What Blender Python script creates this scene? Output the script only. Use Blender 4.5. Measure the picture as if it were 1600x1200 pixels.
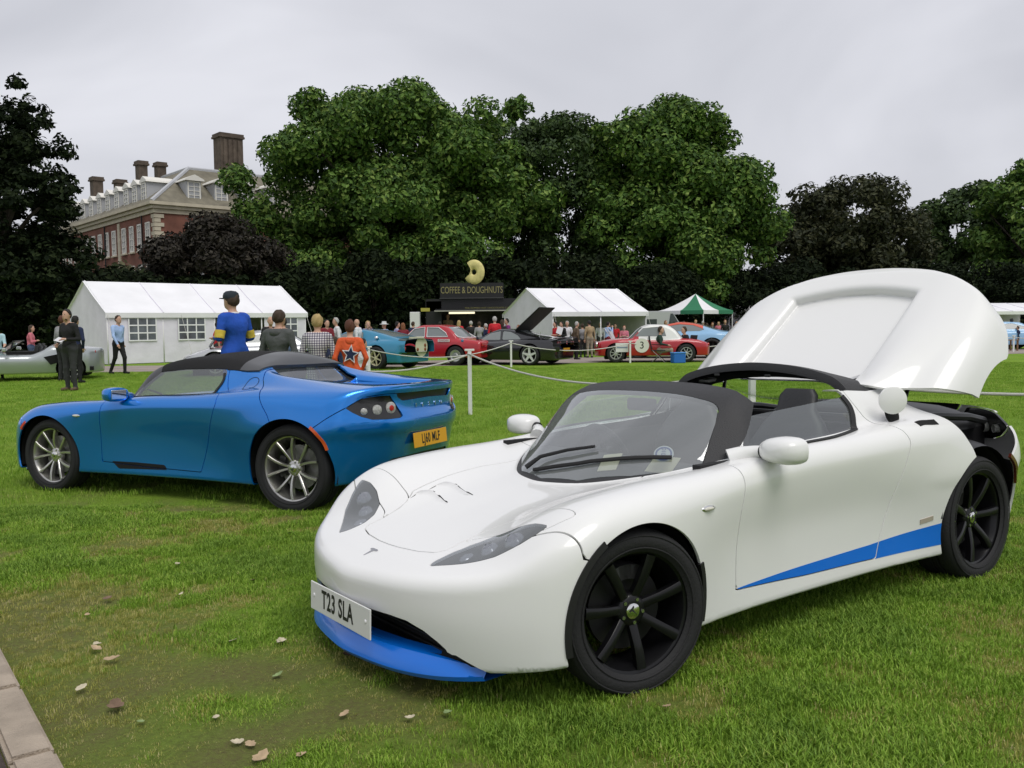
import bpy, bmesh, math, random, os
import numpy as np
from mathutils import Vector, Matrix, Euler

for _o in list(bpy.data.objects):
    bpy.data.objects.remove(_o)
SC = bpy.context.scene
COL = SC.collection
R = math.radians
rnd = random.Random(7)

# ------------------------------------------------------------------ camera
cam_d = bpy.data.cameras.new('camera')
cam = bpy.data.objects.new('camera', cam_d)
COL.objects.link(cam)
cam_d.sensor_width = 36.0
cam_d.lens = 36.0 * 1400 / 1600
cam_d.clip_start = 0.05
cam_d.clip_end = 3000
cam.matrix_world = (Matrix.Translation((0, 0, 1.3091)) @ Matrix.Rotation(math.pi / 2 - 0.0667, 4, 'X')
                    @ Matrix.Rotation(-0.0101, 4, 'Z'))
SC.camera = cam

# ------------------------------------------------------------------ world: overcast sky
SUN_EL, SUN_ROT = R(60), R(150)
world = bpy.data.worlds.new('World')
SC.world = world
world.use_nodes = True
wn, wl = world.node_tree.nodes, world.node_tree.links
wn.clear()
w_out = wn.new('ShaderNodeOutputWorld')
w_bg = wn.new('ShaderNodeBackground')
w_bg.inputs['Strength'].default_value = 0.10
w_sky = wn.new('ShaderNodeTexSky')
w_sky.sky_type = 'NISHITA'
w_sky.sun_disc = False
w_sky.sun_elevation = SUN_EL
w_sky.sun_rotation = SUN_ROT
w_sky.air_density = 1.0
w_sky.dust_density = 4.0
# a closed cloud deck in front of the clear sky: soft, stretched grey banks
w_tc = wn.new('ShaderNodeTexCoord')
w_map = wn.new('ShaderNodeMapping')
w_map.inputs['Scale'].default_value = (1.0, 1.0, 2.2)
w_n1 = wn.new('ShaderNodeTexNoise')
w_n1.inputs['Scale'].default_value = 1.9
w_n1.inputs['Detail'].default_value = 4.5
w_n1.inputs['Roughness'].default_value = 0.52
w_n1.inputs['Distortion'].default_value = 0.6
w_ramp = wn.new('ShaderNodeValToRGB')
w_ramp.color_ramp.elements[0].position = 0.30
w_ramp.color_ramp.elements[0].color = (4.7, 4.8, 5.25, 1)
w_ramp.color_ramp.elements[1].position = 0.72
w_ramp.color_ramp.elements[1].color = (7.1, 7.15, 7.65, 1)
w_mix = wn.new('ShaderNodeMixRGB')
w_mix.inputs[0].default_value = 0.94
wl.new(w_tc.outputs['Generated'], w_map.inputs['Vector'])
wl.new(w_map.outputs[0], w_n1.inputs['Vector'])
wl.new(w_n1.outputs['Fac'], w_ramp.inputs[0])
wl.new(w_sky.outputs[0], w_mix.inputs[1])
wl.new(w_ramp.outputs[0], w_mix.inputs[2])
wl.new(w_mix.outputs[0], w_bg.inputs['Color'])
wl.new(w_bg.outputs[0], w_out.inputs['Surface'])

# ------------------------------------------------------------------ sun, spread wide by the cloud
sun_d = bpy.data.lights.new('sun', 'SUN')
sun_d.energy = 1.5
sun_d.angle = R(35)
sun_d.color = (1.0, 0.97, 0.92)
sun = bpy.data.objects.new('sun', sun_d)
COL.objects.link(sun)
_sd = Vector((math.sin(SUN_ROT) * math.cos(SUN_EL), math.cos(SUN_ROT) * math.cos(SUN_EL), math.sin(SUN_EL)))
sun.rotation_euler = _sd.to_track_quat('Z', 'Y').to_euler()

SC.view_settings.view_transform = 'Standard'
SC.view_settings.look = 'None'
SC.view_settings.gamma = 1.0
SC.view_settings.exposure = 0.18
SC.view_settings.use_curve_mapping = False

# ------------------------------------------------------------------ helpers: materials
MATS = {}


def mat(name, col=(.5, .5, .5), rough=.5, metal=0., coat=0., var=0., vscale=8., bump=0., bscale=60., spec=.5,
        emit=None, estr=1., trans=0., ior=1.45, alpha=1., coords='Object', sheen=0., coatrough=.05):
    if name in MATS:
        return MATS[name]
    m = bpy.data.materials.new(name)
    m.use_nodes = True
    nt = m.node_tree
    b = nt.nodes['Principled BSDF']
    b.inputs['Base Color'].default_value = (*col, 1)
    b.inputs['Roughness'].default_value = rough
    b.inputs['Metallic'].default_value = metal
    b.inputs['Coat Weight'].default_value = coat
    b.inputs['Coat Roughness'].default_value = coatrough
    b.inputs['Specular IOR Level'].default_value = spec
    b.inputs['Transmission Weight'].default_value = trans
    b.inputs['IOR'].default_value = ior
    b.inputs['Alpha'].default_value = alpha
    b.inputs['Sheen Weight'].default_value = sheen
    if emit:
        b.inputs['Emission Color'].default_value = (*emit, 1)
        b.inputs['Emission Strength'].default_value = estr
    if var or bump:
        tc = nt.nodes.new('ShaderNodeTexCoord')
    if var:
        n = nt.nodes.new('ShaderNodeTexNoise')
        n.inputs['Scale'].default_value = vscale
        n.inputs['Detail'].default_value = 5
        r = nt.nodes.new('ShaderNodeValToRGB')
        r.color_ramp.elements[0].position = .3
        r.color_ramp.elements[1].position = .7
        r.color_ramp.elements[0].color = (*[max(0, c * (1 - var)) for c in col], 1)
        r.color_ramp.elements[1].color = (*[min(1, c * (1 + var)) for c in col], 1)
        nt.links.new(tc.outputs[coords], n.inputs['Vector'])
        nt.links.new(n.outputs['Fac'], r.inputs[0])
        nt.links.new(r.outputs[0], b.inputs['Base Color'])
    if bump:
        n = nt.nodes.new('ShaderNodeTexNoise')
        n.inputs['Scale'].default_value = bscale
        n.inputs['Detail'].default_value = 4
        bp = nt.nodes.new('ShaderNodeBump')
        bp.inputs['Strength'].default_value = bump
        bp.inputs['Distance'].default_value = .02
        nt.links.new(tc.outputs[coords], n.inputs['Vector'])
        nt.links.new(n.outputs['Fac'], bp.inputs['Height'])
        nt.links.new(bp.outputs[0], b.inputs['Normal'])
    MATS[name] = m
    return m


def glass(name, tint=(.85, .9, .88), rough=.0, alpha=.35, sky_veil=0.):
    """thin window glass: clear film that mirrors the sky at grazing angles"""
    if name in MATS:
        return MATS[name]
    m = bpy.data.materials.new(name)
    m.use_nodes = True
    nt = m.node_tree
    nt.nodes.clear()
    out = nt.nodes.new('ShaderNodeOutputMaterial')
    tr = nt.nodes.new('ShaderNodeBsdfTransparent')
    tr.inputs[0].default_value = (*tint, 1)
    gl = nt.nodes.new('ShaderNodeBsdfGlossy')
    gl.inputs['Roughness'].default_value = rough
    gl.inputs['Color'].default_value = (.95, .97, 1, 1)
    lw = nt.nodes.new('ShaderNodeLayerWeight')
    lw.inputs[0].default_value = .5
    pw = nt.nodes.new('ShaderNodeMath'); pw.operation = 'POWER'; pw.inputs[1].default_value = 4.
    ma = nt.nodes.new('ShaderNodeMath'); ma.operation = 'MULTIPLY_ADD'
    ma.inputs[1].default_value = 1 - alpha
    ma.inputs[2].default_value = alpha
    nt.links.new(lw.outputs['Facing'], pw.inputs[0])
    nt.links.new(pw.outputs[0], ma.inputs[0])
    mx = nt.nodes.new('ShaderNodeMixShader')
    nt.links.new(ma.outputs[0], mx.inputs[0])
    nt.links.new(tr.outputs[0], mx.inputs[1])
    nt.links.new(gl.outputs[0], mx.inputs[2])
    last = mx
    if sky_veil:  # grey diffuse veil painted over the glass in place of sky reflection
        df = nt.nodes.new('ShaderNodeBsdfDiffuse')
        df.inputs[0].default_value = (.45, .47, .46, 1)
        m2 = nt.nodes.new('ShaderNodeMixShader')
        m2.inputs[0].default_value = sky_veil
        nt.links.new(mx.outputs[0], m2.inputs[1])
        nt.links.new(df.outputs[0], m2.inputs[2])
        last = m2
    nt.links.new(last.outputs[0], out.inputs[0])
    MATS[name] = m
    return m


# ------------------------------------------------------------------ helpers: objects
def tag(o, label=None, cat=None, group=None, kind=None):
    if label:
        o['label'] = label
    if cat:
        o['category'] = cat
    if group:
        o['group'] = group
    if kind:
        o['kind'] = kind
    return o


def empty(name, loc=(0, 0, 0), rz=0., label=None, cat=None, group=None):
    o = bpy.data.objects.new(name, None)
    COL.objects.link(o)
    o.location = loc
    o.rotation_euler = (0, 0, rz)
    o.empty_display_size = .2
    return tag(o, label, cat, group)


def link(name, me, parent=None, m=None, loc=None, rot=None):
    o = bpy.data.objects.new(name, me)
    COL.objects.link(o)
    if m is not None and not me.materials:
        me.materials.append(m)
    if parent is not None:
        o.parent = parent
    if loc is not None:
        o.location = loc
    if rot is not None:
        o.rotation_euler = rot
    return o


def raw(name, V, F, parent=None, m=None, smooth=False, loc=None, rot=None, normals=None):
    me = bpy.data.meshes.new(name)
    me.from_pydata([tuple(map(float, v)) for v in V], [], [tuple(map(int, f)) for f in F])
    me.update()
    if smooth:
        me.polygons.foreach_set('use_smooth', [True] * len(me.polygons))
    if normals is not None:
        me.normals_split_custom_set_from_vertices([tuple(map(float, n)) for n in normals])
    return link(name, me, parent, m, loc, rot)


def copy_tree(o, parent=None):
    c = o.copy()
    COL.objects.link(c)
    c.parent = parent
    for ch in list(o.children):
        copy_tree(ch, c)
    return c


class MB:
    """collects simple solids into one mesh"""

    def __init__(s):
        s.V, s.F = [], []

    def add(s, V, F):
        n = len(s.V)
        s.V += [tuple(v) for v in V]
        s.F += [tuple(i + n for i in f) for f in F]
        return s

    def box(s, c, d, rz=0., rx=0., ry=0.):
        M = Euler((rx, ry, rz)).to_matrix()
        V = [Vector(c) + M @ Vector((sx * d[0] / 2, sy * d[1] / 2, sz * d[2] / 2))
             for sx in (-1, 1) for sy in (-1, 1) for sz in (-1, 1)]
        return s.add(V, [(0, 1, 3, 2), (4, 6, 7, 5), (0, 4, 5, 1), (2, 3, 7, 6), (0, 2, 6, 4), (1, 5, 7, 3)])

    def tube(s, pts, r, n=8, cap=True):
        pts = [Vector(p) for p in pts]
        rr = r if isinstance(r, (list, tuple)) else [r] * len(pts)
        V, F = [], []
        prev = None
        for i, p in enumerate(pts):
            t = (pts[min(i + 1, len(pts) - 1)] - pts[max(i - 1, 0)]).normalized()
            if prev is None:
                a = t.orthogonal().normalized()
            else:
                a = (prev - t * prev.dot(t)).normalized()
            prev = a
            b = t.cross(a)
            for k in range(n):
                q = 2 * math.pi * k / n
                V.append(p + (a * math.cos(q) + b * math.sin(q)) * rr[i])
        for i in range(len(pts) - 1):
            for k in range(n):
                F.append((i * n + k, i * n + (k + 1) % n, (i + 1) * n + (k + 1) % n, (i + 1) * n + k))
        if cap:
            F.append(tuple(range(n - 1, -1, -1)))
            F.append(tuple((len(pts) - 1) * n + k for k in range(n)))
        return s.add(V, F)

    def lathe(s, prof, n=32, axis='y', c=(0, 0, 0), close=False):
        """prof: list of (radius, along)"""
        V, F = [], []
        for (r, h) in prof:
            for k in range(n):
                q = 2 * math.pi * k / n
                u, v = r * math.cos(q), r * math.sin(q)
                p = (u, h, v) if axis == 'y' else ((u, v, h) if axis == 'z' else (h, u, v))
                V.append((p[0] + c[0], p[1] + c[1], p[2] + c[2]))
        m = len(prof)
        for i in range(m if close else m - 1):
            j = (i + 1) % m
            for k in range(n):
                F.append((i * n + k, i * n + (k + 1) % n, j * n + (k + 1) % n, j * n + k))
        return s.add(V, F)

    def prism(s, poly, d0, d1, plane='xz'):
        """extruded polygon; plane gives the two axes of the outline"""
        n = len(poly)

        def P(u, v, w):
            return {'xz': (u, w, v), 'xy': (u, v, w), 'yz': (w, u, v)}[plane]
        V = [P(u, v, d0) for u, v in poly] + [P(u, v, d1) for u, v in poly]
        F = [tuple(range(n - 1, -1, -1)), tuple(range(n, 2 * n))]
        F += [(i, (i + 1) % n, n + (i + 1) % n, n + i) for i in range(n)]
        return s.add(V, F)

    def build(s, name, m, parent=None, smooth=False, loc=None, rot=None, bevel=0., seg=1, fix=True):
        me = bpy.data.meshes.new(name)
        me.from_pydata([tuple(v) for v in s.V], [], s.F)
        bm = bmesh.new()
        bm.from_mesh(me)
        if fix:
            bmesh.ops.recalc_face_normals(bm, faces=bm.faces)
        if bevel:
            bmesh.ops.bevel(bm, geom=[e for e in bm.edges if len(e.link_faces) == 2 and e.calc_face_angle(0) > .5],
                            offset=bevel, segments=seg, affect='EDGES', clamp_overlap=True)
        bm.to_mesh(me)
        bm.free()
        if smooth:
            me.polygons.foreach_set('use_smooth', [True] * len(me.polygons))
            if smooth == 'auto':
                me.set_sharp_from_angle(angle=R(38))
        return link(name, me, parent, m, loc, rot)


def catmull(P, n=6, closed=False):
    P = [np.array(p, float) for p in P]
    out = []
    N = len(P)
    for i in range(N if closed else N - 1):
        if closed:
            a, b, c, d = P[(i - 1) % N], P[i], P[(i + 1) % N], P[(i + 2) % N]
        else:
            b, c = P[i], P[i + 1]
            a = P[i - 1] if i else 2 * b - c
            d = P[i + 2] if i + 2 < N else 2 * c - b
        for k in range(n):
            t = k / n
            out.append(.5 * (2 * b + (c - a) * t + (2 * a - 5 * b + 4 * c - d) * t * t + (3 * b - a - 3 * c + d) * t ** 3))
    if not closed:
        out.append(P[-1])
    return out


def text(name, body, size, m, parent, loc, rot, extrude=.002, sx=1., align='CENTER', spacing=1.0, bold=0.):
    cu = bpy.data.curves.new(name, 'FONT')
    cu.body = body
    cu.size = size
    cu.extrude = extrude
    cu.align_x = align
    cu.align_y = 'CENTER'
    cu.space_character = spacing
    cu.offset = bold
    tmp = bpy.data.objects.new(name, cu)
    me = bpy.data.meshes.new_from_object(tmp)
    bpy.data.objects.remove(tmp)
    bpy.data.curves.remove(cu)
    me.name = name
    for v in me.vertices:
        v.co.x *= sx
    me.materials.clear()
    o = link(name, me, parent, m, loc, None)
    o.rotation_euler = rot
    return o


def px(u, v, Y):
    """world point seen at photo pixel (u, v) standing at distance Y in front of the camera"""
    f, p, ro = 1400., .0667, -.0101
    a, b = u - 800, v - 600
    c, s = math.cos(-ro), math.sin(-ro)
    a, b = a * c - b * s, a * s + b * c
    d = (a / f, math.cos(p) - b / f * math.sin(p), -math.sin(p) - b / f * math.cos(p))
    t = Y / d[1]
    return Vector((d[0] * t, Y, 1.3091 + d[2] * t))


def gp(u, v):
    """ground point under photo pixel"""
    f, p, ro = 1400., .0667, -.0101
    a, b = u - 800, v - 600
    c, s = math.cos(-ro), math.sin(-ro)
    a, b = a * c - b * s, a * s + b * c
    d = (a / f, math.cos(p) - b / f * math.sin(p), -math.sin(p) - b / f * math.cos(p))
    t = -1.3091 / d[2]
    return Vector((d[0] * t, d[1] * t, 0))


mat('tyre rubber', (.016, .016, .017), .75, bump=.15, bscale=90)
mat('black void', (.006, .006, .006), .9)
mat('satin black trim', (.016, .016, .017), .45)
mat('plate black', (.01, .01, .01), .5)
# ------------------------------------------------------------------ lawn, path, kerb
NR = np.random.default_rng(11)


def vnoise(x, y, sc, seed):
    """smooth value noise"""
    g = np.random.default_rng(seed).random((64, 64))
    u, v = x / sc + 100, y / sc + 100
    i, j = np.floor(u).astype(int), np.floor(v).astype(int)
    a, b = u - i, v - j
    a, b = a * a * (3 - 2 * a), b * b * (3 - 2 * b)
    G = lambda p, q: g[p % 64, q % 64]
    return G(i, j) * (1 - a) * (1 - b) + G(i + 1, j) * a * (1 - b) + G(i, j + 1) * (1 - a) * b + G(i + 1, j + 1) * a * b


def dryness(x, y):
    n = .34 * vnoise(x, y, .8, 3) + .36 * vnoise(x, y, .3, 4) + .30 * vnoise(x, y, .12, 5)
    # worn turf: next to the kerb and along the front where people walk
    w = .18 * np.clip(1 - np.abs(y - 2.9) / 1.3, 0, 1) + .22 * np.clip((-.2 - x) / 1.6, 0, 1) * np.clip((7 - y) / 3, 0, 1)
    w = w - .16 * np.clip((y - 6) / 6, 0, 1) - .02
    return np.clip((n + w - .50) * 3.0, 0, 1)


def lines(a, b, fine, lo, hi, grow=1.35):
    L = list(np.arange(lo, hi + 1e-6, fine))
    s, x = fine, hi
    while x < b:
        s *= grow; x += s; L.append(min(x, b))
    s, x = fine, lo
    while x > a:
        s *= grow; x -= s; L.insert(0, max(x, a))
    return np.array(L)


gx_ = lines(-700, 700, .11, -4.2, 4.4)
gy_ = lines(-60, 1500, .11, 1.6, 9.5)
GX, GY = np.meshgrid(gx_, gy_, indexing='ij')
gz = (vnoise(GX, GY, .9, 21) - .5) * .016 * np.clip((12 - np.abs(GY - 4)) / 8, 0, 1)
ni, nj = len(gx_), len(gy_)
gi = np.arange(ni * nj).reshape(ni, nj)
GF = np.stack([gi[:-1, :-1], gi[1:, :-1], gi[1:, 1:], gi[:-1, 1:]], -1).reshape(-1, 4)
lawn = raw('lawn', np.stack([GX, GY, gz], -1).reshape(-1, 3), GF, smooth=True)
tag(lawn, kind='structure')
at = lawn.data.attributes.new('dry', 'FLOAT', 'POINT')
at.data.foreach_set('value', dryness(GX, GY).reshape(-1).astype(np.float32))


def lawn_material():
    m = bpy.data.materials.new('lawn turf')
    m.use_nodes = True
    nt = m.node_tree
    b = nt.nodes['Principled BSDF']
    b.inputs['Roughness'].default_value = .95
    b.inputs['Specular IOR Level'].default_value = .15
    tc = nt.nodes.new('ShaderNodeTexCoord')

    def noise(sc, det=4, rough=.6):
        n = nt.nodes.new('ShaderNodeTexNoise')
        n.inputs['Scale'].default_value = sc
        n.inputs['Detail'].default_value = det
        n.inputs['Roughness'].default_value = rough
        nt.links.new(tc.outputs['Object'], n.inputs['Vector'])
        return n

    def ramp(src, stops):
        r = nt.nodes.new('ShaderNodeValToRGB')
        els = r.color_ramp.elements
        els[0].position, els[0].color = stops[0][0], (*stops[0][1], 1)
        els[1].position, els[1].color = stops[-1][0], (*stops[-1][1], 1)
        for p, c in stops[1:-1]:
            e = els.new(p); e.color = (*c, 1)
        nt.links.new(src, r.inputs[0])
        return r
    fine = ramp(noise(45, 6, .75).outputs['Fac'], [(.28, (.10, .16, .016)), (.5, (.20, .335, .033)), (.75, (.31, .45, .065))])
    big = ramp(noise(.35, 4).outputs['Fac'], [(.3, (.72, .85, .7)), (.7, (1.18, 1.08, 1.1))])
    mul = nt.nodes.new('ShaderNodeMixRGB'); mul.blend_type = 'MULTIPLY'; mul.inputs[0].default_value = 1
    nt.links.new(fine.outputs[0], mul.inputs[1]); nt.links.new(big.outputs[0], mul.inputs[2])
    soil = ramp(noise(55, 7, .8).outputs['Fac'], [(.25, (.09, .075, .03)), (.45, (.20, .165, .075)), (.55, (.20, .22, .06)), (.65, (.28, .25, .11)), (.8, (.42, .36, .22))])
    a = nt.nodes.new('ShaderNodeAttribute'); a.attribute_name = 'dry'
    k = nt.nodes.new('ShaderNodeMath'); k.operation = 'MULTIPLY'; k.inputs[1].default_value = .85
    nt.links.new(a.outputs['Fac'], k.inputs[0])
    mx = nt.nodes.new('ShaderNodeMixRGB')
    nt.links.new(k.outputs[0], mx.inputs[0]); nt.links.new(mul.outputs[0], mx.inputs[1]); nt.links.new(soil.outputs[0], mx.inputs[2])
    nt.links.new(mx.outputs[0], b.inputs['Base Color'])
    bp = nt.nodes.new('ShaderNodeBump'); bp.inputs['Strength'].default_value = .9; bp.inputs['Distance'].default_value = .03
    nt.links.new(noise(70, 5, .8).outputs['Fac'], bp.inputs['Height'])
    nt.links.new(bp.outputs[0], b.inputs['Normal'])
    return m


lawn.data.materials.append(lawn_material())

# gravel path behind the parked show cars
def strip(name, pts, z, m):
    V = [(x, y, z) for x, y in pts]
    return tag(raw(name, V, [tuple(range(len(V)))], None, m), kind='structure')


path = strip('path', [(-60, 25.2), (-12, 26.6), (-2, 28.6), (6, 30.6), (30, 36.5), (60, 43), (60, 49), (30, 42), (6, 35.2), (-2, 33.2), (-12, 31.0), (-60, 29.6)], .006,
             mat('path gravel', (.30, .255, .225), .95, var=.18, vscale=1.2, bump=.4, bscale=90))
shade_ground = strip('woodland_floor', [(-90, 46), (90, 56), (120, 160), (-120, 160)], .006, mat('leaf litter', (.045, .04, .022), 1., var=.4, vscale=1.5))

# kerb at the near left corner
kerb = empty('kerb')
tag(kerb, kind='structure')
k0, k1 = gp(0, 1020), gp(95, 1200)
kd = (k1 - k0).normalized()
kn = Vector((kd.y, -kd.x, 0))
if kn.x > 0:
    kn = -kn
km = mat('kerb concrete', (.36, .30, .235), .9, var=.2, vscale=9, bump=.5, bscale=140)
L_ = .62
j0 = gp(32, 1082)
off0 = (j0 - k0).dot(kd) - 3 * L_
for i in range(7):
    c = k0 + kd * (off0 + L_ * (i + .5)) + kn * .062
    MB().box((0, 0, 0), (L_ - .008, .125, .16)).build('kerb_stone', km, kerb, bevel=.012, seg=2, loc=(c.x, c.y, -.048 + rnd.uniform(-.002, .002)), rot=(0, 0, math.atan2(kd.y, kd.x) + rnd.uniform(-.006, .006)))
side = strip('side_path', [tuple((k0 + kd * t + kn * w).xy) for t, w in ((-2.6, .13), (1.8, .13), (1.8, 4), (-2.6, 4))], .008, mat('tarmac side', (.055, .042, .035), .9, var=.3, vscale=25, bump=.5, bscale=150))

# ---- grass blades: short clumps scattered over the lawn in view
def tuft(n, h, sp, seed):
    r = random.Random(seed)
    V, F = [], []
    for _ in range(n):
        x, y = r.uniform(-sp, sp), r.uniform(-sp, sp)
        q = r.uniform(0, 6.28)
        hh = h * r.uniform(.45, 1.15)
        ln = r.uniform(.2, 1.0) * hh
        w = r.uniform(.0018, .0034) * (h / .05) ** .5
        dx, dy = math.cos(q), math.sin(q)
        b = len(V)
        V += [(x - dy * w, y + dx * w, -.01), (x + dy * w, y - dx * w, -.01),
              (x + dx * ln * .35 + dy * w * .8, y + dy * ln * .35 - dx * w * .8, hh * .6), (x + dx * ln * .35 - dy * w * .8, y + dy * ln * .35 + dx * w * .8, hh * .6),
              (x + dx * ln, y + dy * ln, hh * .92)]
        F += [(b, b + 1, b + 2, b + 3), (b + 3, b + 2, b + 4)]
    return V, F


def blade_material(name, stops):
    m = bpy.data.materials.new(name)
    m.use_nodes = True
    nt = m.node_tree
    b = nt.nodes['Principled BSDF']
    b.inputs['Roughness'].default_value = .55
    b.inputs['Specular IOR Level'].default_value = .25
    oi = nt.nodes.new('ShaderNodeObjectInfo')
    gm = nt.nodes.new('ShaderNodeNewGeometry')
    ad = nt.nodes.new('ShaderNodeMath'); ad.operation = 'MULTIPLY_ADD'; ad.inputs[1].default_value = .5
    h = nt.nodes.new('ShaderNodeMath'); h.operation = 'MULTIPLY'; h.inputs[1].default_value = .5
    nt.links.new(gm.outputs['Random Per Island'], h.inputs[0])
    nt.links.new(oi.outputs['Random'], ad.inputs[0]); nt.links.new(h.outputs[0], ad.inputs[2])
    r = nt.nodes.new('ShaderNodeValToRGB')
    els = r.color_ramp.elements
    els[0].position, els[0].color = stops[0][0], (*stops[0][1], 1)
    els[1].position, els[1].color = stops[-1][0], (*stops[-1][1], 1)
    for p, c in stops[1:-1]:
        e = els.new(p); e.color = (*c, 1)
    nt.links.new(ad.outputs[0], r.inputs[0])
    nt.links.new(r.outputs[0], b.inputs['Base Color'])
    tr = nt.nodes.new('ShaderNodeBsdfTranslucent')
    nt.links.new(r.outputs[0], tr.inputs[0])
    mx = nt.nodes.new('ShaderNodeMixShader'); mx.inputs[0].default_value = .25
    out = nt.nodes['Material Output']
    nt.links.new(b.outputs[0], mx.inputs[1]); nt.links.new(tr.outputs[0], mx.inputs[2]); nt.links.new(mx.outputs[0], out.inputs[0])
    return m


GRASS_M = blade_material('grass blades', [(.0, (.10, .175, .018)), (.35, (.19, .335, .03)), (.7, (.28, .44, .05)), (.9, (.42, .50, .11)), (1., (.52, .45, .22))])


def scatter(name, P, scl, tuftmesh, label=None):
    """one scatter object: points carrying a size, each replaced by a clump"""
    me = bpy.data.meshes.new(name)
    me.from_pydata([tuple(p) for p in P.tolist()], [], [])
    a = me.attributes.new('size', 'FLOAT', 'POINT')
    a.data.foreach_set('value', scl.astype(np.float32))
    o = bpy.data.objects.new(name, me)
    COL.objects.link(o)
    ng = bpy.data.node_groups.new(name, 'GeometryNodeTree')
    ng.interface.new_socket('Geometry', in_out='INPUT', socket_type='NodeSocketGeometry')
    ng.interface.new_socket('Geometry', in_out='OUTPUT', socket_type='NodeSocketGeometry')
    N = ng.nodes
    gi_, go = N.new('NodeGroupInput'), N.new('NodeGroupOutput')
    iop = N.new('GeometryNodeInstanceOnPoints')
    ob = N.new('GeometryNodeObjectInfo'); ob.inputs['Object'].default_value = tuftmesh
    try:
        ob.inputs['As Instance'].default_value = True
    except Exception:
        pass
    rv = N.new('FunctionNodeRandomValue'); rv.data_type = 'FLOAT_VECTOR'
    rv.inputs['Max'].default_value = (.15, .15, 6.28)
    rv.inputs['Min'].default_value = (-.15, -.15, 0)
    na = N.new('GeometryNodeInputNamedAttribute'); na.data_type = 'FLOAT'; na.inputs['Name'].default_value = 'size'
    ng.links.new(gi_.outputs[0], iop.inputs['Points'])
    ng.links.new(ob.outputs['Geometry'], iop.inputs['Instance'])
    ng.links.new(rv.outputs['Value'], iop.inputs['Rotation'])
    ng.links.new(na.outputs['Attribute'], iop.inputs['Scale'])
    ng.links.new(iop.outputs[0], go.inputs[0])
    md = o.modifiers.new('scatter', 'NODES')
    md.node_group = ng
    tag(o, label, 'grass', kind='stuff')
    return o


def frustum_pts(y0, y1, dens, seed, grow=0.):
    r = np.random.default_rng(seed)
    n = int(dens * (y1 - y0) * (y1 + y0) * .93)
    y = np.sqrt(r.uniform(y0 * y0, y1 * y1, n))
    x = r.uniform(-.90, .90, n) * y
    return x, y


STRAW_M = blade_material('straw blades', [(.0, (.20, .19, .05)), (.4, (.34, .36, .07)), (.75, (.50, .46, .16)), (1., (.60, .52, .30))])
LUSH_M = blade_material('lush blades', [(.0, (.08, .15, .015)), (.4, (.15, .27, .03)), (.8, (.24, .38, .05)), (1., (.34, .44, .09))])
TUFTS = []
for k, (n_, h_, sp_, gm_) in enumerate(((30, .031, .05, GRASS_M), (64, .042, .16, GRASS_M), (26, .024, .05, STRAW_M), (32, .038, .05, LUSH_M))):
    V, F = tuft(n_, h_, sp_, 5 + k)
    tf = raw('grass_clump', V, F, None, gm_)
    tf.location = (gp(250, 1000).x + k * .05, gp(250, 1000).y, 0)
    tag(tf, 'short tuft of lawn grass near the kerb', 'grass', kind='stuff')
    TUFTS.append(tf)
kp, kdv = np.array(k0.xy), np.array(kd.xy)
for nm, y0, y1, dens, tf, lab in (('near_grass', 1.9, 6.5, 1150, TUFTS[0], 'short green grass of the lawn around the cars'), ('mid_grass', 6.5, 27, 34, TUFTS[1], 'short green grass of the lawn beyond the cars')):
    x, y = frustum_pts(y0, y1, dens, 77)
    d = dryness(x, y)
    r_ = NR.random(len(x))
    keep = r_ > d * .62
    sd = (x - kp[0]) * kdv[1] - (y - kp[1]) * kdv[0]
    keep &= (sd * (1 if kn.x * kdv[1] - kn.y * kdv[0] < 0 else -1) > .012)
    keep &= (y < 26.2 + (x + 12) * .2)
    x, y, d = x[keep], y[keep], d[keep]
    sc_ = (.62 + .55 * vnoise(x, y, .5, 9)) * (1 - .45 * d) * NR.uniform(.75, 1.2, len(x))
    if nm == 'near_grass':
        kind_n = .5 * vnoise(x, y, .7, 31) + .3 * vnoise(x, y, .22, 32) + .2 * NR.random(len(x)) + .35 * (d - .25)
        for nm2, sel, tf2, lab2 in (('near_grass', (kind_n > .40) & (kind_n < .60), TUFTS[0], lab), ('dry_grass', kind_n >= .60, TUFTS[2], 'straw-coloured dry grass in worn patches of the lawn'), ('lush_grass', kind_n <= .40, TUFTS[3], 'darker lush grass patches of the lawn')):
            scatter(nm2, np.stack([x[sel], y[sel], np.zeros(sel.sum())], 1), sc_[sel], tf2, lab2)
    else:
        scatter(nm, np.stack([x, y, np.zeros_like(x)], 1), sc_, tf, lab)
# ------------------------------------------------------------------ trees and shrubs
def leaf_material(name, stops, trans=.12):
    m = blade_material(name, stops)
    m.node_tree.nodes['Principled BSDF'].inputs['Roughness'].default_value = .6
    for n in m.node_tree.nodes:
        if n.type == 'MIX_SHADER':
            n.inputs[0].default_value = trans
        if n.type == 'MATH' and n.operation == 'MULTIPLY_ADD':
            n.inputs[1].default_value = .0
        if n.type == 'MATH' and n.operation == 'MULTIPLY':
            n.inputs[1].default_value = 1.
    return m


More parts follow.
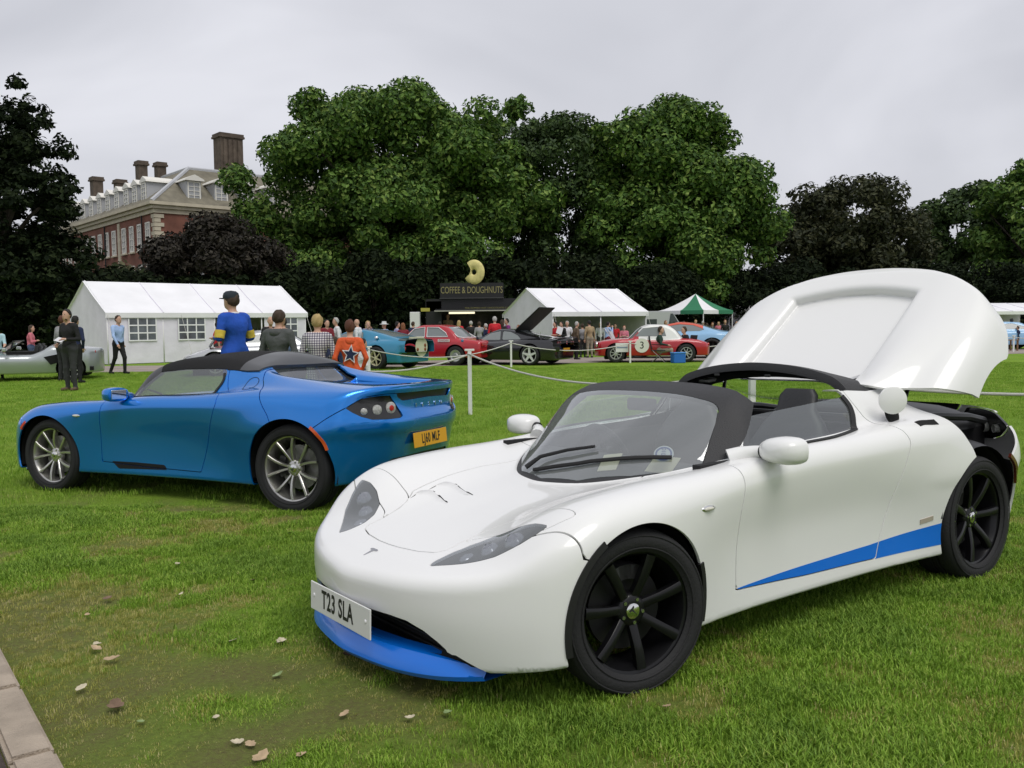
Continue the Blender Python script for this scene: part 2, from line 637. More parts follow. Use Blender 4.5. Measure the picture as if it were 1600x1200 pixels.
LM_PLANE = leaf_material('plane leaves', [(0, (.022, .055, .008)), (.4, (.055, .12, .017)), (.8, (.115, .205, .032)), (1, (.21, .29, .065))])
LM_DARK = leaf_material('dark evergreen leaves', [(0, (.006, .010, .005)), (.6, (.013, .021, .009)), (1, (.030, .042, .017))], .08)  # near-black: the cedar's own tone, and painted shade for the shrub row
LM_DARK.node_tree.nodes['Principled BSDF'].inputs['Specular IOR Level'].default_value = .05
LM_YEW = leaf_material('yew leaves', [(0, (.018, .038, .010)), (.6, (.038, .072, .017)), (1, (.075, .12, .03))], .12)
LM_COPPER = leaf_material('copper beech leaves', [(0, (.011, .010, .007)), (.6, (.025, .020, .014)), (1, (.05, .043, .030))], .15)
LM_BRONZE = leaf_material('bronze leaves', [(0, (.016, .022, .009)), (.6, (.036, .043, .016)), (1, (.07, .072, .03))], .15)
LM_OLIVE = leaf_material('olive leaves', [(0, (.05, .055, .025)), (.6, (.10, .10, .05)), (1, (.16, .15, .08))], .2)
BARK = mat('bark', (.055, .045, .035), .95, var=.35, vscale=4, bump=.6, bscale=14)


def leaf_cloud(C, N0, size, rng, up=.35, droop=0.):
    """diamond leaves at points C facing roughly N0"""
    n = len(C)
    nrm = N0 + rng.normal(0, .55, (n, 3)) + np.array([0, 0, up])
    nrm /= np.linalg.norm(nrm, axis=1)[:, None]
    t = np.cross(nrm, rng.normal(0, 1, (n, 3)))
    t /= np.linalg.norm(t, axis=1)[:, None] + 1e-9
    b = np.cross(nrm, t)
    s = size * rng.uniform(.4, 1.6, n)[:, None]
    t = t * s
    b = b * s * .62
    bend = nrm * s * .18
    V = np.stack([C - t - bend, C - b * .9 + t * .1, C + t - bend, C + b * .9 + t * .1], 1).reshape(-1, 3)
    F = np.arange(n * 4).reshape(n, 4)
    return V, F


def tree(name, label, base, h, rad, crown_z0, m, leaves=30000, size=.22, seed=1, pods=160, pod_r=(.9, 1.7), trunk_r=.4, squash=1., lobes=None, group=None, cat='tree', droop=0., inner=.2, up=.35):
    rng = np.random.default_rng(seed)
    t = empty(name, (base[0], base[1], 0), 0, label, cat, group)
    cz = (h + crown_z0) / 2
    hz = (h - crown_z0) / 2
    # pods (leafy branch ends) through an uneven ellipsoid
    lob = lobes or [(0, 0, 0, 1.)]
    P = []
    while len(P) < pods:
        L = lob[rng.integers(len(lob))]
        d = rng.normal(0, 1, 3); d /= np.linalg.norm(d)
        r = rng.uniform(.45, 1.) ** .45
        q = d * r
        wob = 1 + .16 * math.sin(3 * math.atan2(d[1], d[0]) + seed) + .12 * math.sin(5 * d[2] + seed * 2)
        p = np.array([q[0] * rad * L[3] * wob + L[0] * rad, q[1] * rad * squash * L[3] * wob + L[1] * rad, q[2] * hz * L[3] * (1 + .08 * math.sin(4 * math.atan2(d[1], d[0]))) + L[2] * hz + cz])
        if d[2] < -.75 and rng.random() < .6:
            continue
        P.append(p)
    P = np.array(P)
    pr = rng.uniform(*pod_r, pods)
    k = rng.choice(pods, leaves, p=pr ** 2 / np.sum(pr ** 2))
    d = rng.normal(0, 1, (leaves, 3)); d /= np.linalg.norm(d, axis=1)[:, None]
    rr = np.where(rng.random(leaves) < inner, rng.uniform(.2, .9, leaves), rng.uniform(.75, 1.08, leaves))
    C = P[k] + d * (pr[k] * rr)[:, None] * np.array([1, 1, .72])
    C[:, 2] += -droop * np.hypot(d[:, 0], d[:, 1]) ** 2 * pr[k] * .6
    C[:, 2] = np.maximum(C[:, 2], .25)
    V, F = leaf_cloud(C, d, size, rng, up)
    raw('crown', V, F, t, m)
    # trunk and limbs
    tb = MB()
    lean = rng.uniform(-.3, .3, 2)
    top = np.array([lean[0], lean[1], crown_z0 + hz * .9])
    tb.tube([(0, 0, -.1), (0, 0, .25), (lean[0] * .3, lean[1] * .3, top[2] * .5), tuple(top)], [trunk_r * 1.5, trunk_r * 1.1, trunk_r * .8, trunk_r * .35], 10)
    for q in rng.choice(pods, min(14, pods), replace=False):
        s = rng.uniform(.35, .9)
        a = top * s
        e = P[q]
        mid = (a + e) / 2 + np.array([0, 0, .35])
        tb.tube([tuple(a), tuple(mid), tuple(e)], [trunk_r * .38, trunk_r * .22, trunk_r * .06], 6)
    tb.build('trunk', BARK, t, smooth=True)
    return t


def bx_(u, Y):
    return ((u - 800) / 1400. * Y, Y)


tree('plane_tree', 'tallest broad green tree, left of the two in the middle', bx_(612, 62), 18.6, 9.6, 2.6, LM_PLANE, 150000, .16, 3, 300, (.7, 1.9), .55,
     lobes=[(0, 0, .05, .82), (-.42, 0, -.15, .62), (.45, 0, -.05, .55), (.72, 0, -.10, .5), (.62, 0, .15, .42), (.1, 0, .35, .60), (-.2, 0, .28, .55), (-.5, .1, -.55, .5), (.3, -.25, -.5, .6), (0, -.35, -.55, .6)], squash=.8)
tree('plane_tree', 'broad green tree behind the open marquee, right of the two in the middle', bx_(1045, 64), 17.4, 6.8, 2.4, LM_PLANE, 112000, .16, 8, 240, (.7, 1.8), .5,
     lobes=[(0, 0, .02, .85), (.45, 0, -.2, .6), (-.35, 0, .2, .6), (.15, 0, .4, .55), (.4, 0, .05, .55), (0, -.2, -.5, .6)], squash=.8)
tree('yew_tree', 'dark narrow tree between the two large green trees', bx_(872, 66), 16.6, 4.3, .8, LM_YEW, 36000, .16, 12, 130, (.8, 1.5), .3)
tree('ash_tree', 'thin pale tree top showing above the gap between the large trees', bx_(800, 80), 21.6, 2.4, 8, LM_PLANE, 5000, .2, 14, 60, (.4, .9), .25, inner=.5)
tree('cedar_tree', 'very dark drooping tree at the left edge of the picture', bx_(-10, 42), 14.2, 4.9, .6, LM_DARK, 52000, .12, 21, 250, (.3, .85), .4, droop=.9, inner=.45,
     lobes=[(0, 0, -.25, .8), (.1, 0, .15, .65), (-.1, 0, .5, .5), (.3, 0, -.3, .62), (.35, 0, -.62, .6)])
tree('copper_beech', 'dark brown-leaved rounded tree in front of the brick building', bx_(338, 52), 7.4, 3.5, .2, LM_COPPER, 40000, .13, 31, 110, (.6, 1.2), .22)
tree('bronze_tree', 'brownish dark tree right of the big green trees', bx_(1322, 74), 13.6, 6.7, .8, LM_BRONZE, 46000, .18, 37, 170, (.8, 1.7), .4, lobes=[(0, 0, 0, .85), (-.4, 0, -.2, .6), (.4, 0, -.15, .62), (.05, 0, .3, .6)])
tree('lime_tree', 'green tree at the right edge, nearest the frame', bx_(1625, 84), 16.4, 6.3, .8, LM_PLANE, 30000, .24, 41, 150, (.9, 1.7), .4)
tree('lime_tree', 'lower green tree between the brownish tree and the right edge', bx_(1512, 92), 14.8, 5.0, .8, LM_YEW, 22000, .24, 43, 110, (.9, 1.7), .35)
tree('olive_tree', 'small thin olive-brown tree in front of the brick wall', bx_(205, 58), 5.4, 2.4, .3, LM_OLIVE, 6000, .15, 47, 60, (.4, .9), .12, inner=.5)
LAB = ['dark evergreen shrub behind the left end of the long white marquee', 'dark evergreen shrub behind the middle of the long white marquee', 'dark evergreen shrub behind the right end of the long white marquee',
       'dark evergreen shrub just left of the coffee stand', 'dark evergreen shrub directly behind the doughnut sign', 'dark evergreen shrub right of the doughnut sign',
       'dark evergreen shrub behind the ridge of the open marquee', 'dark evergreen shrub between the open marquee and the striped gazebo', 'dark evergreen shrub behind the striped gazebo',
       'dark evergreen shrub left of the raised car bodywork', 'dark evergreen shrub behind the raised car bodywork', 'dark evergreen shrub right of the raised car bodywork', 'dark evergreen shrub at the right edge above the far tent']
for k, (u, Y, h) in enumerate(((190, 48, 4.0), (330, 50, 4.2), (475, 52, 4.8), (590, 54, 5.4), (715, 56, 5.6), (820, 55, 5.2), (930, 57, 5.4), (1035, 59, 5.0), (1140, 64, 5.2), (1240, 66, 5.4), (1345, 68, 5.0), (1455, 70, 5.6), (1575, 72, 5.6))):  # near-black shrub row added to stand in for deep shade under the trees
    tree('evergreen_shrub', LAB[k], bx_(u, Y), h, 3.6 if h > 5 else 3.0, .0, LM_DARK, 17000, .15, 60 + k, 80, (.6, 1.2), .15, group='evergreen shrubs under the trees', cat='shrub', squash=.8)
for k, (u, Y, h) in enumerate(((60, 44, 5.), (118, 47, 4.4))):  # two more shrubs added as shade fill at the far left
    tree('evergreen_shrub', ['dark evergreen shrub under the drooping tree at the far left', 'dark evergreen shrub between the drooping tree and the long marquee'][k], bx_(u, Y), h, 2.6, .0, LM_DARK, 14000, .14, 80 + k, 60, (.5, 1.1), .15, group='evergreen shrubs under the trees', cat='shrub')

# the wood goes on as one mass on both sides beyond the picture
_r = np.random.default_rng(99)
_P = []
for side, x0, x1 in ((1, 56, 125), (-1, -120, -58)):
    for _ in range(170):
        _x = _r.uniform(x0, x1)
        _P.append((_x, _r.uniform(84, 112), _r.uniform(.5, 1.) ** .6 * (9 + 4 * math.sin(_x * .21) + 2 * math.sin(_x * .53))))
_P = np.array(_P)
_k = _r.integers(len(_P), size=60000)
_d = _r.normal(0, 1, (60000, 3)); _d /= np.linalg.norm(_d, axis=1)[:, None]
_C = _P[_k] + _d * _r.uniform(1.2, 3.2, 60000)[:, None]
_C[:, 2] = np.abs(_C[:, 2]) + .2
_V, _F = leaf_cloud(_C, _d, .34, _r)
tag(raw('distant_wood', _V, _F, None, LM_YEW), 'dark green wood continuing behind the lawn on both sides', 'wood', kind='stuff')
# ------------------------------------------------------------------ brick building behind the trees
def facade_frame(o, ux, n):
    """maps (along, out, up) to world for a facade starting at o, running along ux with outward normal n"""
    return lambda a, d, z: (o[0] + ux[0] * a + n[0] * d, o[1] + ux[1] * a + n[1] * d, z)


def hospital():
    t = empty('brick_building', (-36.5, 93, 0), 0, 'long red brick building with slate hipped roof, dormers and tall chimneys', 'building')
    brick = mat('old red brick', (.20, .085, .06), .9, var=.25, vscale=.8, bump=.3, bscale=8, coords='Object')
    stone = mat('pale stone', (.52, .47, .36), .85, var=.12, vscale=1.2)
    slate = mat('roof slate', (.17, .155, .115), .85, var=.25, vscale=1.0, bump=.5, bscale=5)
    lead = mat('lead flashing', (.42, .43, .45), .5)
    whitep = mat('window white', (.72, .70, .64), .5)
    pane = mat('window pane', (.33, .34, .35), .12, spec=.8)
    u1 = Vector((-16.4, 18.8, 0)).normalized()       # left front, running away
    n1 = Vector((u1.y, -u1.x, 0))
    n1 = n1 if n1.x < 0 else -n1
    u2 = Vector((-n1.x, -n1.y, 0))                   # right front
    n2 = -u1
    E, RZ = 14.0, 19.0
    L1, L2 = 62., 30.

    def P(a, b, z):       # a along left front, b along right front, in the building's own frame
        v = u1 * a + u2 * b
        return (v.x, v.y, z)
    # walls
    V = [P(0, 0, 0), P(L1, 0, 0), P(L1, L2, 0), P(0, L2, 0), P(0, 0, E), P(L1, 0, E), P(L1, L2, E), P(0, L2, E)]
    raw('wall', V, [(0, 1, 5, 4), (1, 2, 6, 5), (2, 3, 7, 6), (3, 0, 4, 7)], t, brick)
    # cornice in three steps
    c = MB()
    for z0, z1, o in ((E - .9, E - .45, .18), (E - .45, E - .1, .45), (E - .1, E + .22, .75)):
        q = [P(-o, -o, 0), P(L1 + o, -o, 0), P(L1 + o, L2 + o, 0), P(-o, L2 + o, 0)]
        VV = [(x, y, z0) for x, y, _ in q] + [(x, y, z1) for x, y, _ in q]
        c.add(VV, [(0, 1, 2, 3), (4, 5, 6, 7), (0, 1, 5, 4), (1, 2, 6, 5), (2, 3, 7, 6), (3, 0, 4, 7)])
    c.build('cornice', stone, t)
    # hipped roof
    hi = 6.0
    rv = [P(-.5, -.5, E + .23), P(L1, -.5, E + .23), P(L1, L2, E + .23), P(-.5, L2, E + .23), P(hi, hi, RZ), P(L1, hi, RZ), P(hi, L2, RZ), P(L1, L2, RZ)]
    rf = raw('roof', rv, [(0, 1, 5, 4), (0, 4, 6, 3), (4, 5, 7, 6)], t, slate)
    for a_, b_ in ((0, 4), (4, 5), (4, 6)):
        MB().tube([rv[a_], rv[b_]], .22, 6).build('roof_ridge', lead, rf)
    # dormers
    def dormer(fr, s):
        d = MB()
        for (da, dd, dz, wa, wd, wz) in ((0, 1.0, E + 1.9, 1.7, 2.0, 2.2),):
            p0 = Vector(fr(s, -dd, dz))
        ang = None
        return p0

    def add_dormer(a, b, along, out):
        base = Vector(P(a, b, E + 1.75))
        rz = math.atan2(along.y, along.x)
        o = MB().box((0, 0, 0), (1.55, 2.6, 2.1)).build('dormer', lead, t, loc=base - out * 1.9, rot=(0, 0, rz))
        pr = MB()
        pr.prism([(-1.05, 1.05), (1.05, 1.05), (.95, 1.25), (0, 1.7), (-.95, 1.25)], -1.7, 1.45)
        pr.build('dormer_roof', whitep, o)
        s_ = 1 if (Matrix.Rotation(rz, 3, 'Z') @ Vector((0, 1, 0))).dot(out) > 0 else -1
        w = MB().box((0, s_ * 1.31, 0), (1.25, .06, 1.8)).build('dormer_window', pane, o)
        f = MB()
        for x in (-.63, 0, .63):
            f.box((x, s_ * 1.36, 0), (.12 if x else .07, .08, 1.9))
        for z in (-.93, -.45, 0, .45, .93):
            f.box((0, s_ * 1.365, z), (1.3, .06, .12 if abs(z) > .9 else .06))
        f.build('window_frame', whitep, o)
    for a in (4.6, 7.4, 10.2, 13.4, 16.6, 19.8, 23.0, 26.2, 29.4, 32.6, 35.8):
        add_dormer(a, 0, u1, n1)
    for b in (4.4, 7.4, 10.4, 13.4):
        add_dormer(0, b, u2, n2)
    # windows, two upper floors on both fronts
    def window(along, out, pos, w=1.15, h=2.7, blind=False):
        rz = math.atan2(along.y, along.x)
        o = MB().box((0, 0, 0), (w, .10, h)).build('window', whitep if blind else pane, t, loc=Vector(pos) + out * .02, rot=(0, 0, rz))
        s_ = 1 if (Matrix.Rotation(rz, 3, 'Z') @ Vector((0, 1, 0))).dot(out) > 0 else -1
        f = MB()
        for x in (-w / 2, 0, w / 2):
            f.box((x, s_ * .07, 0), (.16 if x else .07, .10, h + .1))
        for k in range(5):
            z = -h / 2 + h * k / 4
            f.box((0, s_ * .075, z), (w, .09, .14 if k in (0, 4) else .06))
        f.build('window_frame', whitep, o)
        MB().box((0, s_ * .12, -h / 2 - .12), (w + .4, .22, .16)).build('window_sill', stone, o)
    for z in (10.9, 6.6):
        for k in range(13):
            a = 2.0 + k * 2.5 + (.9 if k > 3 else 0)
            window(u1, n1, P(a, 0, z))
        for k in range(4):
            window(u2, n2, P(0, 4.2 + k * 3.2, z), 1.5, 2.8)
    # quoins at the corner and along the long front
    for q in range(16):
        z = 6.2 + q * .44
        w = .95 if q % 2 else .6
        for along, out in ((u1, n1), (u2, n2)):
            rz = math.atan2(along.y, along.x)
            MB().box((0, 0, 0), (w, .14, .38)).build('quoin', stone, t, loc=Vector(P(0, 0, z)) + along * (w / 2 - .07) + out * .045, rot=(0, 0, rz))
    MB().box((0, 0, 0), (.7, .16, 9.5)).build('pilaster', stone, t, loc=Vector(P(11.2, 0, 8.2)) + n1 * .05, rot=(0, 0, math.atan2(u1.y, u1.x)))
    for a in (4.6, 17.0):
        MB().tube([Vector(P(a - 1.2, 0, 2)) + n1 * .2, Vector(P(a - 1.2, 0, E - .9)) + n1 * .2], .09, 6).build('drainpipe', mat('pipe black', (.02, .02, .02), .5), t)
    # chimneys
    def chimney(a, b, w, d, z0, z1, pots=0):
        rz = math.atan2(u2.y, u2.x)
        o = MB().box((0, 0, 0), (w, d, z1 - z0)).build('chimney', mat('sooty brick', (.10, .078, .06), .95, var=.3, vscale=1.5), t, loc=P(a, b, (z0 + z1) / 2), rot=(0, 0, rz))
        h = (z1 - z0) / 2
        k = MB()
        k.box((0, 0, h - .25), (w + .35, d + .35, .22))
        k.box((0, 0, h + .0), (w + .2, d + .2, .28))
        k.box((0, 0, -h + .8), (w + .2, d + .2, .2))
        k.build('chimney_cap', mat('sooty brick'), o)
        if w > 2:
            r_ = MB()
            for x in np.linspace(-w / 2 + .5, w / 2 - .5, 4):
                r_.box((x, -d / 2 - .05, .2), (.35, .14, 2 * h - 1.6))
            r_.build('chimney_rib', mat('sooty brick'), o)
    chimney(hi + 1., hi + 5.2, 2.7, 2.0, RZ - 1.2, RZ + 4.4)
    chimney(14.5, 6.0, 1.0, 1.2, RZ - 2.2, RZ + 1.7)
    chimney(13.3, 3.4, 1.0, 1.2, RZ - 2.6, RZ + 1.4)
    chimney(29., 6.0, 1.2, 1.4, RZ - 2.0, RZ + 1.5)
    chimney(27.4, 2.6, 1.2, 1.4, RZ - 2.6, RZ + 1.3)
    return t


hospital()

# ------------------------------------------------------------------ tents
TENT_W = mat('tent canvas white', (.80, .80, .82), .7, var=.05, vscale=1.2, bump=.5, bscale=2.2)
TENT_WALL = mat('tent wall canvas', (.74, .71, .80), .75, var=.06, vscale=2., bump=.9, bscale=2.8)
POLE = mat('tent pole white', (.72, .72, .72), .45)


def marquee(label, corner, ang, L, W, eave, ridge, walls, windows=(), gable=(True, True), group='white marquees'):
    """corner: near-left ground corner; x runs along the front, y goes back"""
    t = empty('marquee', (corner[0], corner[1], 0), ang, label, 'tent', group)
    ov = .08
    n = 14
    V, F = [], []
    # roof with slight sag between ribs and a hanging valance
    for i in range(n + 1):
        x = -ov + (L + 2 * ov) * i / n
        sg = .035 * math.sin(math.pi * ((i * 4 / n) % 1))
        V += [(x, -ov, eave - .18), (x, -ov - .01, eave), (x, W * .25, eave + (ridge - eave) * .5 - sg), (x, W / 2, ridge), (x, W * .75, eave + (ridge - eave) * .5 - sg), (x, W + ov, eave), (x, W + ov, eave - .18)]
    for i in range(n):
        for j in range(6):
            F.append((7 * i + j, 7 * i + 7 + j, 7 * i + 8 + j, 7 * i + 1 + j))
    rf = raw('roof', V, F, t, TENT_W, smooth=True)
    rf.data.set_sharp_from_angle(angle=R(35))
    for k, g in enumerate(gable):
        if g:
            x = 0 if k == 0 else L
            raw('gable_wall', [(x, 0, .02), (x, W * .5, .02), (x, W, .02), (x, W, eave - .01), (x, W / 2, ridge - .03), (x, 0, eave - .01)], [(0, 1, 4, 5), (1, 2, 3, 4)], t, TENT_WALL)
            MB().tube([(x, -.02, eave), (x, W / 2, ridge), (x, W + .02, eave)], .03, 6).build('roof_edge', TENT_W, t)
    # front panels
    def panel(x0, x1, y, wins):
        m_ = 10
        VV, FF = [], []
        xs = np.linspace(x0, x1, m_ + 1)
        for i, x in enumerate(xs):
            w = .02 * math.sin(i * 1.9 + x0)
            VV += [(x, y + w, .02), (x, y + w * .5, eave * .5), (x, y, eave - .16)]
        for i in range(m_):
            xm = (xs[i] + xs[i + 1]) / 2
            FF += [(3 * i, 3 * i + 3, 3 * i + 4, 3 * i + 1), (3 * i + 1, 3 * i + 4, 3 * i + 5, 3 * i + 2)]
        p = raw('wall_panel', VV, FF, t, TENT_WALL, smooth=True)
        for (wx0, wx1, z0, z1) in wins:
            wv = MB().box(((wx0 + wx1) / 2, y - .025, (z0 + z1) / 2), (wx1 - wx0, .012, z1 - z0)).build('tent_window', mat('clear vinyl', (.10, .11, .13), .12, spec=.7, var=.5, vscale=2.2), p)
            b = MB()
            for q in (0, 1 / 3, 2 / 3, 1):
                b.box((wx0 + (wx1 - wx0) * q, y - .036, (z0 + z1) / 2), (.045, .012, z1 - z0))
                b.box(((wx0 + wx1) / 2, y - .037, z0 + (z1 - z0) * q), (wx1 - wx0 + .04, .012, .045))
            b.build('window_bars', TENT_W, wv)
    for (x0, x1, wins) in walls:
        panel(x0, x1, 0, wins)
    panel(0, L, W, ())
    for x in np.linspace(0, L, 5 if L > 6 else 3):
        for y in (0, W):
            MB().tube([(x, y, 0), (x, y, eave - .05)], .025, 8).build('pole', POLE, t, smooth=True)
    for x in np.linspace(0, L, 4 if L > 6 else 2):
        MB().tube([(x, -.06, eave - .02), (x + .02, -1.0, .0)], .007, 5).build('guy_rope', mat('guy rope', (.55, .54, .5), .8), t)
    for x in np.linspace(L / 4, L * .75, 3):
        MB().tube([(x, -.10, eave + .012), (x, W * .25, eave + (ridge - eave) * .5 + .012), (x, W / 2, ridge + .012)], .012, 5).build('roof_seam', TENT_WALL, t)
    for x in (0.05, L - .05):
        MB().box((x, -.1, .03), (.06, .06, .06)).build('peg', mat('peg dark', (.03, .03, .03), .6), t)
    return t


marquee('long closed white marquee with clear lattice windows at the left', (-14.4, 32.0), R(44.8), 8.1, 4.0, 1.86, 3.06,
        [(0, 2.05, [(.75, 1.75, .85, 1.68)]), (2.05, 4.1, [(2.6, 3.65, .85, 1.68)]), (6.2, 8.1, [(6.75, 7.7, .85, 1.68)])])
marquee('open-fronted white marquee beside the coffee stand', (1.67, 36.0), R(24.7), 4.4, 4.7, 1.78, 2.82, [], gable=(True, True))
marquee('small white tent partly hidden behind the striped gazebo', (15.0, 62.0), R(22), 4.0, 4.0, 2.0, 2.95, [(0, 4, [])])
marquee('white tent at the far right beside the raised bodywork', (26.6, 50.0), R(15), 6.0, 4.0, 1.75, 2.25, [], gable=(True, False))


def gazebo():
    cx, cy = bx_(1087, 55)
    t = empty('gazebo', (cx, cy, 0), R(45), 'green and white striped pop-up gazebo with pointed roof', 'tent')
    s, e, p = 1.62, 2.02, 3.05
    g = mat('gazebo green', (.035, .20, .10), .7)
    for k in range(4):
        rz = k * math.pi / 2
        for h in (0, 1):
            # each roof face: one green and one white half, curving up to the peak
            V, F = [], []
            m_ = 7
            for i in range(m_ + 1):
                q = i / m_
                w = s * (1 - q)
                z = e + (p - e) * (q ** 1.35)
                a, b = (-w, 0) if h == 0 else (0, w)
                V += [(a, -w, z), (b, -w, z)]
            for i in range(m_):
                F.append((2 * i, 2 * i + 1, 2 * i + 3, 2 * i + 2))
            n = len(V)
            a, b = (-s, 0) if h == 0 else (0, s)
            V += [(a, -s - .005, e - .22), (b, -s - .005, e - .22), (b, -s - .005, e), (a, -s - .005, e)]
            F.append((n, n + 1, n + 2, n + 3))
            raw('roof_panel', V, F, t, TENT_W if h == 0 else g, rot=(0, 0, rz))
        MB().tube([(-s + .03, -s + .03, 0), (-s + .03, -s + .03, e)], .03, 8).build('leg', POLE, t, rot=(0, 0, rz))
    return t


gazebo()


# ------------------------------------------------------------------ coffee stand
def coffee():
    Y = 42.0
    x0, _ = bx_(668, Y)
    x1, _ = bx_(838, Y)
    t = empty('coffee_stand', ((x0 + x1) / 2, Y, 0), 0, 'black coffee and doughnut stand with bitten doughnut sign', 'food stand')
    w = x1 - x0
    blk = mat('stand black', (.010, .010, .011), .5)
    ins = mat('stand interior', (.30, .27, .20), .7)
    b = MB()
    b.box((0, 1.6, 1.25), (w, .08, 2.5)); b.box((-w / 2, .8, 1.25), (.08, 1.6, 2.5)); b.box((w / 2, .8, 1.25), (.08, 1.6, 2.5))
    b.box((0, .8, 2.46), (w, 1.7, .1)); b.box((0, 0, .5), (w, .08, 1.0)); b.box((-w / 2 + .35, 0, 1.7), (.7, .08, 1.5)); b.box((w / 2 - .2, 0, 1.7), (.4, .08, 1.5)); b.box((0, 0, 2.2), (w, .08, .5))
    b.build('cabin', blk, t)
    MB().box((0, 1.5, 1.5), (w - .3, .04, 1.1)).build('back_panel', mat('stand back', (.06, .055, .045), .7, var=.6, vscale=3), t)
    MB().box((.15, -.1, 1.02), (w - 1.1, .35, .05)).build('counter', ins, t)
    hx = -.3
    MB().box((-.9, -.02, 1.86), (1.2, .12, .09)).build('strip_light', mat('strip light glow', (.8, .75, .6), .5, emit=(1., .88, .62), estr=1.1), t)
    MB().box((.25, -.55, 1.98), (w - .4, .9, .05), rx=R(6)).build('awning', blk, t)
    MB().box((.25, -1.0, 1.94), (w - .4, .02, .05)).build('awning_edge', mat('awning edge', (.35, .34, .30), .5), t)
    text('awning_text', 'TEA COFFEE HOT CHOCOLATE CAPPUCCINO', .10, mat('gold dull', (.20, .18, .05), .5), t, (.6, -1.02, 2.06), (R(90), 0, 0), extrude=.002, sx=1.25)
    sb = MB().box((-.42, -.1, 2.88), (2.95, .06, .72)).build('sign_board', blk, t)
    MB().box((-.42, -.15, 2.54), (3.0, .05, .04)).build('sign_ledge', mat('ledge grey', (.05, .05, .05), .5), t)
    text('sign_text', 'COFFEE & DOUGHNUTS', .44, mat('gold letters', (.26, .235, .10), .5), sb, (-.42, -.142, 2.90), (R(90), 0, 0), extrude=.01, sx=.60)
    # bitten doughnut, slightly turned
    V, F = [], []
    n, m_ = 72, 12
    bc, br = (-.50, .10), .315          # bite taken out of the upper left
    for i in range(n):
        q = 2 * math.pi * i / n
        ro = .575
        for r_ in np.linspace(.19, .575, 60):
            if math.hypot(r_ * math.cos(q) - bc[0], r_ * math.sin(q) - bc[1]) < br:
                ro = r_
                break
        ri = .125
        for j in range(m_):
            u = 2 * math.pi * j / m_
            rr = (ro + ri) / 2 + (ro - ri) / 2 * math.cos(u)
            V.append((rr * math.cos(q) * .9, .10 * math.sin(u), rr * math.sin(q)))
    for i in range(n):
        for j in range(m_):
            a_, b_ = i * m_, ((i + 1) % n) * m_
            F.append((a_ + j, a_ + (j + 1) % m_, b_ + (j + 1) % m_, b_ + j))
    MB().add(V, F).build('doughnut', mat('doughnut glaze', (.62, .55, .22), .6, var=.2, vscale=5, bump=.3, bscale=12), t, smooth='auto', loc=(-.30, -.12, 3.74), rot=(0, 0, R(-18)))
    # white fridge and cabinet on the left
    MB().box((-w / 2 - .55, .2, 1.42), (.46, .5, 1.0)).build('fridge', mat('fridge white', (.68, .68, .68), .4), t, bevel=.02)
    MB().box((-w / 2 - .6, .1, .46), (.75, .6, .9)).build('cabinet', mat('fridge white'), t, bevel=.02)
    MB().box((-w / 2 - .05, -.05, 2.02), (.42, .03, .16)).build('price_sign', mat('price yellow', (.38, .34, .06), .5), t)
    return t


coffee()


def van():
    x, y = bx_(1010, 52)
    t = empty('van', (x, y, 0), R(8), 'grey panel van parked between the open marquee and the gazebo', 'van')
    g = mat('van grey', (.42, .43, .44), .4, coat=.4)
    b = MB()
    b.prism([(-2.3, .35), (-2.3, 1.75), (-2.1, 1.95), (1.0, 1.98), (1.3, 1.9), (1.75, 1.25), (2.4, 1.05), (2.5, .6), (2.5, .35)], -.95, .95)
    b.build('body', g, t, bevel=.06, seg=2, smooth='auto')
    MB().box((-.4, -.956, 1.35), (1.5, .01, .32)).build('side_lettering', mat('van decal', (.04, .05, .05), .5), t)
    MB().prism([(1.05, 1.25), (1.15, 1.82), (1.3, 1.82), (1.66, 1.25)], -.958, -.952).build('window', mat('far glass', (.04, .05, .05), .08, spec=.8), t)
    for xx in (-1.5, 1.6):
        for s_ in (-1, 1):
            w_ = MB().lathe([(0, .1), (.2, .1), (.3, .09), (.33, .05), (.33, -.1)], 24, c=(0, 0, 0)).build('wheel', mat('tyre rubber'), t, smooth='auto', loc=(xx, s_ * .85, .33), rot=(0, 0, 0 if s_ > 0 else math.pi))
            MB().lathe([(0, .115), (.16, .112), (.19, .1)], 20).build('hub_cap', mat('hub silver', (.5, .5, .5), .4, metal=.7), w_)
    return t


van()
# ------------------------------------------------------------------ car kit: bodies as smooth implicit surfaces, cut into panels
def pchip(x, y, q):
    x = np.asarray(x, float); y = np.asarray(y, float)
    if x[0] > x[-1]:
        x, y = x[::-1], y[::-1]
    h = np.diff(x); d = np.diff(y) / h
    m = np.zeros(len(x))
    for i in range(1, len(x) - 1):
        if d[i - 1] * d[i] > 0:
            w1, w2 = 2 * h[i] + h[i - 1], h[i] + 2 * h[i - 1]
            m[i] = (w1 + w2) / (w1 / d[i - 1] + w2 / d[i])
    m[0], m[-1] = d[0], d[-1]
    q = np.clip(q, x[0], x[-1])
    i = np.clip(np.searchsorted(x, q) - 1, 0, len(x) - 2)
    t = (q - x[i]) / h[i]
    return ((1 + 2 * t) * (1 - t) ** 2 * y[i] + t * (1 - t) ** 2 * h[i] * m[i]
            + t * t * (3 - 2 * t) * y[i + 1] + t * t * (t - 1) * h[i] * m[i + 1])


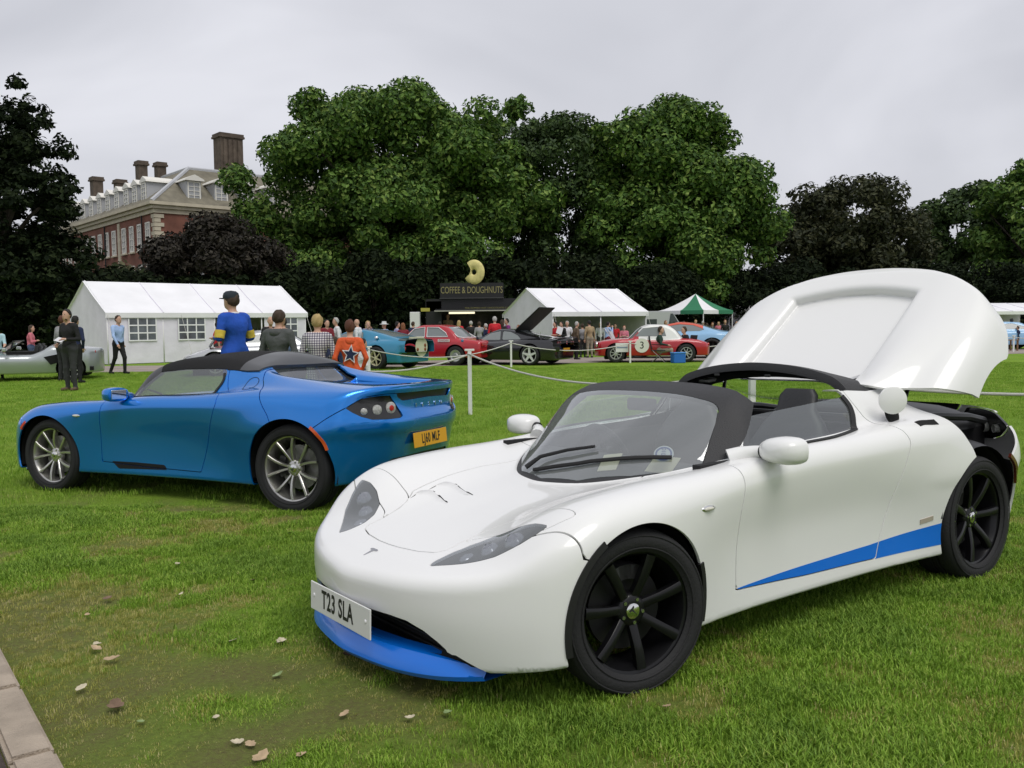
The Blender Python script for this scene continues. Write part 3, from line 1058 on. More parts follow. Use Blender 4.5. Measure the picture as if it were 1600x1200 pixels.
class Field2:
    """smooth 2-D table: rows at u stations, columns at v stations"""

    def __init__(s, us, vs, tab, su=.05, sv=.03, st=.02, mirror_v=False):
        us, vs, tab = np.array(us, float), np.array(vs, float), np.array(tab, float)
        s.st, s.u0, s.v0 = st, us.min() - .3, (0. if mirror_v else vs.min() - .2)
        U = np.arange(s.u0, us.max() + .3, st)
        V = np.arange(s.v0, vs.max() + .25, st)
        A = np.array([pchip(vs, r, V) for r in tab])
        B = np.array([pchip(us, A[:, j], U) for j in range(len(V))]).T

        def blur(T, ax, sg, mir):
            n = int(3 * sg / st)
            if n < 1:
                return T
            k = np.exp(-.5 * (np.arange(-n, n + 1) * st / sg) ** 2); k /= k.sum()
            pad = [(0, 0), (0, 0)]; pad[ax] = (n, n)
            P = np.pad(T, pad, mode='edge')
            if mir:
                P[:, :n] = T[:, 1:n + 1][:, ::-1]
            out = np.zeros_like(T)
            L = T.shape[ax]
            for i, w in enumerate(k):
                out += w * (P[i:i + L] if ax == 0 else P[:, i:i + L])
            return out
        B = blur(B, 0, su, False)
        s.T = blur(B, 1, sv, mirror_v)

    def __call__(s, u, v):
        a = np.clip((u - s.u0) / s.st, 0, s.T.shape[0] - 1.001)
        b = np.clip((v - s.v0) / s.st, 0, s.T.shape[1] - 1.001)
        i, j = a.astype(int), b.astype(int)
        a, b = a - i, b - j
        T = s.T
        return (T[i, j] * (1 - a) * (1 - b) + T[i + 1, j] * a * (1 - b) + T[i, j + 1] * (1 - a) * b + T[i + 1, j + 1] * a * b)


def smax(a, b, k):
    h = np.clip(.5 + .5 * (a - b) / k, 0, 1)
    return b + (a - b) * h + k * h * (1 - h)


def smin(a, b, k):
    return -smax(-a, -b, k)


def sstep(a, b, x):
    t = np.clip((x - a) / (b - a), 0, 1)
    return t * t * (3 - 2 * t)


class Shell:
    """triangle soup with normals that can be cut by scalar functions"""

    def __init__(s, V, N, T):
        s.V, s.N, s.T = V, N, T

    def cut(s, fn, gap=.0):
        """returns (inside, outside) of fn, each held back by gap"""
        f = fn(s.V)
        return s.clip(f + gap), s.clip(-(f - gap))

    def clip(s, f):
        """keep f < 0"""
        f = np.where(np.abs(f) < 1e-6, 1e-6, f)
        ins = f[s.T] < 0
        c = ins.sum(1)
        keep = s.T[c == 3]
        part = s.T[(c == 1) | (c == 2)]
        V, N = [s.V], [s.N]
        base = len(s.V)
        newv, newn, cache, tris = [], [], {}, []

        def mid(i, j):
            k = (i, j) if i < j else (j, i)
            if k not in cache:
                a, b = k
                t = f[a] / (f[a] - f[b])
                newv.append(s.V[a] + t * (s.V[b] - s.V[a]))
                n = s.N[a] + t * (s.N[b] - s.N[a])
                newn.append(n / (np.linalg.norm(n) + 1e-9))
                cache[k] = base + len(newv) - 1
            return cache[k]
        for t in part:
            t = [int(q) for q in t]
            w = [f[q] < 0 for q in t]
            poly = []
            for a in range(3):
                b = (a + 1) % 3
                if w[a]:
                    poly.append(t[a])
                if w[a] != w[b]:
                    poly.append(mid(t[a], t[b]))
            for q in range(1, len(poly) - 1):
                tris.append((poly[0], poly[q], poly[q + 1]))
        if newv:
            V.append(np.array(newv)); N.append(np.array(newn))
        T = np.concatenate([keep, np.array(tris, int).reshape(-1, 3)])
        return Shell(np.concatenate(V), np.concatenate(N), T).pack()

    def pack(s):
        used = np.unique(s.T)
        mp = np.full(len(s.V), -1)
        mp[used] = np.arange(len(used))
        return Shell(s.V[used], s.N[used], mp[s.T] if len(s.T) else s.T)

    def join(s, o):
        return Shell(np.concatenate([s.V, o.V]), np.concatenate([s.N, o.N]), np.concatenate([s.T, o.T + len(s.V)]))

    def offset(s, d):
        return Shell(s.V + s.N * d, s.N, s.T)

    def obj(s, name, m, parent=None, rim=.012, off=0.):
        if len(s.T) == 0:
            return None
        V = s.V + s.N * off
        N = s.N
        T = s.T
        faces = [tuple(t) for t in T.tolist()]
        if rim:
            E = np.concatenate([T[:, [0, 1]], T[:, [1, 2]], T[:, [2, 0]]])
            key = np.sort(E, 1)
            kk = key[:, 0].astype(np.int64) * (len(V) + 1) + key[:, 1]
            _, idx, cnt = np.unique(kk, return_index=True, return_counts=True)
            be = E[idx[cnt == 1]]
            n = len(V)
            a, b = be[:, 0], be[:, 1]
            m_ = len(be)
            # short side walls all round the panel edge
            out = np.cross(V[b] - V[a], (N[a] + N[b]) / 2)
            out /= np.linalg.norm(out, axis=1)[:, None] + 1e-9
            V = np.concatenate([V, V[a], V[b], V[b] - N[b] * rim, V[a] - N[a] * rim])
            ea = N[a] * .35 + out; eb = N[b] * .35 + out
            ea /= np.linalg.norm(ea, axis=1)[:, None]; eb /= np.linalg.norm(eb, axis=1)[:, None]
            N = np.concatenate([N, ea, eb, out, out])
            for q in range(m_):
                faces.append((n + q, n + 3 * m_ + q, n + 2 * m_ + q, n + m_ + q))
        return raw(name, V, faces, parent, m, smooth=True, normals=N)


def polyize(F, lo, hi, st):
    """surface nets over a field given as F(x, y, z) on broadcast arrays; vertices are then pulled onto the surface"""
    ax = [np.arange(lo[i], hi[i] + st, st) for i in range(3)]
    G = F(ax[0][:, None, None], ax[1][None, :, None], ax[2][None, None, :])
    G = np.broadcast_to(G, (len(ax[0]), len(ax[1]), len(ax[2]))).astype(np.float64)
    S = G < 0
    n = np.array(G.shape) - 1
    cnt = np.zeros(n, int); acc = np.zeros((*n, 3))
    offs = [(i, j, k) for i in (0, 1) for j in (0, 1) for k in (0, 1)]
    sl = lambda o: tuple(slice(o[d], o[d] + n[d]) for d in range(3))
    for o in offs:
        for d in range(3):
            if o[d] == 0:
                q = list(o); q[d] = 1
                a, b = G[sl(o)], G[sl(q)]
                cr = (a < 0) != (b < 0)
                t = np.where(cr, a / np.where(cr, a - b, 1), 0)
                cnt += cr
                for e in range(3):
                    acc[..., e] += np.where(cr, o[e] + (t if e == d else 0), 0)
    act = cnt > 0
    idx = np.full(n, -1)
    idx[act] = np.arange(act.sum())
    cell = np.argwhere(act)
    V = (cell + acc[act] / cnt[act][:, None]) * st + np.array(lo)
    quads = []
    for d in range(3):
        e, g = (d + 1) % 3, (d + 2) % 3
        o1 = [slice(0, None)] * 3; o2 = [slice(0, None)] * 3
        o1[d] = slice(0, -1); o2[d] = slice(1, None)
        cr = S[tuple(o1)] != S[tuple(o2)]
        P = np.argwhere(cr)
        P = P[(P[:, e] > 0) & (P[:, g] > 0) & (P[:, e] < n[e]) & (P[:, g] < n[g])]
        flip = S[tuple(o1)][tuple(P.T)]

        def ci(de, dg):
            q = P.copy(); q[:, e] -= de; q[:, g] -= dg
            return idx[tuple(q.T)]
        Q = np.stack([ci(1, 1), ci(0, 1), ci(0, 0), ci(1, 0)], 1)
        Q[~flip] = Q[~flip][:, ::-1]
        quads.append(Q)
    Q = np.concatenate(quads)
    Q = Q[(Q >= 0).all(1)]

    def grad(P, e=.012):
        g = np.zeros_like(P)
        for d in range(3):
            a = P.copy(); b = P.copy(); a[:, d] += e; b[:, d] -= e
            g[:, d] = (F(*a.T) - F(*b.T)) / (2 * e)
        return g
    for _ in range(4):
        g = grad(V, .006)
        f = F(*V.T)
        s = np.clip(f / (np.sum(g * g, 1) + 1e-6), -.01 / .3, .01 / .3)
        V = V - .8 * g * s[:, None]
    g = grad(V)
    N = g / (np.linalg.norm(g, axis=1)[:, None] + 1e-9)
    T = np.concatenate([Q[:, [0, 1, 2]], Q[:, [0, 2, 3]]])
    return Shell(V, N, T)


def inpoly(poly, plane, sym=True, smooth=0, closed=True):
    """signed distance (negative inside) to an outline drawn in a projection of the car"""
    P = np.array(catmull(poly, smooth, closed) if smooth else poly, float)
    A, B = P, np.roll(P, -1, 0)

    def fn(V):
        x, y, z = V[:, 0], (np.abs(V[:, 1]) if sym else V[:, 1]), V[:, 2]
        q = {'xz': (x, z), 'xy': (x, y), 'yz': (y, z)}[plane]
        px_, py_ = q
        d2 = np.full(len(V), 1e9); ins = np.zeros(len(V), bool)
        for (ax, ay), (bx, by) in zip(A, B):
            ex, ey = bx - ax, by - ay
            t = np.clip(((px_ - ax) * ex + (py_ - ay) * ey) / (ex * ex + ey * ey + 1e-12), 0, 1)
            d2 = np.minimum(d2, (px_ - ax - t * ex) ** 2 + (py_ - ay - t * ey) ** 2)
            if abs(by - ay) > 1e-12:
                c = (ay > py_) != (by > py_)
                ins ^= c & (px_ < (bx - ax) * (py_ - ay) / (by - ay) + ax)
        d = np.sqrt(d2)
        return np.where(ins, -d, d)
    return fn


def both(*fs):
    return lambda V: np.max([f(V) for f in fs], 0)


def either(*fs):
    return lambda V: np.min([f(V) for f in fs], 0)


def circ(xw, zw, r):
    return lambda V: np.sqrt((V[:, 0] - xw) ** 2 + (V[:, 2] - zw) ** 2) - r


def lr(sh):
    """left and right halves"""
    return sh.clip(-sh.V[:, 1]), sh.clip(sh.V[:, 1])

# ------------------------------------------------------------------ the two electric roadsters
_a = [0, .25, .45, .6, .72, .85]
RZt = Field2(
    [2.1, 1.95, 1.82, 1.68, 1.52, 1.35, 1.15, .95, .75, .55, .2, -.2, -.5, -.8, -1.1, -1.4, -1.7, -1.9, -2.1][::-1], _a,
    [[.37, .37, .365, .355, .345, .335],
     [.412, .412, .406, .40, .39, .38],
     [.458, .458, .452, .445, .435, .42],
     [.488, .488, .487, .485, .475, .46],
     [.525, .53, .56, .605, .615, .60],
     [.565, .575, .615, .668, .688, .675],
     [.61, .615, .65, .692, .712, .70],
     [.642, .645, .668, .706, .728, .716],
     [.66, .665, .682, .712, .735, .728],
     [.675, .68, .70, .73, .752, .745],
     [.72, .73, .74, .76, .785, .775],
     [.74, .745, .76, .78, .80, .79],
     [.80, .80, .81, .82, .825, .81],
     [.84, .84, .845, .85, .85, .83],
     [.862, .862, .865, .868, .86, .835],
     [.866, .866, .864, .86, .85, .825],
     [.868, .868, .864, .852, .828, .80],
     [.872, .872, .865, .848, .812, .78],
     [.872, .872, .865, .848, .812, .78]][::-1], su=.06, sv=.035, mirror_v=True)
RYs = Field2(
    [2.1, 1.7, 1.45, 1.18, .9, .64, .2, -.2, -.5, -.85, -1.18, -1.5, -1.8, -2.1][::-1], [.12, .30, .45, .60, .72, .85],
    [[.80, .80, .80, .78, .74, .70],
     [.81, .83, .835, .82, .78, .72],
     [.835, .855, .865, .86, .84, .79],
     [.845, .865, .88, .875, .855, .82],
     [.825, .835, .85, .862, .855, .82],
     [.80, .80, .805, .83, .84, .82],
     [.79, .78, .782, .812, .83, .82],
     [.79, .78, .785, .815, .835, .82],
     [.80, .79, .803, .838, .848, .83],
     [.82, .832, .855, .872, .87, .84],
     [.84, .862, .885, .892, .88, .84],
     [.83, .85, .865, .87, .855, .82],
     [.76, .79, .81, .81, .79, .76],
     [.70, .72, .74, .74, .72, .70]][::-1], su=.07, sv=.045)
_b = [0, .3, .5, .65, .78, .86, .95]
RXf = Field2([.10, .20, .33, .45, .60], _b,
             [[1.89, 1.85, 1.79, 1.71, 1.60, 1.50, 1.30],
              [1.92, 1.88, 1.815, 1.735, 1.62, 1.52, 1.32],
              [1.945, 1.90, 1.835, 1.75, 1.635, 1.53, 1.33],
              [1.945, 1.90, 1.83, 1.745, 1.63, 1.53, 1.33],
              [1.93, 1.88, 1.81, 1.72, 1.61, 1.51, 1.31]], su=.03, sv=.05, mirror_v=True)
RXr = Field2([.15, .3, .45, .58, .64, .70, .80, .86, .95], _b,
             [[-1.70, -1.69, -1.655, -1.60, -1.53, -1.46, -1.32],
              [-1.77, -1.76, -1.72, -1.66, -1.58, -1.50, -1.35],
              [-1.815, -1.805, -1.76, -1.695, -1.61, -1.53, -1.37],
              [-1.84, -1.83, -1.785, -1.715, -1.63, -1.545, -1.38],
              [-1.84, -1.83, -1.785, -1.715, -1.63, -1.545, -1.38],
              [-1.81, -1.80, -1.755, -1.69, -1.605, -1.52, -1.36],
              [-1.81, -1.798, -1.745, -1.675, -1.585, -1.50, -1.33],
              [-1.835, -1.82, -1.765, -1.685, -1.58, -1.49, -1.32],
              [-1.84, -1.83, -1.775, -1.685, -1.58, -1.49, -1.32]], su=.018, sv=.05, mirror_v=True)
_g = [0, .2, .4, .55, .7]
_bx = [1.00, .95, .80, .63, .42]
_bz = [.64, .65, .675, .70, .72]
_hx = [.37, .365, .35, .33, .30]
_hz = [1.022, 1.02, 1.008, .98, .91]


def _gcol(k):
    bx, bz, hx, hz = _bx[k], _bz[k], _hx[k], _hz[k]
    X = [bx + .5, bx, bx + (hx - bx) * .5, hx]
    Z = [bz - .42, bz, bz + (hz - bz) * .56, hz]
    X += [.05, -.25, -.50, -.62, -.70, -.80, -.90, -1.2, -1.5, -1.8, -2.1]
    tail = [[1.045, .91, .855, .84, .83, .83, .83], [1.045, .91, .855, .84, .83, .83, .83], [1.035, .935, .89, .86, .845, .835, .82],
            [.99, .975, .955, .91, .868, .838, .81], [.93, .92, .90, .865, .83, .80, .78]][k]
    Z += [[1.09, 1.12, 1.114, 1.097], [1.085, 1.112, 1.10, 1.083], [1.07, 1.085, 1.065, 1.045], [1.048, 1.05, 1.015, 1.0], [.97, .98, .96, .95]][k] + tail
    return X, Z


_gx = np.arange(-2.2, 1.5, .05)
RZg = Field2(_gx, _g, np.array([pchip(*_gcol(k), _gx) for k in range(5)]).T, su=.022, sv=.05, mirror_v=True)
RYg = Field2([1.1, .6, .3, 0, -.3, -.5, -.7, -.9, -1.3, -1.8][::-1], [.6, .7, .8, .9, 1.0, 1.1],
             [[.72, .69, .655, .605, .545, .47], [.72, .695, .658, .61, .55, .475], [.72, .695, .657, .607, .547, .47],
              [.72, .695, .657, .607, .547, .47], [.725, .70, .662, .61, .547, .47], [.745, .715, .67, .617, .55, .475],
              [.78, .745, .695, .635, .56, .48], [.81, .77, .715, .645, .57, .49], [.83, .79, .735, .66, .58, .5],
              [.83, .79, .735, .66, .58, .5]][::-1], su=.06, sv=.04)


def r_lower(x, y, z):
    a = np.abs(y)
    t = z - RZt(x, a)
    s = a - RYs(x, z)
    e = smax(x - RXf(z, a), RXr(z, a) - x, .05)
    b = (.165 + .05 * sstep(-1.2, -1.8, x) - .03 * sstep(1.5, 1.8, x)) - z
    d = smax(t, s, .10)
    d = smax(d, e, .045)
    return smax(d, b, .02)


def r_cabin(x, y, z):
    a = np.abs(y)
    d = smax((z - RZg(x, a)) * .8, a - RYg(x, z), .05)
    d = smax(d, np.maximum(x - 1.2, RXr(z, a) + .01 - x), .04)
    return smax(d, .60 - z, .04)


def r_field(x, y, z):
    k = .018 + .10 * sstep(-.35, -.85, x)
    f = smin(r_lower(x, y, z), r_cabin(x, y, z), k)
    a = np.abs(y)
    # sunken engine deck between the buttresses, closed by an arched step under the spoiler
    rec = np.maximum(np.maximum((a - .40 - .02 * (x + 1.2)) * .75, (.846 + .02 * (x + .9)) - z), np.maximum(-1.68 + .07 * a * a / .16 - x, (x + .93)))
    return smax(f, -rec, .045)


#@@END
def wheel(parent, name_pre, r, w, rim_r, style, loc, side, steer=0.):
    """side +1 = left; the outer face looks along +y before turning"""
    M_t = mat('tyre rubber', (.018, .018, .019), .75, bump=.15, bscale=90)
    root_rot = (0, rnd.uniform(0, 6.28), steer + (0 if side > 0 else math.pi))
    h = w / 2
    # rim first: barrel, spokes, lip
    rim = MB()
    rim.lathe([(rim_r + .004, h - .012), (rim_r + .010, h - .006), (rim_r + .010, h - .016), (rim_r - .006, h - .022), (rim_r - .022, h - .055), (rim_r - .026, -h + .03), (rim_r + .004, -h + .01)], 48)
    sil = mat('machined alloy', (.55, .54, .51), .28, metal=.9) if style == 'silver' else mat('gloss black alloy', (.006, .006, .007), .35, coat=.2, spec=.3)
    dark = mat('dark grey alloy', (.03, .03, .032), .35, metal=.3)
    hub_y = h - .045
    n, pair = (5, True) if style == 'silver' else (7, False)
    sp = MB()
    for k in range(n):
        for s_ in ((-1, 1) if pair else (0,)):
            q0 = 2 * math.pi * k / n + s_ * .16
            q1 = 2 * math.pi * k / n + s_ * .34
            prof = []
            for t in np.linspace(0, 1, 6):
                rr = .045 + (rim_r - .008 - .045) * t
                q = q0 + (q1 - q0) * t
                wd = (.016 + .006 * t if pair else .034 + .012 * t * t - .006 * t)
                yy = hub_y + (h - .014 - hub_y) * (t ** 1.6) + .012 * math.sin(math.pi * t)
                prof.append((rr, q, wd, yy))
            V, F = [], []
            for rr, q, wd, yy in prof:
                c, s2 = math.cos(q), math.sin(q)
                for (lat, dep) in ((-wd / 2, -.004), (-wd / 3, 0), (wd / 3, 0), (wd / 2, -.004), (wd / 2.4, -.034), (-wd / 2.4, -.034)):
                    V.append((rr * c - lat * s2, yy + dep, rr * s2 + lat * c))
            for i in range(len(prof) - 1):
                for j in range(6):
                    F.append((i * 6 + j, i * 6 + (j + 1) % 6, (i + 1) * 6 + (j + 1) % 6, (i + 1) * 6 + j))
            sp.add(V, F)
    sp.lathe([(.0, hub_y + .006), (.034, hub_y + .006), (.052, hub_y + .002), (.062, hub_y - .01), (.064, hub_y - .04)], 28)
    w_o = rim.build('wheel', sil if style == 'silver' else sil, parent, smooth='auto', loc=loc, rot=root_rot)
    sp.build('spokes', sil, w_o, smooth='auto')
    ty = MB()
    b = r - rim_r
    ty.lathe([(rim_r + .002, h - .010), (rim_r + .012, h - .001), (rim_r + b * .35, h + .008), (rim_r + b * .62, h + .009), (rim_r + b * .85, h - .002), (r - .004, h - .022), (r, h - .045), (r, h * .36),
              (r - .007, h * .34), (r - .007, h * .26), (r, h * .24), (r, .004), (r - .007, .002), (r - .007, -.006), (r, -.008), (r, -h * .3), (r, -h + .045), (r - .004, -h + .022), (rim_r + b * .6, -h - .008), (rim_r, -h + .005)], 64)
    ty.build('tyre', M_t, w_o, smooth='auto')
    rings = MB()
    for rr in (rim_r + b * .22, rim_r + b * .74):
        rings.lathe([(rr - .003, h + .004 + .002), (rr, h + .0095), (rr + .003, h + .004 + .003)], 56)
    rings.build('sidewall_ring', M_t, w_o, smooth=True)
    disc = MB()
    disc.lathe([(.05, -.005), (rim_r * .70, -.005), (rim_r * .70, -.028), (.05, -.028)], 40, close=True)
    disc.build('brake_disc', mat('brake disc steel', (.22, .22, .21), .4, metal=.8, var=.2, vscale=30) if style == 'silver' else mat('brake disc dark', (.03, .03, .03), .5, metal=.6), w_o, smooth='auto')
    cal = MB()
    ang = 2.5
    for q in np.linspace(ang - .35, ang + .35, 6):
        cal.box((rim_r * .62 * math.cos(q), -.012, rim_r * .62 * math.sin(q)), (.05, .07, .05), ry=-q)
    cal.build('brake_caliper', mat('caliper grey', (.06, .06, .06), .5), w_o)
    MB().lathe([(0, hub_y + .014), (.022, hub_y + .0135), (.028, hub_y + .010), (.028, hub_y)], 24).build('centre_cap', mat('chrome', (.75, .75, .74), .12, metal=1.), w_o, smooth='auto')
    cp = MB()
    cp.prism([(-.014, .016), (.014, .016), (.012, .010), (.004, .009), (0, -.018), (-.004, .009), (-.012, .010)], hub_y + .0145, hub_y + .0155)
    cp.build('cap_emblem', mat('emblem dark', (.03, .03, .03), .4), w_o)
    for k in range(5):
        q = 2 * math.pi * k / 5 + (.628 if pair else .3)
        MB().lathe([(0, hub_y + .008), (.007, hub_y + .008), (.009, hub_y - .002), (.009, hub_y - .02)], 6, c=(.043 * math.cos(q), 0, .043 * math.sin(q))).build(
            'wheel_nut', mat('nut steel', (.5, .5, .5), .25, metal=1.), w_o)
    return w_o


def ribbon(sh_fn, pts, w, off):
    """a narrow strip that follows the body surface through given points"""
    P = np.array(catmull(pts, 6), float)
    out = []
    for _ in range(6):
        e = .005
        g = np.stack([(sh_fn(*(P + np.eye(3)[d] * e).T) - sh_fn(*(P - np.eye(3)[d] * e).T)) / (2 * e) for d in range(3)], 1)
        f = sh_fn(*P.T)
        P = P - g * (f / (np.sum(g * g, 1) + 1e-6))[:, None]
    N = g / np.linalg.norm(g, axis=1)[:, None]
    Tn = np.gradient(P, axis=0)
    B = np.cross(Tn, N); B /= np.linalg.norm(B, axis=1)[:, None] + 1e-9
    n = len(P)
    V = np.concatenate([P + N * off + B * w / 2, P + N * off - B * w / 2, P - N * .01 + B * w / 2, P - N * .01 - B * w / 2])
    F = []
    for i in range(n - 1):
        F += [(i, i + 1, n + i + 1, n + i), (i, 2 * n + i, 2 * n + i + 1, i + 1), (n + i, n + i + 1, 3 * n + i + 1, 3 * n + i)]
    F += [(0, n, 3 * n, 2 * n), (n - 1, 3 * n - 1, 4 * n - 1, 2 * n - 1)]
    return V, F


def surf(x, y, z0=.8):
    """height of the lower body's upper surface at (x, y)"""
    z = np.linspace(.2, 1.2, 400)
    f = r_field(np.full(400, x), np.full(400, y), z)
    i = np.where(f < 0)[0]
    return float(z[i[-1]]) if len(i) else z0


ROAD = polyize(r_field, (-2.06, -.99, .10), (2.06, .99, 1.20), .0175)
_ROADPARTS = {}


def road_parts():
    """cuts the common body into panels once"""
    P = _ROADPARTS
    S = ROAD
    G = .003
    ax = lambda V: .42 - np.abs(V[:, 1])
    S = S.clip(-both(circ(1.195, .275, .338), ax)(S.V))
    S = S.clip(-both(circ(-1.176, .30, .362), ax)(S.V))
    low = lambda V: .006 - r_lower(*V.T)
    cabin, S = S.cut(both(low, lambda V: -.46 - V[:, 0]), 0)
    # ---- cabin: screen, frame, side glass, roof
    frame_l = inpoly([(1.4, .4), (.545, .68), (.238, .962), (.265, 1.0), (.29, 1.3), (1.4, 1.3)], 'xz')
    fr, cabin = cabin.cut(frame_l, 0)
    scr = inpoly([(.982, -.01), (.937, .2), (.797, .388), (.635, .552), (.59, .578), (.45, .538), (.40, .512), (.39, .48), (.398, .4), (.405, .2), (.407, -.01)], 'xy')
    P['windscreen'], P['frame'] = fr.cut(scr, .0015)
    win = both(inpoly([(.55, .60), (.545, .68), (.238, .962), (.0, .985), (-.30, .992), (-.40, .985), (-.415, .95), (-.40, .88), (-.36, .815), (-.29, .778), (-.2, .762), (-.1, .6)], 'xz'), lambda V: .45 - np.abs(V[:, 1]))
    wi, cabin = cabin.cut(win, 0)
    P['window'] = wi
    rf = inpoly([(.4, .9), (.0, .985), (-.30, .992), (-.46, .985), (-.6, 1.3), (.4, 1.3)], 'xz')
    P['roof_front'], cab_rest = cabin.cut(rf, 0)
    S = S.join(cab_rest)
    # ---- hoop and rear window behind the roof
    hp = both(inpoly([(-.30, .98), (-.46, .98), (-.60, .975), (-.715, .985), (-.735, 1.02), (-.735, 1.3), (-.3, 1.3)], 'xz'), lambda V: -.985 + 0 * V[:, 0] - 0)
    hp = inpoly([(-.40, .982), (-.46, .982), (-.60, .972), (-.705, .975), (-.735, 1.02), (-.735, 1.3), (-.4, 1.3)], 'xz')
    hoopall, S = S.cut(hp, .001)
    split = lambda V: -.53 - V[:, 0]
    P['roof_back'], P['hoop'] = hoopall.cut(split, 0)
    P['hoopall'] = hoopall
    rw = both(inpoly([(-.01, .862), (-.01, 1.06), (.38, 1.06), (.44, 1.01), (.45, .96), (.42, .90), (.32, .862)], 'yz'), lambda V: V[:, 0] + .62, lambda V: -.93 - V[:, 0])
    P['rear_window'], S = S.cut(rw, .0015)
    # ---- nose: mouth, lip, headlights, bonnet, bumper
    fx = lambda V: 1.3 - V[:, 0]
    mouth = both(inpoly([(-.01, .185), (-.01, .298), (.30, .298), (.38, .292), (.45, .268), (.50, .235), (.545, .195), (.5, .188)], 'yz'), lambda V: 1.6 - V[:, 0])
    _, S = S.cut(mouth, 0)
    lip = both(inpoly([(-.01, .0), (-.01, .1855), (.5, .190), (.555, .197), (.66, .14), (.66, 0)], 'yz'), lambda V: 1.5 - V[:, 0])
    P['lip'], S = S.cut(lip, .001)
    hl = both(inpoly([(1.775, .372), (1.74, .354), (1.665, .355), (1.60, .385), (1.54, .445), (1.505, .54), (1.492, .63), (1.495, .712), (1.53, .695), (1.574, .66), (1.638, .592), (1.70, .49), (1.755, .40)], 'xy'), lambda V: .40 - V[:, 2])
    P['headlight'], S = S.cut(hl, .0015)
    cov = both(inpoly(catmull([(1.60, .318), (1.50, .335), (1.43, .38), (1.405, .50), (1.40, .63), (1.405, .735), (1.425, .765), (1.46, .75), (1.50, .722), (1.52, .68), (1.53, .5), (1.56, .36)], 4, True), 'xy'), lambda V: .45 - V[:, 2], lambda V: 1.3 - V[:, 0])
    P['lamp_cover'], S = S.cut(cov, G * .7)
    bonnet = inpoly([(1.738, -.01), (1.735, .08), (1.72, .2), (1.695, .285), (1.66, .312), (1.60, .312), (1.50, .330), (1.425, .378), (1.39, .41), (1.2, .43), (1.0, .44), (.86, .42), (.5, .45), (.5, -.01)], 'xy')
    P['bonnet'], S = S.cut(both(bonnet, lambda V: .36 - V[:, 2], lambda V: .4 - V[:, 0]), G)
    bump = either(both(inpoly([(2.2, -.01), (1.6, -.01), (1.55, .3), (1.53, .5), (1.555, .66), (1.535, .70), (1.50, .78), (1.45, .9), (2.2, .9)], 'xy'), lambda V: V[:, 2] - .7),
                  both(lambda V: 1.25 - V[:, 0], lambda V: V[:, 2] - (.525 + (V[:, 0] - 1.45) * .30)))
    P['front_bumper'], S = S.cut(both(bump, lambda V: 1.25 - V[:, 0]), G)
    # ---- flank: wing, door, sill
    door_l = [(.60, .80), (.615, .70), (.635, .58), (.645, .42), (.645, .30), (.645, .262), (.18, .237), (-.33, .227), (-.365, .32), (-.45, .55), (-.53, .75), (-.52, .80), (-.47, .86), (-.44, .93), (-.42, 1.0), (.3, 1.0)]
    side = lambda V: .5 - np.abs(V[:, 1])
    P['door'], S = S.cut(both(inpoly(door_l, 'xz'), side), G)
    lidp = [(-.735, 1.4), (-.745, .99), (-.79, .92), (-.90, .83), (-1.02, .68), (-1.06, .60), (-1.40, .60), (-1.61, .742), (-1.69, .812), (-1.77, .826), (-2.2, .826), (-2.2, 1.4)]
    P['lid'], S = S.cut(inpoly(lidp, 'xz'), G)
    rx = lambda V: V[:, 0] + 1.5
    tl = both(inpoly([(.782, .738), (.765, .765), (.72, .79), (.64, .808), (.55, .815), (.475, .812), (.43, .755), (.385, .69), (.378, .672), (.39, .658), (.43, .652), (.54, .650), (.645, .655), (.71, .678), (.755, .71)], 'yz'), lambda V: V[:, 0] + 1.55)
    P['tail_lamp'], S = S.cut(tl, .0015)
    rec = both(inpoly([(-.01, .78), (.36, .77), (.41, .80), (.43, .84), (-.01, .84)], 'yz'), rx)
    P['tail_recess'], S = S.cut(rec, 0)
    dif = both(inpoly([(-.01, 0), (-.01, .364), (.42, .354), (.465, .33), (.50, .25), (.52, .18), (.52, 0)], 'yz'), lambda V: V[:, 0] + 1.55)
    P['diffuser'], S = S.cut(dif, .001)
    P['rear_bumper'], S = S.cut(both(lambda V: V[:, 0] + 1.25, lambda V: V[:, 2] - .86), G)
    P['front_wing'], S = S.cut(lambda V: .55 - V[:, 0], 0)
    P['front_wing'], cowl = P['front_wing'].cut(either(lambda V: .47 - np.abs(V[:, 1]), lambda V: -(V[:, 0] - .9) ), 0)
    P['front_wing'] = P['front_wing'].join(cowl)
    P['rear_quarter'], S = S.cut(lambda V: V[:, 0] + .2, 0)
    P['sill'] = S
    P['all'] = ROAD
    return P


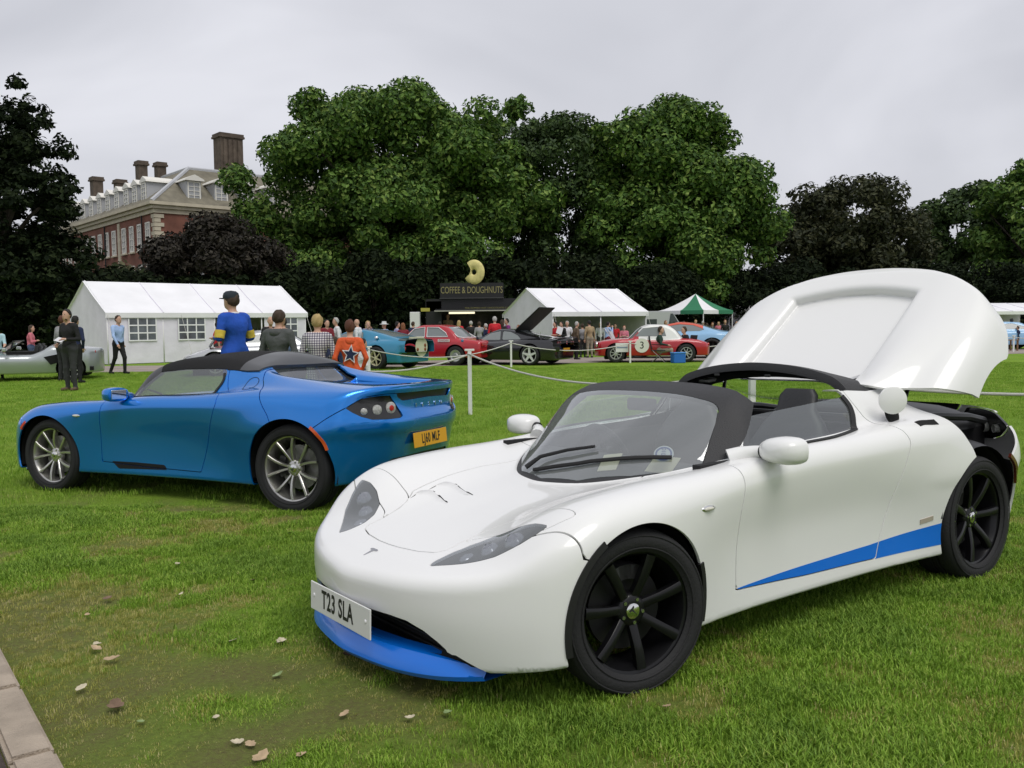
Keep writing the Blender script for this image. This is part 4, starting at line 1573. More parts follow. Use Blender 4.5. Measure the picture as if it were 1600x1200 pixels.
def make_roadster(kind, loc, heading, label):
    white = kind == 'white'
    P = _ROADPARTS or road_parts()
    t = empty('sports_car', loc, heading, label, 'car')
    roll = .024 if white else .018      # the body leans a little on the soft lawn
    t.matrix_world = (Matrix.Translation(loc) @ Matrix.Rotation(heading, 4, 'Z') @ Matrix.Translation((0, .81, 0))
                      @ Matrix.Rotation(roll, 4, 'X') @ Matrix.Translation((0, -.81, 0)))
    if white:
        paint = mat('pearl white paint', (.80, .80, .785), .36, coat=.6, coatrough=.04)
    else:
        paint = mat('electric blue paint', (.001, .205, .68), .20, metal=.62, coat=1., coatrough=.03)
    blk = mat('satin black trim', (.016, .016, .017), .45)
    hard = mat('black leatherette', (.028, .028, .03), .55, bump=.25, bscale=220)
    deep = mat('black void', (.006, .006, .006), .9)
    rubber = mat('black rubber seal', (.012, .012, .012), .6)
    for nm, key, two in (('front_bumper', 'front_bumper', 0), ('bonnet', 'bonnet', 0), ('front_wing', 'front_wing', 1), ('lamp_cover', 'lamp_cover', 1), ('door', 'door', 1),
                         ('sill', 'sill', 1), ('rear_quarter', 'rear_quarter', 1), ('rear_bumper', 'rear_bumper', 0)):
        for sh in (lr(P[key]) if two else (P[key],)):
            sh.obj(nm, paint, t)
    lipm = mat('bright blue vinyl', (.002, .16, .70), .3, coat=.5) if white else paint
    ys = np.linspace(-.62, .62, 41)
    V, F = [], []
    for y_ in ys:
        e = max(0., 1 - (abs(y_) / .63) ** 6)
        xf = float(RXf(np.array([.18]), np.array([abs(y_)]))[0])
        zt = .186 + .012 * (abs(y_) / .6) ** 2 - .05 * (1 - e)
        zb_ = .095 + .012 * (abs(y_) / .6) ** 2
        xf -= .045 * (abs(y_) / .62) ** 8
        pr = [(xf - .06, zt), (xf - .004 + .012 * e, zt - .006), (xf + .012 + .022 * e, zt - .035), (xf + .016 + .026 * e, zb_ + .018), (xf + .006 + .02 * e, zb_), (xf - .12, zb_ + .004)]
        V += [(a_, y_, b_) for a_, b_ in pr]
    for i in range(len(ys) - 1):
        for j in range(5):
            F.append((6 * i + j, 6 * i + j + 1, 6 * i + 7 + j, 6 * i + 6 + j))
    o_ = MB().add(V, F).build('front_lip', lipm, t, smooth='auto')
    P['diffuser'].obj('diffuser', blk, t, off=-.015)
    P['tail_recess'].obj('tail_recess', deep if white else blk, t, off=-.02)
    # ---- dark structure behind the shut lines
    inner = P['all'].clip(-both(circ(1.195, .275, .36), lambda V: .42 - np.abs(V[:, 1]))(P['all'].V))
    inner = inner.clip(-both(circ(-1.176, .30, .385), lambda V: .42 - np.abs(V[:, 1]))(inner.V))
    inner = inner.clip(np.maximum(.012 - -r_lower(*inner.V.T) - .02, -9) if False else r_lower(*inner.V.T) - .012)
    inner = inner.clip(-both(inpoly([(.30, .5), (.9, .2), (.9, -.01), (-.9, -.01), (-.9, .5)], 'xy'), lambda V: .6 - V[:, 2])(inner.V))
    mo = both(lambda V: np.abs(V[:, 1]) - .5, lambda V: 1.75 - V[:, 0], lambda V: V[:, 2] - .30, lambda V: .18 - V[:, 2])
    inner = inner.clip(-mo(inner.V))
    if white:
        inner = inner.clip(-inpoly([(-.745, 1.4), (-.745, .99), (-.79, .92), (-.90, .83), (-1.03, .66), (-1.06, .60), (-1.40, .60), (-1.61, .742), (-1.69, .80), (-2.2, .80), (-2.2, 1.4)], 'xz')(inner.V))
    inner.obj('inner_shell', deep, t, rim=0, off=-.016)
    # intake box
    MB().box((1.72, 0, .24), (.10, 1.0, .14)).build('radiator_grille', deep, t)
    gr = MB()
    for k in range(4):
        gr.box((1.775, 0, .19 + k * .03), (.02, .96, .006))
    gr.build('grille_bar', blk, t)
    # wheel housings
    for (xw, zw, rr) in ((1.195, .275, .352), (-1.176, .30, .376)):
        for s_ in (1, -1):
            V, F = [], []
            n = 28
            for k in range(n + 1):
                q = math.radians(-14) + math.radians(208) * k / n
                for yy in (.80, .44):
                    V.append((xw + rr * math.cos(q), s_ * yy, zw + rr * math.sin(q)))
            c0 = len(V)
            V.append((xw, s_ * .44, zw))
            for k in range(n):
                F.append((2 * k, 2 * k + 1, 2 * k + 3, 2 * k + 2))
                F.append((2 * k + 1, c0, 2 * k + 3))
            raw('wheel_housing', V, F, t, mat('wheel well plastic', (.010, .010, .010), .8), smooth=False)
    # ---- wheels
    style = 'black' if white else 'silver'
    st = R(-10) if white else 0.
    for s_ in (1, -1):
        wheel(t, 'front', .299, .185, .216, style, (1.176, s_ * .738, .285 + (roll * 1.5 if s_ < 0 else 0)), s_, st)
        wheel(t, 'rear', .317, .225, .229, style, (-1.176, s_ * .722, .303 + (roll * 1.5 if s_ < 0 else 0)), s_)
    # ---- windscreen, frame, roof
    scr = P['windscreen'].obj('windscreen', glass('windscreen glass', (.82, .88, .85), alpha=.20, sky_veil=.22), t, rim=.004)  # the grey veil paints in the milky sky reflection
    P['frame'].obj('windscreen_frame', hard if white else mat('dark grey trim', (.05, .05, .053), .4), t, rim=.025)
    wv, wf = [], []
    if white:
        hs = P['hoopall'].clip(P['hoopall'].V[:, 0] + .45)
        hs.clip(-.68 - hs.V[:, 0]).obj('roof_hoop', hard, t, rim=.042)
        for yy in (-.22, .12):
            MB().box((-.425, yy, 1.045), (.012, .035, .014)).build('roof_catch', blk, t, bevel=.003)
    else:
        cloth = mat('black roof cloth', (.012, .012, .013), .95, bump=.5, bscale=500)
        P['roof_front'].join(P['roof_back']).obj('soft_top', cloth, t, rim=.015, off=.004)
        P['hoop'].obj('roof_hoop', mat('satin graphite hoop', (.055, .057, .06), .38, coat=.3), t, rim=.045, off=.012)
    P['rear_window'].obj('rear_window', glass('rear glass clear', (.88, .92, .9), alpha=.06) if white else glass('rear glass', (.40, .47, .46), alpha=.2, sky_veil=.05), t, rim=.004, off=0. if white else -.035)
    wg = glass('side glass', (.82, .90, .87), alpha=.14, sky_veil=.10)
    for sh, s_ in zip(lr(P['window']), (1, -1)):
        if white:
            top = lambda V: V[:, 2] - (.93 + (V[:, 0] * -.06))
            sh_g = sh.clip(top(sh.V))
            sh_g.obj('side_window', wg, t, rim=.004)
        else:
            sh.obj('side_window', wg, t, rim=.004)
        # rubber seal round the rear of the window and along the belt
        pts = [(-.39, s_ * .60, .975), (-.405, s_ * .64, .93), (-.385, s_ * .66, .865), (-.33, s_ * .68, .805), (-.25, s_ * .70, .772), (-.1, s_ * .72, .757), (.1, s_ * .72, .75), (.25, s_ * .72, .745), (.38, s_ * .715, .742)]
        V, F = ribbon(r_field, pts, .030 if white else .018, .006)
        raw('window_seal', V, F, t, rubber)
    # ---- headlights: dark bowl under a clear cover
    for sh, s_ in zip(lr(P['headlight']), (1, -1)):
        hl = sh.obj('headlight', glass('headlight cover', (.78, .80, .84), alpha=.10, sky_veil=.20), t, rim=.01)
        sh.obj('lamp_bowl', mat('lamp bowl grey', (.16, .165, .18), .35, metal=.4), hl, rim=0, off=-.05)
        for (lx, ly, rr) in ((1.56, .585, .042), (1.60, .49, .036), (1.655, .425, .026)):
            lz = surf(lx, ly * s_) - .03
            MB().lathe([(0, .022), (rr * .5, .018), (rr * .85, .008), (rr, -.004), (rr * 1.12, -.006), (rr * 1.12, -.03)], 24, axis='x', c=(lx, s_ * ly, lz)).build(
                'lamp_lens', mat('lamp chrome', (.34, .35, .37), .2, metal=.8), hl, smooth='auto')
    # ---- tail lamps
    for sh, s_ in zip(lr(P['tail_lamp']), (1, -1)):
        tl = sh.obj('tail_lamp', mat('tail lamp housing', (.012, .012, .013), .25, coat=.5), t, rim=.012, off=-.010)
        for (yy, rr, c) in ((.68, .024, 0), (.585, .036, 0), (.468, .044, 1)):
            zz = .712 + (.68 - yy) * .06
            xx = -1.64
            for q in np.linspace(-1.4, -2.1, 300):
                if r_field(np.array([q]), np.array([s_ * yy]), np.array([zz]))[0] > 0:
                    xx = q
                    break
            al = {.68: .75, .585: .5, .468: .32}[yy]
            lens = MB().lathe([(0, .007), (rr * .45, .006), (rr * .8, .004), (rr, 0), (rr, -.03)], 24, axis='x').build(
                'lamp_lens', mat('lamp lens clear', (.40, .40, .38), .18, coat=.8, var=.35, vscale=90), tl, smooth='auto', loc=(xx + .004, s_ * yy, zz), rot=(0, 0, math.pi - s_ * al))
            if c:
                MB().lathe([(0, .012), (rr * .42, .011), (rr * .5, .005)], 20, axis='x').build('red_lens', mat('lamp lens red', (.45, .012, .012), .2, coat=.8), tl, smooth='auto', loc=(xx + .004, s_ * yy, zz), rot=(0, 0, math.pi - s_ * al))
    # ---- rear clamshell with its spoiler blade
    lid = P['lid'].obj('rear_clamshell', paint, t, rim=.015)
    P['lid'].obj('clamshell_liner', deep, lid, rim=0, off=-.016)
    up = []
    for s_ in (1, -1):
        for (x, y, z) in ((-1.605, .785, .745), (-1.64, .735, .785), (-1.69, .66, .822), (-1.748, .565, .85), (-1.81, .42, .87), (-1.848, .20, .879)):
            up.append((x, s_ * y, z))
    crv = up[:6] + [(-1.855, 0, .882)] + up[6:][::-1]
    C_ = np.array(catmull(crv, 5))
    n = len(C_)
    fwd = np.zeros_like(C_)
    for i in range(n):
        T_ = C_[min(i + 1, n - 1)] - C_[max(i - 1, 0)]
        d = np.array([-T_[1], T_[0], 0.]); d /= np.linalg.norm(d)
        if d[0] < 0:
            d = -d
        fwd[i] = d
    tp = np.sin(np.linspace(0, math.pi, n)) ** .5 * .85 + .15
    V = np.concatenate([C_ + fwd * (.10 * tp)[:, None] + [0, 0, -.012], C_ + [0, 0, .006], C_ + [0, 0, -.010], C_ + fwd * (.08 * tp)[:, None] + [0, 0, -.035]])
    F = []
    for i in range(n - 1):
        for a_, b_ in ((0, 1), (1, 2), (2, 3), (3, 0)):
            F.append((a_ * n + i, a_ * n + i + 1, b_ * n + i + 1, b_ * n + i))
    raw('spoiler', V, F, lid, paint, smooth=True).data.set_sharp_from_angle(angle=R(40))
    if white:
        hx, hz, a_ = -.657, .804, .691
        lid.matrix_local = Matrix.Translation((hx, 0, hz)) @ Matrix.Rotation(a_, 4, 'Y') @ Matrix.Translation((-hx, 0, -hz))
    # ---- mirrors
    for s_ in (1, -1):
        V = []
        pod = MB()
        ring = []
        # the shell: squarish pod, blunt towards the driver, domed towards the front
        secs = ((-.050, .80, .78), (-.046, .95, .95), (-.02, 1., 1.), (.02, .98, .95), (.05, .82, .80), (.068, .5, .5), (.074, .12, .12))
        n = 20
        VV, FF = [], []
        for (dx, sy, sz) in secs:
            for k in range(n):
                q = 2 * math.pi * k / n
                c, s2 = math.cos(q), math.sin(q)
                e = .62
                yy = .095 * sy * math.copysign(abs(c) ** e, c)
                zz = .056 * sz * math.copysign(abs(s2) ** e, s2) * (1 - .18 * (yy * -1 / .095 if yy < 0 else 0))
                VV.append((dx, s_ * yy, zz))
        for i in range(len(secs) - 1):
            for k in range(n):
                FF.append((i * n + k, i * n + (k + 1) % n, (i + 1) * n + (k + 1) % n, (i + 1) * n + k))
        FF.append(tuple(range(n)))
        FF.append(tuple((len(secs) - 1) * n + k for k in range(n)))
        pod.add(VV, FF)
        mo_ = pod.build('wing_mirror', paint, t, smooth='auto', loc=(.43, s_ * .865, .797), rot=(0, 0, s_ * -.10))
        MB().lathe([(.026, -.006), (.030, 0), (.030, .020), (.026, .026)], 16, c=(0, 0, 0)).build('mirror_collar', rubber, mo_, smooth='auto', loc=(-.0, s_ * -.105, -.012))
        foot = MB()
        foot.tube([(.0, s_ * -.10, -.012), (.015, s_ * -.14, -.018), (.05, s_ * -.18, -.030), (.09, s_ * -.21, -.045)], [.024, .028, .036, .040], 12)
        foot.build('mirror_stalk', paint, mo_, smooth='auto')
        g = MB().box((-.052, 0, 0), (.004, .13, .07)).build('mirror_glass', mat('mirror glass', (.8, .82, .84), .03, metal=1.), mo_, bevel=.01)
    # ---- side repeaters, marker reflectors, badges
    for s_ in (1, -1):
        yy = .95
        while r_field(np.array([.857]), np.array([yy]), np.array([.619]))[0] > 0 and yy > .6:
            yy -= .002
        rep = MB().lathe([(0, .010), (.5, .009), (.85, .005), (1., 0), (1., -.02)], 28).build('side_repeater', mat('chrome', (.75, .75, .74), .12, metal=1.), t, smooth='auto', loc=(.857, s_ * yy, .619), rot=(0, 0, 0 if s_ > 0 else math.pi))
        rep.scale = (.042, 1., .013)
        le = MB().lathe([(0, .0135), (.45, .0125), (.62, .0085)], 24).build('repeater_lens', mat('repeater clear', (.62, .60, .52), .1, coat=1.), rep, smooth='auto')
        amber = mat('marker amber', (.65, .10, .02), .25, coat=.8) if not white else mat('marker dark red', (.10, .02, .012), .25, coat=.8)
        zc, rr = .30, .372
        arc = [(-1.176 - rr * math.cos(q), s_ * .88, zc + rr * math.sin(q)) for q in np.linspace(.98, .42, 7)]
        V, F = ribbon(r_field, arc, .022, .004)
        raw('rear_marker', V, F, t, amber)
        if not white:
            arc = [(1.195 + .35 * math.cos(q), s_ * .87, .275 + .35 * math.sin(q)) for q in np.linspace(.92, .68, 4)]
            V, F = ribbon(r_field, arc, .022, .004)
            raw('front_marker', V, F, t, mat('marker red', (.6, .03, .02), .25, coat=.8))
        else:
            arc = [(1.195 + .343 * math.cos(q), s_ * .87, .275 + .343 * math.sin(q)) for q in np.linspace(-.22, 1.02, 14)]
            V, F = ribbon(r_field, arc, .024, .005)
            raw('arch_flap', V, F, t, rubber)
            arc = [(1.195 - .343 * math.cos(q), s_ * .87, .275 + .343 * math.sin(q)) for q in np.linspace(-.25, .42, 7)]
            V, F = ribbon(r_field, arc, .022, .006)
            raw('arch_flap', V, F, t, rubber)
    if white:
        for s_ in (1, -1):
            half = P['door'].join(P['rear_quarter']).join(P['sill'])
            half = half.clip(-s_ * half.V[:, 1])
            st_ = both(inpoly([(.66, .268), (.30, .279), (-.28, .295), (-.82, .330), (-.86, .33), (-.86, .222), (-.28, .226), (.18, .238), (.66, .264)], 'xz'), lambda V: .6 - np.abs(V[:, 1]))
            half.clip(st_(half.V)).obj('side_stripe', mat('bright blue vinyl', (.002, .16, .70), .3), t, rim=0, off=.0012)
        V, F = ribbon(r_field, [(-.655, .83, .352), (-.70, .83, .357), (-.745, .84, .362)], .022, .003)
        raw('side_badge', V, F, t, mat('badge beige', (.42, .37, .30), .4))
        # opened round charge flap on the left buttress, with the dark port below
        fl = MB().lathe([(0, .008), (.060, .008), (.066, .004), (.066, -.004), (.06, -.008), (0, -.008)], 36)
        fl.build('charge_flap', paint, t, smooth='auto', loc=(-.56, .735, .935), rot=(0, 0, R(-38)))
        MB().lathe([(0, .002), (.045, .002), (.05, -.01)], 24).build('charge_port', deep, t, loc=(-.60, .712, .865), rot=(R(18), 0, 0))
        V, F = ribbon(r_field, [(-.66, .80, .818), (-.70, .80, .822), (-.75, .81, .822), (-.80, .815, .82)], .035, .002)
        raw('side_scoop', V, F, t, deep)
    else:
        for s_ in (1,):
            qs = np.linspace(0, 2 * math.pi, 25)
            V, F = ribbon(r_field, [(-.705 + .062 * math.cos(q), s_ * (.665 - .05 * math.sin(q)), .885 + .055 * math.sin(q)) for q in qs], .005, .0012)
            raw('charge_flap_line', V, F, t, deep)
        for s_ in (1, -1):
            half = P['sill'].join(P['door'])
            half = half.clip(-s_ * half.V[:, 1])
            v_ = both(inpoly([(.55, .268), (.30, .268), (.02, .262), (.0, .225), (.48, .212)], 'xz'), lambda V: .6 - np.abs(V[:, 1]))
            half.clip(v_(half.V)).obj('side_vent', deep, t, rim=0, off=.0012)
    # ---- nose emblem, bonnet vents, wipers
    em = MB().prism([(-.034, .022), (-.02, .027), (.02, .027), (.034, .022), (.031, .014), (.010, .012), (.003, -.04), (-.003, -.04), (-.010, .012), (-.031, .014)], 0, .004, 'xy')
    zz = surf(1.812, 0)
    sl = math.atan2(surf(1.79, 0) - surf(1.83, 0), .04)
    em = em.build('emblem', mat('emblem chrome', (.45, .45, .46), .2, metal=1.), t, loc=(1.812, 0, zz + .001), rot=Matrix(((0, -1, 0), (1, 0, 0), (0, 0, 1))).to_euler())
    em.matrix_local = Matrix.Translation((1.812, 0, zz + .001)) @ Matrix.Rotation(sl, 4, 'Y') @ Matrix.Rotation(R(90), 4, 'Z') @ Matrix.Scale(.8, 4)
    for s_ in (-1,):
        for k, (x0, w_) in enumerate(((1.335, .9), (1.225, 1.25))):
            # crescent gill: a lifted lip with a dark slot behind it
            pts = [(x0 + .10 * w_, s_ * (.335 + .03), 0), (x0 + .03, s_ * .375, 0), (x0 - .005, s_ * .33, 0), (x0 + .005, s_ * .26, 0), (x0 + .02, s_ * (.26 - .10 * w_), 0)]
            C_ = [np.array((p[0], p[1], surf(p[0], p[1]))) for p in catmull(pts, 5)]
            n = len(C_)
            V, F = [], []
            for i, p in enumerate(C_):
                e = math.sin(math.pi * i / (n - 1))
                V += [(p[0] + .055, p[1], surf(p[0] + .055, p[1]) - .002), (p[0] + .006, p[1], p[2] + .010 * e), (p[0], p[1], p[2] - .004)]
            for i in range(n - 1):
                F += [(3 * i, 3 * i + 1, 3 * i + 4, 3 * i + 3), (3 * i + 1, 3 * i + 2, 3 * i + 5, 3 * i + 4)]
            raw('bonnet_gill', V, F, t, paint, smooth=True)
            V, F = [], []
            for i, p in enumerate(C_):
                e = math.sin(math.pi * i / (n - 1))
                V += [(p[0] + .004, p[1], p[2] + .0015), (p[0] - .009 * e - .001, p[1], surf(p[0] - .009 * e, p[1]) + .0015)]
            for i in range(n - 1):
                F.append((2 * i, 2 * i + 1, 2 * i + 3, 2 * i + 2))
            raw('gill_slot', V, F, t, deep)
    def scr_pt(x, y, off=.012):
        return (x, y, surf(x, y) + off)
    wp = MB()
    arm = [scr_pt(.955, -.14, .03), scr_pt(.90, -.10, .03), scr_pt(.855, .04, .03), scr_pt(.80, .16, .026)]
    wp.tube(arm, [.012, .009, .008, .007], 8)
    wp.build('wiper_arm', blk, t, smooth='auto')
    wb = MB()
    wb.tube([scr_pt(.955 - .0 - .30 * (k / 10.) ** 1.6, -.08 + .056 * k, .018) for k in range(11)], .009, 6)
    wb.build('wiper_blade', rubber, t, smooth='auto')
    MB().box((0, 0, 0), (.02, .95, .01)).build('cowl', blk, t, loc=(.98, 0, .62))
    # ---- cabin
    interior(t, white)
    # ---- plates
    yel = mat('plate black', (.01, .01, .01), .5)
    if white:
        pl = MB().box((0, 0, 0), (.006, .52, .111)).build('number_plate', mat('plate white', (.72, .72, .70), .35), t, bevel=.002, loc=(1.952, 0, .262), rot=(0, R(-2), 0))
        text('plate_text', 'T23 SLA', .098, yel, pl, (.0035, -.015, 0), (R(90), 0, R(90)), extrude=.0006, sx=.74, spacing=1.1, bold=.0022)
        for yy in (-.225, .225):
            MB().lathe([(0, .004), (.006, .003), (.008, 0)], 12, axis='x', c=(.003, yy, .005)).build('plate_screw', mat('screw white', (.8, .8, .8), .3), pl)
    else:
        pl = MB().box((0, 0, 0), (.006, .52, .111)).build('number_plate', mat('plate amber', (.72, .36, .02), .35), t, bevel=.002, loc=(-1.848, 0, .47), rot=(0, R(6), 0))
        text('plate_text', 'LJ60 MLF', .098, yel, pl, (-.0035, 0, 0), (R(90), 0, R(-90)), extrude=.0006, sx=.70, spacing=1.12, bold=.0022)
        ch = mat('letter chrome', (.65, .66, .68), .2, metal=.8)
        letx = -1.95
        while r_field(np.array([letx]), np.array([.1]), np.array([.725]))[0] > 0:
            letx += .002
        letx -= .004
        for k, c in enumerate('TESLA'):
            text('badge_letter', c, .04, ch, t, (letx, .20 - .10 * k, .725), (R(90), 0, R(-90)), extrude=.002)
    MB().box((-1.76, 0, .27), (.05, .75, .03)).build('diffuser_bar', blk, t, bevel=.006)
    if white:
        engine_bay(t, paint, blk, deep)
    return t


def interior(t, white):
    fab = mat('dark seat leather', (.025, .026, .028), .5, bump=.1, bscale=80)
    dash = mat('dash plastic', (.05, .052, .055), .6)
    tub = MB()
    # floor tray, side walls and rear bulkhead
    tub.box((.15, 0, .22), (1.5, 1.36, .04))
    for s_ in (1, -1):
        tub.box((.1, s_ * .655, .48), (1.2, .04, .53))
    tub.box((-.50, 0, .52), (.06, 1.30, .60))
    tub.box((.78, 0, .42), (.05, 1.2, .42))
    tub.build('cabin_tub', mat('cabin black', (.012, .012, .013), .8), t)
    d = MB()
    d.prism([(.95, .60), (.62, .69), (.42, .70), (.36, .66), (.38, .56), (.60, .50), (.95, .50)], -.64, .64)
    d.build('dashboard', dash, t, bevel=.02, seg=2)
    MB().box((.12, 0, .36), (.7, .20, .26)).build('centre_tunnel', dash, t, bevel=.03, seg=2)
    for s_ in (1, -1):
        seat = MB()
        seat.box((.02, s_ * .33, .36), (.46, .42, .14))
        for q in (-.2, .2):
            seat.box((.02, s_ * .33 + q, .40), (.44, .06, .18))
        so = seat.build('seat', fab, t, bevel=.03, seg=2, smooth='auto')
        b = MB()
        V, F = [], []
        prof = [(.36, .21, .11), (.55, .235, .12), (.72, .23, .10), (.82, .17, .075), (.885, .11, .055), (.955, .105, .05), (.985, .08, .035)]
        n = 16
        for (zz, hw, hd) in prof:
            xb = -.22 - (zz - .36) * .30
            for k in range(n):
                q = 2 * math.pi * k / n
                c, s2 = math.cos(q), math.sin(q)
                V.append((xb + hd * .6 * math.copysign(abs(c) ** .6, c), s_ * .33 + hw * math.copysign(abs(s2) ** .6, s2), zz))
        for i in range(len(prof) - 1):
            for k in range(n):
                F.append((i * n + k, i * n + (k + 1) % n, (i + 1) * n + (k + 1) % n, (i + 1) * n + k))
        F.append(tuple((len(prof) - 1) * n + k for k in range(n)))
        b.add(V, F).build('seat_back', fab, so, smooth='auto')
    sw = MB()
    ring = [(math.cos(q) * .0, math.sin(q) * .165, math.cos(q) * .165) for q in np.linspace(0, 2 * math.pi, 33)]
    sw.tube(ring, .015, 8, cap=False)
    for q in (.0, 2.1, 4.2):
        sw.box((0, math.sin(q) * .08, math.cos(q) * .08), (.015, .03, .16), rx=-q)
    sw.box((0, 0, 0), (.04, .1, .09))
    sw.build('steering_wheel', mat('wheel leather', (.03, .03, .03), .5), t, smooth='auto', loc=(.30, -.33, .66), rot=(0, R(22), 0))
    MB().box((0, 0, 0), (.02, .20, .06)).build('interior_mirror', mat('satin black trim'), t, bevel=.012, loc=(.36, 0, .94))
    if white:
        # tax disc sticker inside the screen, and a folded paper on the dash
        x_, y_ = .655, .43
        z_ = surf(x_, y_)
        e = .02
        n_ = Vector((-(surf(x_ + e, y_) - surf(x_ - e, y_)) / (2 * e), -(surf(x_, y_ + e) - surf(x_, y_ - e)) / (2 * e), 1)).normalized()
        qt = n_.to_track_quat('Z', 'Y').to_euler()
        td = MB().lathe([(0, 0), (.042, 0), (.042, -.001)], 32, axis='z').build('tax_disc', mat('disc paper', (.62, .66, .70), .6), t, loc=Vector((x_, y_, z_)) - n_ * .012, rot=qt)
        MB().lathe([(.028, .0012), (.036, .0012)], 32, axis='z').build('disc_ring', mat('disc blue', (.08, .12, .35), .6), td)
        text('disc_text', '2010', .026, mat('disc blue'), td, (0, .004, .0015), (0, 0, R(90)), extrude=.0003)
        MB().box((0, 0, 0), (.10, .13, .003)).build('paper_note', mat('note cream', (.70, .66, .50), .8), t, loc=(.63, .40, .715), rot=(0, R(35), R(10)))
        MB().box((0, 0, 0), (.12, .09, .003)).build('paper_note', mat('note cream'), t, loc=(.66, .10, .70), rot=(R(8), R(30), R(30)))


def engine_bay(t, paint, blk, deep):
    bay = mat('bay plastic', (.014, .014, .015), .42)
    # cross rail behind the hoop, boot tub with domed lid, inner arches and the raw inner bumper edge
    b = MB()
    b.box((-1.02, 0, .70), (.42, 1.16, .10))
    b.box((-.84, 0, .80), (.05, 1.10, .06))
    b.box((-1.5, 0, .62), (.50, 1.16, .22))
    b.build('engine_tray', bay, t, bevel=.012)
    for s_ in (1, -1):
        rail = MB()
        rail.tube([(-.82, s_ * .60, .83), (-1.1, s_ * .66, .82), (-1.35, s_ * .68, .80), (-1.6, s_ * .64, .76)], .022, 8)
        rail.build('bay_rail', bay, t, smooth='auto')
        V, F = [], []
        n, m_ = 18, 6
        for k in range(n + 1):
            q = math.radians(8) + math.radians(150) * k / n
            for j in range(m_):
                yy = .50 + (.84 - .50) * j / (m_ - 1)
                rr = .372 + .035 * math.sin(math.pi * j / (m_ - 1))
                V.append((-1.176 + rr * math.cos(q), s_ * yy, .30 + rr * math.sin(q)))
        for k in range(n):
            for j in range(m_ - 1):
                F.append((k * m_ + j, k * m_ + j + 1, (k + 1) * m_ + j + 1, (k + 1) * m_ + j))
        raw('inner_arch', V, F, t, bay, smooth=True)
        MB().tube([(-.86, s_ * .58, .80), (-.93, s_ * .60, .985)], .011, 8).build('gas_strut', blk, t, smooth=True)
    # boot tub lid, a low black dome
    V, F = [], []
    n, m_ = 20, 7
    for i in range(m_):
        ph = math.pi / 2 * i / (m_ - 1)
        for k in range(n):
            q = 2 * math.pi * k / n
            V.append((-1.47 + .26 * math.cos(ph) ** .5 * math.copysign(abs(math.cos(q)) ** .6, math.cos(q)),
                      .62 * math.cos(ph) ** .5 * math.copysign(abs(math.sin(q)) ** .6, math.sin(q)), .72 + .13 * math.sin(ph)))
    for i in range(m_ - 1):
        for k in range(n):
            F.append((i * n + k, i * n + (k + 1) % n, (i + 1) * n + (k + 1) % n, (i + 1) * n + k))
    raw('boot_tub', V, F, t, bay, smooth=True)


HERO_W = make_roadster('white', (.9245, 4.4627, 0), 3.7668, 'white open-top sports car with raised rear bodywork and blue side stripe')
HERO_B = make_roadster('blue', (-2.3251, 7.4779, .0035), 2.7391, 'metallic blue sports car with black soft top and silver ten-spoke wheels')
# ------------------------------------------------------------------ show cars in the background
FG = mat('far glass', (.04, .05, .05), .08, spec=.8)
FGL = mat('far glass light', (.20, .22, .22), .10, spec=.8)
CHR = mat('chrome', (.75, .75, .74), .12, metal=1.)


def simple_wheel(t, x, y, z, r, w, rim_r, spokes, m_rim, disc=None):
    s_ = 1 if y > 0 else -1
    b = r - rim_r
    h = w / 2
    o = MB().lathe([(rim_r, h - .015), (rim_r + b * .3, h + .008), (r - .02, h), (r, h - .03), (r, -h + .03), (r - .02, -h), (rim_r, -h + .01)], 36).build('wheel', mat('tyre rubber', (.018, .018, .019), .75), t, smooth='auto', loc=(x, y, z), rot=(0, 0, 0 if s_ > 0 else math.pi))
    k = MB()
    k.lathe([(rim_r + .004, h - .012), (rim_r - .012, h - .012), (rim_r - .03, h - .07), (rim_r - .03, -h + .02)], 36)
    if spokes:
        for i in range(spokes):
            q = 2 * math.pi * i / spokes + .3
            for t_ in np.linspace(.1, .95, 6):
                wd = rim_r * (.34 if spokes <= 5 else .16) * (1.15 - .55 * t_)
                k.box((rim_r * t_ * math.cos(q), h - .035 + .015 * t_, rim_r * t_ * math.sin(q)), (rim_r * .2, .03, wd), ry=-q)
        k.lathe([(0, h - .01), (rim_r * .2, h - .015), (rim_r * .26, h - .05)], 20)
    else:
        k.lathe([(0, h - .005), (rim_r * .35, h - .01), (rim_r * .45, h - .035), (rim_r * .75, h - .04), (rim_r * .95, h - .02)], 30)
    k.build('rim', m_rim, o, smooth='auto')
    MB().lathe([(0, h - .11), (rim_r - .04, h - .11)], 24).build('brake_backing', mat('black void', (.006, .006, .006), .9), o)
    return o


